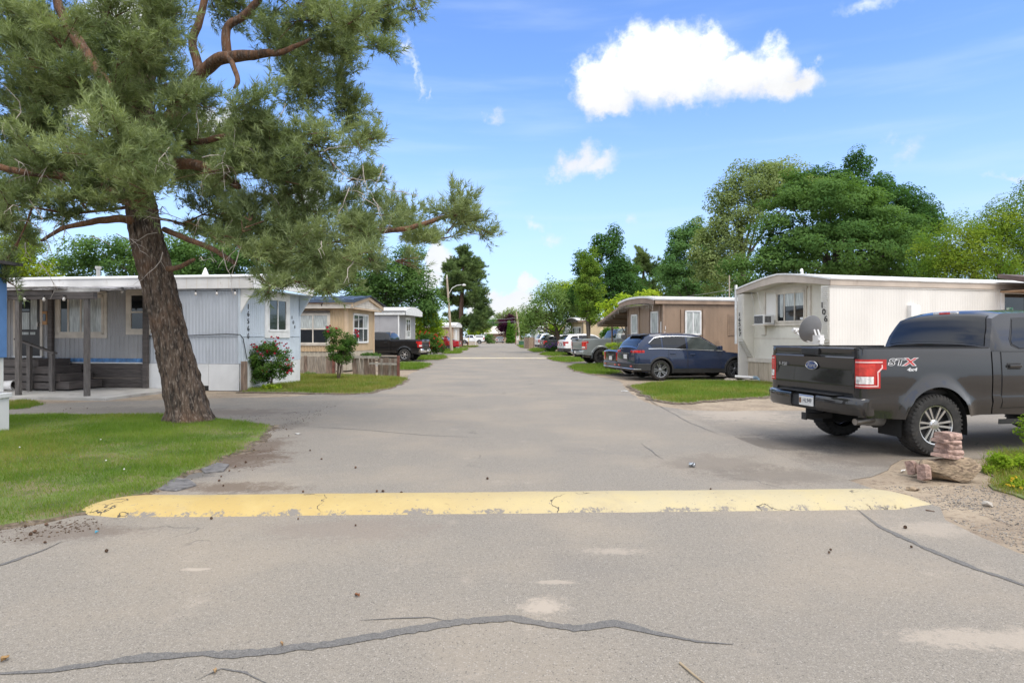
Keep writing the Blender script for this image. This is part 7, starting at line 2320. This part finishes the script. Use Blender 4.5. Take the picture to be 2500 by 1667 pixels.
dt = MB()
rt_ = random.Random(31)
pine_root = bpy.data.objects['pine_tree']
for k in range(110):                                             # bare grey twigs left among the needles
    px, py = rt_.uniform(0, 960), rt_.uniform(250, 640)
    if px > 700 and py < 330:
        continue
    a = P(px, py, rt_.uniform(9.7, 11.2)) - pine_root.location
    d = Vector((rt_.uniform(-1, 1), rt_.uniform(-.6, .3), rt_.uniform(-1, 0.5))).normalized()
    ln = rt_.uniform(0.25, 0.75)
    pts = [a]
    for j in range(4):
        d = (d + Vector((rt_.uniform(-.5, .5), rt_.uniform(-.5, .5), rt_.uniform(-.6, .3)))).normalized()
        pts.append(pts[-1] + d * ln / 4)
        if rt_.random() < 0.6:
            e = (d + Vector((rt_.uniform(-1, 1), rt_.uniform(-1, 1), rt_.uniform(-1, .4)))).normalized()
            dt.tube([pts[-1], pts[-1] + e * 0.09, pts[-1] + e * 0.16 + Vector((0, 0, -0.03))], [0.004, 0.003, 0.0015], 4, caps=False)
    dt.tube(pts, [0.008, 0.007, 0.006, 0.004, 0.002], 5, caps=False)
o = dt.build('dead_twigs', M('dead_twig_grey', (0.36, 0.32, 0.29), 0.9, var=0.2, vs=8), pine_root, recalc=False)
o['kind'] = 'stuff'


# ------------------------------------------------------------------ roses
def bloom_mesh():
    mb = MB()
    for rr, zz, n in ((0.022, 0.012, 5), (0.034, 0.0, 6), (0.042, -0.012, 7)):
        for k in range(n):
            a = 2 * math.pi * k / n + rr * 40
            c, s = math.cos(a), math.sin(a)
            w = rr * 0.8
            mb.add([(c * rr * 0.25 - s * w * .3, s * rr * 0.25 + c * w * .3, zz - 0.02), (c * rr - s * w * .6, s * rr + c * w * .6, zz + 0.01), (c * rr + s * w * .6, s * rr - c * w * .6, zz + 0.01), (c * rr * 0.25 + s * w * .3, s * rr * 0.25 - c * w * .3, zz - 0.02)], [(0, 1, 2, 3)])
    return mb


m_rosered = M('rose_red', (0.42, 0.012, 0.045), 0.55, var=0.3, vs=9)
m_roseor = M('rose_orange_red', (0.50, 0.045, 0.025), 0.55, var=0.3, vs=9)
m_violet = M('violet_petal', (0.26, 0.16, 0.38), 0.55, var=0.25, vs=9)


def flower_bush(name, label, lobes, D, lmat, leaf, rc, seed, blooms, bmat, bscale, bzone, base=None, cat='rose bush', stems=6, r0=0.012, dens=1.0, bark=m_bark2):
    t = tree(name, label, lobes, D, lmat, leaf, dens, rc, seed, base=base, r0=r0, cat=cat, stems=stems, n=5, fork=0.3, bark=bark, hollow=0.25)
    bs = Vector(t.location)
    r = random.Random(seed)
    b0 = None
    for k in range(blooms):
        px, py, rx, ry = bzone[k % len(bzone)]
        a, q = r.uniform(0, 6.28), math.sqrt(r.random())
        dd = D - r.uniform(0.0, 0.5) * bscale * 0.6 - 0.15
        p = P(px + rx * q * math.cos(a), py + ry * q * math.sin(a), dd) - bs
        if b0 is None:
            b0 = bloom_mesh().build('rose_bloom' if 'rose' in name else 'bloom', bmat, t, recalc=False)
            o = b0
        else:
            o = dup(b0, t)
        o.location = p
        o.scale = [bscale * r.uniform(0.7, 1.2)] * 3
        o.rotation_euler = (r.uniform(0.3, 1.3), r.uniform(-.4, .4), r.uniform(-.6, .6))
    return t


flower_bush('rose_bush', 'tall rose bush with crimson blooms at the white skirting of the blue home', [(650, 890, 38, 38), (620, 880, 24, 30), (690, 880, 26, 30), (655, 850, 34, 20), (640, 915, 30, 20), (690, 910, 20, 16)], 18.9, L_rose, 0.055, 0.14, 51, 62, m_rosered, 0.72,
            [(672, 836, 28, 10), (655, 858, 24, 10), (618, 845, 14, 10), (690, 850, 20, 14), (700, 885, 20, 24), (640, 880, 30, 30), (706, 905, 10, 18), (642, 906, 4, 3), (668, 825, 12, 4)], base=(-7.15, 18.8, 0), dens=0.8)
flower_bush('rose_tree', 'small standard rose tree with pink red blooms in front of the tan home', [(832, 850, 34, 26), (812, 815, 20, 22), (855, 835, 20, 26), (830, 872, 30, 12)], 22.6, L_rose, 0.06, 0.15, 52, 12, m_rosered, 0.95,
            [(865, 806, 14, 8), (868, 816, 8, 8), (876, 822, 5, 6), (812, 795, 16, 8), (800, 800, 10, 10)], base=(-6.25, 22.6, 0), stems=3, r0=0.028, dens=0.95)
flower_bush('rose_bush', 'rose bush with orange red blooms at the black pickup tail', [(1050, 845, 24, 20), (1030, 835, 18, 16), (1070, 850, 16, 18), (1045, 825, 22, 12)], 50.5, L_rose, 0.12, 0.32, 53, 40, m_roseor, 1.5, [(1036, 812, 14, 5), (1064, 822, 6, 8), (1026, 826, 10, 8), (1072, 838, 8, 10), (1060, 850, 16, 14)], base=(-6.5, 50.5, 0))
flower_bush('flower_bush', 'low bush with pale violet flowers by the charcoal car', [(1352, 850, 19, 9), (1340, 852, 10, 7)], 63, L_dark, 0.14, 0.35, 54, 44, m_violet, 1.8, [(1352, 841, 18, 5), (1345, 846, 14, 4)], cat='flower bush', base=(4.15, 63, 0))
flower_bush('weed_clump', 'yellow flowering weed clump by the right verge', [(2478, 1190, 30, 26), (2500, 1205, 30, 26)], 6.55, L_yellow, 0.025, 0.06, 55, 16, M('yellow_petal', (0.55, 0.42, 0.03), 0.6), 0.35, [(2475, 1180, 22, 20), (2495, 1200, 14, 14)], cat='weed', stems=4, r0=0.006)
tree('ground_weeds', 'pale green leafy weeds beside the boulder', [(2440, 1125, 30, 16), (2480, 1135, 36, 16), (2420, 1150, 22, 12), (2495, 1120, 26, 12), (2500, 1155, 40, 14)], 7.3, L_bright, 0.035, 0.9, 0.07, 56, cat='weed', trunk=False)
tree('creeper', 'bright vine leaves hanging in at the right edge', [(2500, 1050, 10, 26), (2496, 1025, 6, 12)], 7.0, L_locust, 0.035, 0.7, 0.05, 57, cat='vine', trunk=False)
# ================================================================== fences, poles, small things
m_plank = M('weathered_planks', (0.27, 0.23, 0.185), 0.85, var=0.3, vs=4, stretch=(8, 8, 0.8), bump=0.4, bs=30, col2=(0.30, 0.27, 0.235), c2s=3, c2lo=0.5, c2hi=0.65)
m_plank2 = M('brown_planks', (0.20, 0.145, 0.11), 0.85, var=0.3, vs=4, stretch=(8, 8, 0.8), bump=0.4, bs=30)
m_redpost = M('red_brown_post', (0.135, 0.05, 0.035), 0.8, var=0.25, vs=5)
m_rail = M('pale_rail', (0.34, 0.31, 0.27), 0.8, var=0.2, vs=6)
fn = empty('plank_fence', (0, 0, 0), 0, 'low weathered plank fence with red brown posts in front of the tan home', 'fence')
r_ = random.Random(12)


def run(parent, a, b, w, h, mats, gap=0.008, tilt=0.0, th=0.022, top_var=0.015):
    a, b = Vector((*a, 0)), Vector((*b, 0))
    d = (b - a).normalized()
    n = int((b - a).length / (w + gap))
    for k in range(n):
        p = a + d * (k * (w + gap))
        hh = h + r_.uniform(-top_var, top_var)
        mb = MB()
        e = p + d * w
        nrm = Vector((-d.y, d.x, 0)) * th / 2
        up = Vector((d.x * tilt * r_.uniform(.3, 1.2), d.y * tilt * r_.uniform(.3, 1.2), hh))
        z0 = Vector((0, 0, 0.01))
        off = nrm * r_.uniform(-.4, .4)
        vs = [q + o_ + z + off for z in (z0, up) for q, o_ in ((p, -nrm), (e, -nrm), (e, nrm), (p, nrm))]
        mb.add(vs, [(0, 3, 2, 1), (4, 5, 6, 7), (0, 1, 5, 4), (1, 2, 6, 5), (2, 3, 7, 6), (3, 0, 4, 7)])
        mb.build('plank', r_.choice(mats), parent)


A, Bm, Cm = (-9.0, 26.9), (-7.55, 26.4), (-6.55, 26.0)
E = (-4.34, 24.3)
run(fn, A, (-7.35, 26.35), 0.15, 0.73, [m_plank, m_plank, m_plank2])
run(fn, (-6.45, 25.6), (-5.3, 25.0), 0.14, 0.70, [m_plank2, m_plank2, m_plank], tilt=-0.12)
run(fn, (-5.3, 24.95), (-4.4, 24.35), 0.14, 0.72, [m_plank, m_plank2])
run(fn, (-7.3, 26.3), (-7.0, 26.2), 0.14, 0.72, [m_plank])
for (x, y, hh) in ((-7.42, 26.25, 0.80), (-4.36, 24.2, 0.82)):
    MB().box(x - 0.05, x + 0.05, y - 0.05, y + 0.05, 0, hh).build('post', m_redpost, fn, bevel=0.008)
MB().bar((-6.5, 25.54, 0.74), (-5.25, 24.88, 0.74), 0.04, 0.10).build('rail', m_rail, fn)
MB().bar((-5.65, 25.0, 0.50), (-4.4, 24.2, 0.50), 0.04, 0.07).build('rail', m_rail, fn)
pf = empty('plank_fence', (0, 0, 0), 0, 'tall brown plank fence beside the white van down the road', 'fence')
run(pf, (1.62, 80.5), (2.9, 80.0), 0.14, 1.45, [m_plank2, M('light_planks', (0.30, 0.22, 0.15), 0.85, var=0.25, vs=4, stretch=(6, 6, .8))], top_var=0.05)
run(pf, (1.55, 82.5), (1.6, 80.6), 0.14, 1.4, [m_plank])
ps = MB().box(-0.07, 0.07, -0.07, 0.07, 0, 0.86).build('wooden_post', m_plank2, bevel=0.01)
ps.location = (*G(601, 940), 0)
ps.location = (-7.72, 18.35, 0)
ps.location = (-7.62, 17.95, 0)
tag(ps, 'short weathered wooden post at the corner of the blue home', 'post')
# chain link panel between the brown and cream homes
cl = empty('chain_link_fence', (11.2, 31.5, 0), R(-8), 'grey chain link fence panel between the brown and cream homes', 'fence')
mb = MB()
for k in range(34):
    x = -0.2 + k * 0.06
    for s_ in (1, -1):
        mb.tube([(x, 0, 0.3), (x + s_ * 0.9, 0, 1.85)], 0.004, 3, caps=False)
o = mb.build('wire_mesh', m_alu, cl)
o['kind'] = 'stuff'
for x in (-1.0, 1.0, 2.7):
    MB().tube([(x, 0, 0), (x, 0, 1.95)], 0.03, 8).build('post', m_alu, cl, smooth_deg=50)
MB().tube([(-1.0, 0, 1.9), (2.7, 0, 1.9)], 0.022, 8).build('rail', m_alu, cl, smooth_deg=50)

# poles and wires
m_pole = M('pale_wood_pole', (0.40, 0.33, 0.26), 0.75, var=0.15, vs=3, stretch=(5, 5, .5))
lp = empty('light_pole', (-6.2, 65, 0), 0, 'leaning pale wooden light pole with a white street lamp arm', 'street lamp')
MB().tube([(0, 0, 0), (-0.25, 0, 4.0), (-0.52, 0, 7.7)], [0.15, 0.12, 0.09], 12).build('pole', m_pole, lp, smooth_deg=50)
MB().tube([(-0.38, 0, 5.8), (0.05, 0, 6.55), (0.5, 0, 6.8), (1.0, 0, 6.88)], 0.035, 8).build('lamp_arm', m_white, lp, smooth_deg=50)
MB().lathe([(0, 0.1), (0.12, 0.08), (0.2, 0.0), (0.16, -0.1), (0.0, -0.14)], 14, c=(1.25, 0, 6.86)).build('lamp_head', m_white, lp, smooth_deg=50)
MB().tube([(-0.50, -0.05, 7.5), (-0.50, -0.05, 7.9)], 0.05, 8).build('insulator', m_white, lp)
up_ = empty('utility_pole', (1.05, 121, 0), 0, 'leaning wooden utility pole at the far end of the road', 'utility pole')
MB().tube([(0.45, 0, 0), (0.2, 0, 3.2), (-0.25, 0, 6.4)], [0.17, 0.15, 0.12], 10).build('pole', m_pole, up_, smooth_deg=50)
MB().tube([(-0.4, 0.5, 0), (-0.15, 0.3, 3.0), (-0.2, 0.1, 5.0)], 0.08, 8).build('brace_pole', M('red_brown_pole', (0.22, 0.13, 0.09), 0.8, var=0.15), up_, smooth_deg=50)
MB().box(-0.2, 0.25, -0.25, -0.1, 0.9, 1.6).build('meter_box', m_dirtywhite, up_)
m_wire = M('grey_wire', (0.30, 0.30, 0.31), 0.5)
for k, (a, b, sag, lab) in enumerate(((P(1258, 784, 121), P(1185, 786, 118), 0.15, 'lower wire crossing the far end of the road'), (P(1258, 776, 121), P(1185, 776, 118), 0.2, 'upper wire crossing the far end of the road'),
                                     (P(1068, 690, 65), P(870, 734, 52), 0.25, 'pale service wire running from the light pole to the left'), (P(1500, 731, 52), P(1800, 703, 45), 0.3, 'thin wire above the brown home roof'),)):
    pts = [Vector(a).lerp(Vector(b), f) - Vector((0, 0, sag * 4 * f * (1 - f))) for f in np.linspace(0, 1, 14)]
    tag(MB().tube(pts, 0.02 if k < 3 else 0.012, 5).build('overhead_wire', m_wire, smooth_deg=60), lab, 'wire', 'overhead wires')
an = empty('roof_mast', P(1724, 731, 33) * 1.0, 0, 'thin metal mast with guy wires on the brown home roof', 'antenna mast')
an.location = (10.2, 29.6, 3.38)
MB().tube([(0, 0, 0), (0, 0, 1.05)], 0.025, 8).build('mast', M('mast_wood', (0.32, 0.26, 0.21), 0.7), an)
for s_ in (-1, 1):
    MB().tube([(0, 0, 0.45), (0.4 * s_, 0, 0.0)], 0.006, 4).build('guy_wire', m_wire, an)
# utility box, hydrant and marker posts far down the road
ub = empty('utility_box', (1.72, 118, 0), R(5), 'small green metal utility box in the grass at the far right', 'utility box')
MB().box(-0.45, 0.45, -0.4, 0.4, 0, 0.62).build('case', M('utility_green', (0.03, 0.10, 0.055), 0.5), ub, bevel=0.03)
MB().prism([(-0.5, 0.62), (0.5, 0.62), (0.45, 0.72), (-0.45, 0.72)], -0.45, 0.45, axis=1).build('lid', M('utility_green2', (0.04, 0.13, 0.07), 0.5), ub)
hy = empty('fire_hydrant', (-7.3, 104, 0), 0, 'small dark hydrant standing in the grass by the second pine', 'hydrant')
MB().lathe([(0.16, 0), (0.16, 0.06), (0.11, 0.07), (0.11, 0.5), (0.15, 0.52), (0.13, 0.62), (0.06, 0.7), (0, 0.72)], 14).build('barrel', M('hydrant_dark', (0.05, 0.02, 0.018), 0.5), hy, smooth_deg=50)
MB().tube([(-0.2, 0, 0.4), (0.2, 0, 0.4)], 0.06, 8).build('nozzle', M('hydrant_red', (0.25, 0.06, 0.03), 0.5), hy)
for x, y, c, lab in ((-7.75, 112, (0.55, 0.42, 0.12), 'yellowish marker post in front of the white canopy pickup'), (-6.5, 112, (0.62, 0.62, 0.6), 'white marker post in front of the white canopy pickup')):
    o = MB().box(-0.05, 0.05, -0.04, 0.04, 0, 1.3).box(-0.06, 0.06, -0.045, 0.045, 1.1, 1.32).build('marker_post', M('marker_' + lab.split()[0], c, 0.6))
    o.location = (x, y, 0)
    tag(o, lab, 'post')

# satellite dish behind the pickup
ds = empty('satellite_dish', (6.70, 14.0, 0), R(-62), 'grey satellite dish on a pole in front of the cream home', 'satellite dish')
m_dish = M('dish_grey', (0.15, 0.152, 0.158), 0.5, var=0.06)
rows = []
for k in range(13):
    rr = 0.36 * k / 12
    rows.append([(-0.22 * rr * rr / 0.36 - 0.02, rr * math.cos(2 * math.pi * j / 36) * 1.08, rr * math.sin(2 * math.pi * j / 36) * 0.84) for j in range(37)])
bowl = MB().grid(rows).grid([[(p[0] + 0.012, p[1], p[2]) for p in r] for r in rows]).grid([rows[-1], [(p[0] + 0.012, p[1], p[2]) for p in rows[-1]]]).build('bowl', m_dish, ds, smooth_deg=60)
bowl.location = (0.0, 0, 1.70)
bowl.rotation_euler = (R(-24), R(22), 0)
MB().tube([(0.16, 0, 0), (0.16, 0, 1.42)], 0.035, 12).build('pole', m_alu, ds, smooth_deg=50)
br = MB()
br.box(0.02, 0.2, -0.07, 0.07, 1.40, 1.60)
br.tube([(0.16, -0.1, 1.5), (0.16, 0.1, 1.5)], 0.04, 10)
br.tube([(0.1, -0.06, 1.58), (0.05, -0.06, 1.72)], 0.02, 6)
br.tube([(0.1, 0.06, 1.58), (0.05, 0.06, 1.72)], 0.02, 6)
br.build('mount_bracket', m_dirtywhite, ds, smooth_deg=40)
MB().tube([(0.0, 0, 1.40), (-0.25, 0, 1.50), (-0.46, 0, 1.68)], 0.018, 6).build('feed_arm', m_dirtywhite, ds)
MB().tube([(-0.44, 0, 1.66), (-0.52, 0, 1.73)], 0.045, 10).tube([(-0.47, -0.09, 1.72), (-0.47, 0.09, 1.72)], 0.035, 10).build('feed_horn', m_dirtywhite, ds, smooth_deg=50)

# fallen downspout with its blue joint and stones at the cream home corner
dp = empty('fallen_pipe', (7.95, 22.2, 0), R(-14), 'white fallen downspout pipe with a blue elbow on stones by the cream home', 'pipe')
MB().tube([(-0.10, 0, 0.16), (0.50, -0.05, 0.13)], 0.05, 12).build('pipe', m_dirtywhite, dp, smooth_deg=50)
MB().tube([(0.50, -0.05, 0.13), (0.60, -0.06, 0.13), (0.66, -0.06, 0.08), (0.67, -0.06, -0.02)], 0.06, 10).build('elbow', M('elbow_blue', (0.25, 0.36, 0.45), 0.5, var=0.4, vs=14, col2=(0.6, 0.6, 0.6), c2s=12), dp, smooth_deg=50)


def stone(name, loc, size, mat, seed, label=None, cat='stone', group=None, parent=None, rz=0.0, lump=0.22, n=3):
    bm = bmesh.new()
    bmesh.ops.create_icosphere(bm, subdivisions=n, radius=1)
    for v in bm.verts:
        q = v.co.copy()
        d = mnoise.noise(q * 1.2 + Vector((seed * 3.7, 0, 0))) * lump * 1.6 + mnoise.noise(q * 3.1 + Vector((0, seed, 0))) * lump * 0.5 + mnoise.noise(q * 8) * lump * 0.16
        k = 1 + d
        sq = [math.copysign(abs(c) ** 0.75, c) for c in q]
        v.co = Vector((sq[0] * size[0], sq[1] * size[1], max(sq[2], -0.75) * size[2])) * k
    rp = random.Random(seed)
    for _ in range(11):                                          # flat fracture faces
        d = Vector((rp.gauss(0, 1), rp.gauss(0, 1), rp.gauss(0, 0.8))).normalized()
        off = rp.uniform(0.58, 0.92)
        for v in bm.verts:
            u = Vector((v.co.x / size[0], v.co.y / size[1], v.co.z / size[2]))
            ex = u.dot(d) - off
            if ex > 0:
                u -= d * ex * 0.88
                v.co = Vector((u.x * size[0], u.y * size[1], u.z * size[2]))
    me = bpy.data.meshes.new(name)
    bm.to_mesh(me)
    bm.free()
    me.shade_smooth()
    me.set_sharp_from_angle(angle=R(28))
    me.materials.append(mat)
    o = link_mesh(name, me, parent, loc, (0, 0, rz))
    return tag(o, label, cat, group) if label else o


m_rock = M('sandstone_boulder', (0.30, 0.225, 0.15), 0.9, var=0.35, vs=9, bump=1.0, bs=22, col2=(0.12, 0.085, 0.06), c2s=9, c2lo=0.5, c2hi=0.62, stretch=(1, 1, 2.5))
m_pale = M('pale_rubble', (0.34, 0.30, 0.25), 0.9, var=0.2, vs=9, bump=0.5)
for k, (x, y, s_) in enumerate(((7.75, 22.1, 0.16), (8.15, 22.0, 0.13), (8.45, 21.95, 0.12), (7.6, 22.3, 0.12), (8.35, 22.1, 0.1))):
    stone('stone', (x, y, 0.03), (s_ * 1.3, s_, s_ * 0.6), m_pale, k + 20, 'pale rubble stone under the fallen pipe by the cream home', 'stone', 'rubble stones under the fallen pipe', n=2)
bld = stone('boulder', (4.84, 6.98, 0.10), (0.30, 0.23, 0.14), m_rock, 3, 'flat brown boulder under the stack of pink paving blocks', 'boulder', rz=-0.12, n=4, lump=0.16)
stone('boulder', (5.02, 7.18, 0.09), (0.12, 0.12, 0.10), m_rock, 9, 'small brown rock behind the flat boulder', 'rock', n=3)
stone('stone', (*G(2412, 1232), 0.01), (0.05, 0.04, 0.03), M('white_stone', (0.36, 0.33, 0.29), 0.9), 14, 'white pebble in the gravel below the boulder', 'pebble', n=2)
stone('stone', (*G(2230, 1193), 0.0), (0.08, 0.05, 0.022), m_rock, 15, 'flat brown stone in the dirt left of the gravel', 'stone', n=2)
# pink concrete wall blocks
m_block = M('pink_concrete_block', (0.34, 0.225, 0.185), 0.9, var=0.3, vs=12, bump=0.9, bs=50, col2=(0.42, 0.32, 0.28), c2s=9, c2lo=0.52, c2hi=0.7)


def block(loc, rot, sz, label, seed):
    """one paving block: split, rough front, lip along one edge"""
    r = random.Random(seed)
    L_, W_, H_ = sz
    n = 7
    mb = MB()
    rows = []
    for i in range(n + 1):
        x = -L_ / 2 + L_ * i / n
        j = 0.005
        rows.append([(x, -W_ / 2 + r.uniform(-j, j) * 0.9, 0), (x, -W_ / 2 - 0.006 + r.uniform(-j, j), H_ * 0.5), (x, -W_ / 2 + 0.008 + r.uniform(-j, j) * .7, H_), (x, W_ / 2 - 0.03, H_), (x, W_ / 2 - 0.03, H_ + 0.0), (x, W_ / 2, H_ * 0.72), (x, W_ / 2, 0), (x, -W_ / 2, 0)])
    mb.grid(rows)
    mb.f.append(tuple(range(8)))
    mb.f.append(tuple(range(n * 8, n * 8 + 8)))
    o = mb.build('paving_block', m_block, smooth_deg=20)
    o.location = loc
    o.rotation_euler = rot
    return tag(o, label, 'paving block', 'pink paving blocks at the boulder')


z = 0.235
bx, by = 4.755, 6.93
specs = [((bx + 0.03, by + 0.0, z), (0.03, 0.16, 0.50), (0.37, 0.20, 0.042), 'lowest pink block, a wide slab lying on the boulder'),
         ((bx + 0.06, by + 0.03, z + 0.046), (0.03, 0.10, 0.22), (0.25, 0.19, 0.055), 'second pink block up from the boulder in the stack'),
         ((bx + 0.055, by + 0.025, z + 0.106), (0.0, 0.05, 0.40), (0.24, 0.17, 0.055), 'third pink block up from the boulder in the stack'),
         ((bx + 0.025, by + 0.02, z + 0.165), (0.02, 0.07, 0.16), (0.25, 0.20, 0.042), 'fourth pink block up, just below the top one'),
         ((bx + 0.055, by + 0.035, z + 0.212), (0.03, 0.03, 0.36), (0.215, 0.20, 0.065), 'topmost pink block of the stack on the boulder'),
         ((bx + 0.21, by + 0.10, z - 0.03), (0.0, 0.40, 0.3), (0.22, 0.14, 0.04), 'pink block sloping down the right side of the boulder'),
         ((4.50, 7.12, 0.0), (R(74), 0.05, 0.5), (0.085, 0.16, 0.09), 'upright pink block leaning behind at the left of the boulder'),
         ((4.465, 6.86, 0.0), (R(80), 0.12, 0.35), (0.10, 0.18, 0.10), 'upright pink block leaning in front at the left of the boulder')]
for k, s_ in enumerate(specs):
    loc, rot, sz, lab = s_
    sz = (sz[0] * 0.88, sz[1] * 0.92, sz[2])
    if k >= 6:
        loc = (loc[0], loc[1] + 0.05, loc[2] + sz[1] / 2 + 0.005)
    block(loc, rot, sz, lab, k + 3)

# cones, litter and twigs on the asphalt
m_cone = M('pine_cone', (0.11, 0.065, 0.04), 0.85, var=0.35, vs=30)


def cone_mesh():
    mb = MB()
    mb.lathe([(0, -0.026), (0.012, -0.02), (0.016, 0.0), (0.01, 0.02), (0, 0.028)], 8)
    for i in range(5):
        zc = -0.018 + i * 0.009
        n = 7
        rr = 0.026 - 0.006 * abs(i - 1.5)
        for k in range(n):
            a = 2 * math.pi * (k + 0.5 * (i % 2)) / n
            c, s = math.cos(a), math.sin(a)
            mb.add([(c * 0.01 - s * 0.005, s * 0.01 + c * 0.005, zc - 0.004), (c * 0.01 + s * 0.005, s * 0.01 - c * 0.005, zc - 0.004), (c * rr + s * 0.007, s * rr - c * 0.007, zc + 0.005), (c * rr - s * 0.007, s * rr + c * 0.007, zc + 0.005)], [(0, 1, 2, 3)])
    return mb


cones = [(728, 1269), (516, 1268), (868, 1285), (478, 1213), (560, 1151), (540, 1165), (535, 1175), (575, 1140), (545, 1188), (620, 1100), (785, 1122), (868, 1143), (705, 1065), (757, 1101), (740, 1202), (920, 1201), (935, 1201), (980, 1205), (1735, 1196),
         (62, 1288), (75, 1307), (85, 1300), (113, 1283), (110, 1327), (161, 1000), (172, 998), (213, 998), (235, 1012), (155, 1003), (600, 1130), (260, 1348), (470, 1150), (700, 1050), (1190, 1170), (870, 1455), (2210, 1290), (2028, 1345), (2225, 1338), (2024, 1352)]
c0 = None
for k, q in enumerate(cones):
    o = cone_mesh().build('pine_cone', m_cone, smooth_deg=30, recalc=False) if c0 is None else c0.copy()
    if c0 is None:
        c0 = o
        tag(o, 'small brown pine cone fallen on the ground beside the road', 'pine cone', 'fallen pine cones')
    else:
        COL.objects.link(o)
    x, y = G(*q)
    o.location = (x, y, 0.013)
    o.rotation_euler = (rng.uniform(0.9, 2.2), rng.uniform(0, 6), rng.uniform(0, 6))
    o.scale = [rng.uniform(0.34, 0.62)] * 3
cn = MB().lathe([(0, 0.0), (0.026, 0.0), (0.031, 0.008), (0.031, 0.10), (0.025, 0.115), (0.0, 0.112)], 16, c=(0, 0, -0.05)).build('drink_can', M('can_metal', (0.30, 0.32, 0.34), 0.3, metal=0.6, var=0.7, vs=28), smooth_deg=40)
cn.location = (*G(1689, 1140), 0.032)
cn.rotation_euler = (R(90), 0, R(55))
cn.scale = (0.8, 0.8, 0.62)
tag(cn, 'crushed silver can lying on the road past the yellow bump', 'can')
tw = MB().tube([(*G(1660, 1620), 0.006), (*G(1690, 1648), 0.01), (*G(1722, 1672), 0.006)], [0.006, 0.005, 0.003], 6).build('twig', M('dry_twig', (0.33, 0.26, 0.17), 0.8), smooth_deg=50)
tag(tw, 'pale dry twig on the asphalt near the bottom of the photo', 'twig')
tw = MB().tube([(*G(2260, 1246), 0.006), (*G(2282, 1250), 0.008)], [0.006, 0.004], 5).build('twig', M('dark_twig', (0.12, 0.07, 0.045), 0.8))
tag(tw, 'short brown stick beside the right end of the yellow bump', 'twig')
for k, (q, w_, l_, lab, c) in enumerate((((727, 1060), 0.10, 0.05, 'flat white paper scrap by the lawn corner', (0.6, 0.6, 0.58)), ((1526, 955), 0.22, 0.12, 'white paper scrap on the road edge by the right lawn', (0.62, 0.62, 0.6)), ((2205, 1150), 0.12, 0.03, 'white litter strip on the dirt left of the pink blocks', (0.6, 0.58, 0.55)),
                                  ((236, 1302), 0.03, 0.014, 'tiny blue scrap of litter before the yellow bump', (0.10, 0.36, 0.5)), ((12, 1613), 0.05, 0.03, 'dry brown leaf at the left bottom edge', (0.28, 0.17, 0.07)), ((525, 1644), 0.035, 0.018, 'dry tan leaf on the dark tar at the bottom', (0.34, 0.23, 0.12)),
                                  ((688, 1577), 0.024, 0.018, 'dry leaf on the long tar strip', (0.32, 0.2, 0.1)), ((873, 1457), 0.03, 0.018, 'reddish dry leaf on the open asphalt', (0.30, 0.13, 0.06)))):
    mb = MB()
    rows = []
    for i in range(6):
        u = -1 + 2 * i / 5
        ww = l_ * (1 - abs(u) ** 2 * (0.9 if w_ < 0.06 else 0.25))
        rows.append([(u * w_ / 2, ww * v / 2, 0.008 + 0.012 * abs(v) * (1 if w_ < .06 else .3) + 0.004 * math.sin(u * 3 + v * 2)) for v in (-1, -0.4, 0.2, 1)])
    mb.grid(rows).grid([[(p[0], p[1], p[2] + 0.002) for p in r] for r in rows])
    o = mb.build('litter_scrap' if w_ > 0.028 and c[0] > 0.5 else 'dry_leaf' if c[0] > 0.2 else 'litter_scrap', M('scrap_' + str(k), c, 0.8, var=0.2, vs=40), smooth_deg=40)
    o.location = (*G(*q), 0.0)
    o.rotation_euler = (0, 0, 0.4 * k)
    tag(o, lab, 'leaf' if 'leaf' in lab else 'litter')
# broken slabs of asphalt at the lawn edge
m_slab = M('broken_asphalt', (0.13, 0.125, 0.125), 0.85, var=0.25, vs=14, bump=0.6, bs=60)
for k, (px, lab) in enumerate(((((375, 1186), (410, 1168), (462, 1172), (480, 1186), (430, 1200), (385, 1197)), 'larger broken piece of asphalt where the lawn meets the road'), (((480, 1140), (520, 1130), (560, 1136), (545, 1152), (500, 1156)), 'smaller broken piece of asphalt farther along the lawn edge'))):
    pts = pxs(px)
    mb = MB().prism([(x, y) for x, y in pts], -0.02, 0.018, axis=2)
    o = mb.build('asphalt_piece', m_slab, bevel=0.006)
    tag(o, lab, 'asphalt piece')
# white can and bottle beside the porch post
bk = empty('paint_bucket', (*G(18, 958), 0.05), 0, 'white paint bucket lying on its side on the porch slab', 'bucket')
MB().lathe([(0, 0), (0.12, 0), (0.145, 0.28), (0.15, 0.28), (0.15, 0.30), (0.13, 0.30), (0.115, 0.02), (0, 0.02)], 20, axis=0, c=(-0.1, 0, 0.15)).build('body', m_dirtywhite, bk, smooth_deg=40)
MB().tube([(0.17, -0.15, 0.15), (0.26, -0.1, 0.06), (0.26, 0.1, 0.06), (0.17, 0.15, 0.15)], 0.006, 5).build('handle', m_alu, bk)
# dandelions in the lawn
m_dand = M('dandelion_clock', (0.6, 0.6, 0.55), 0.9)
d0 = None
for q in ((259, 1142), (246, 1088), (303, 1165), (48, 1108)):
    if d0 is None:
        d0 = empty('dandelion', (0, 0, 0), 0, 'single dandelion head standing in the front lawn', 'dandelion', 'dandelions in the front lawn')
        MB().tube([(0, 0, 0), (0.005, 0, 0.07), (0.0, 0.004, 0.11)], 0.003, 5).build('stalk', g1, d0)
        MB().lathe([(0, -0.016), (0.012, -0.011), (0.017, 0), (0.012, 0.011), (0, 0.016)], 10, c=(0, 0, 0.12)).build('head', m_dand, d0, smooth_deg=60)
        o = d0
    else:
        o = dup(d0)
    o.location = (*G(*q), 0.02)
    o.scale = [0.6] * 3
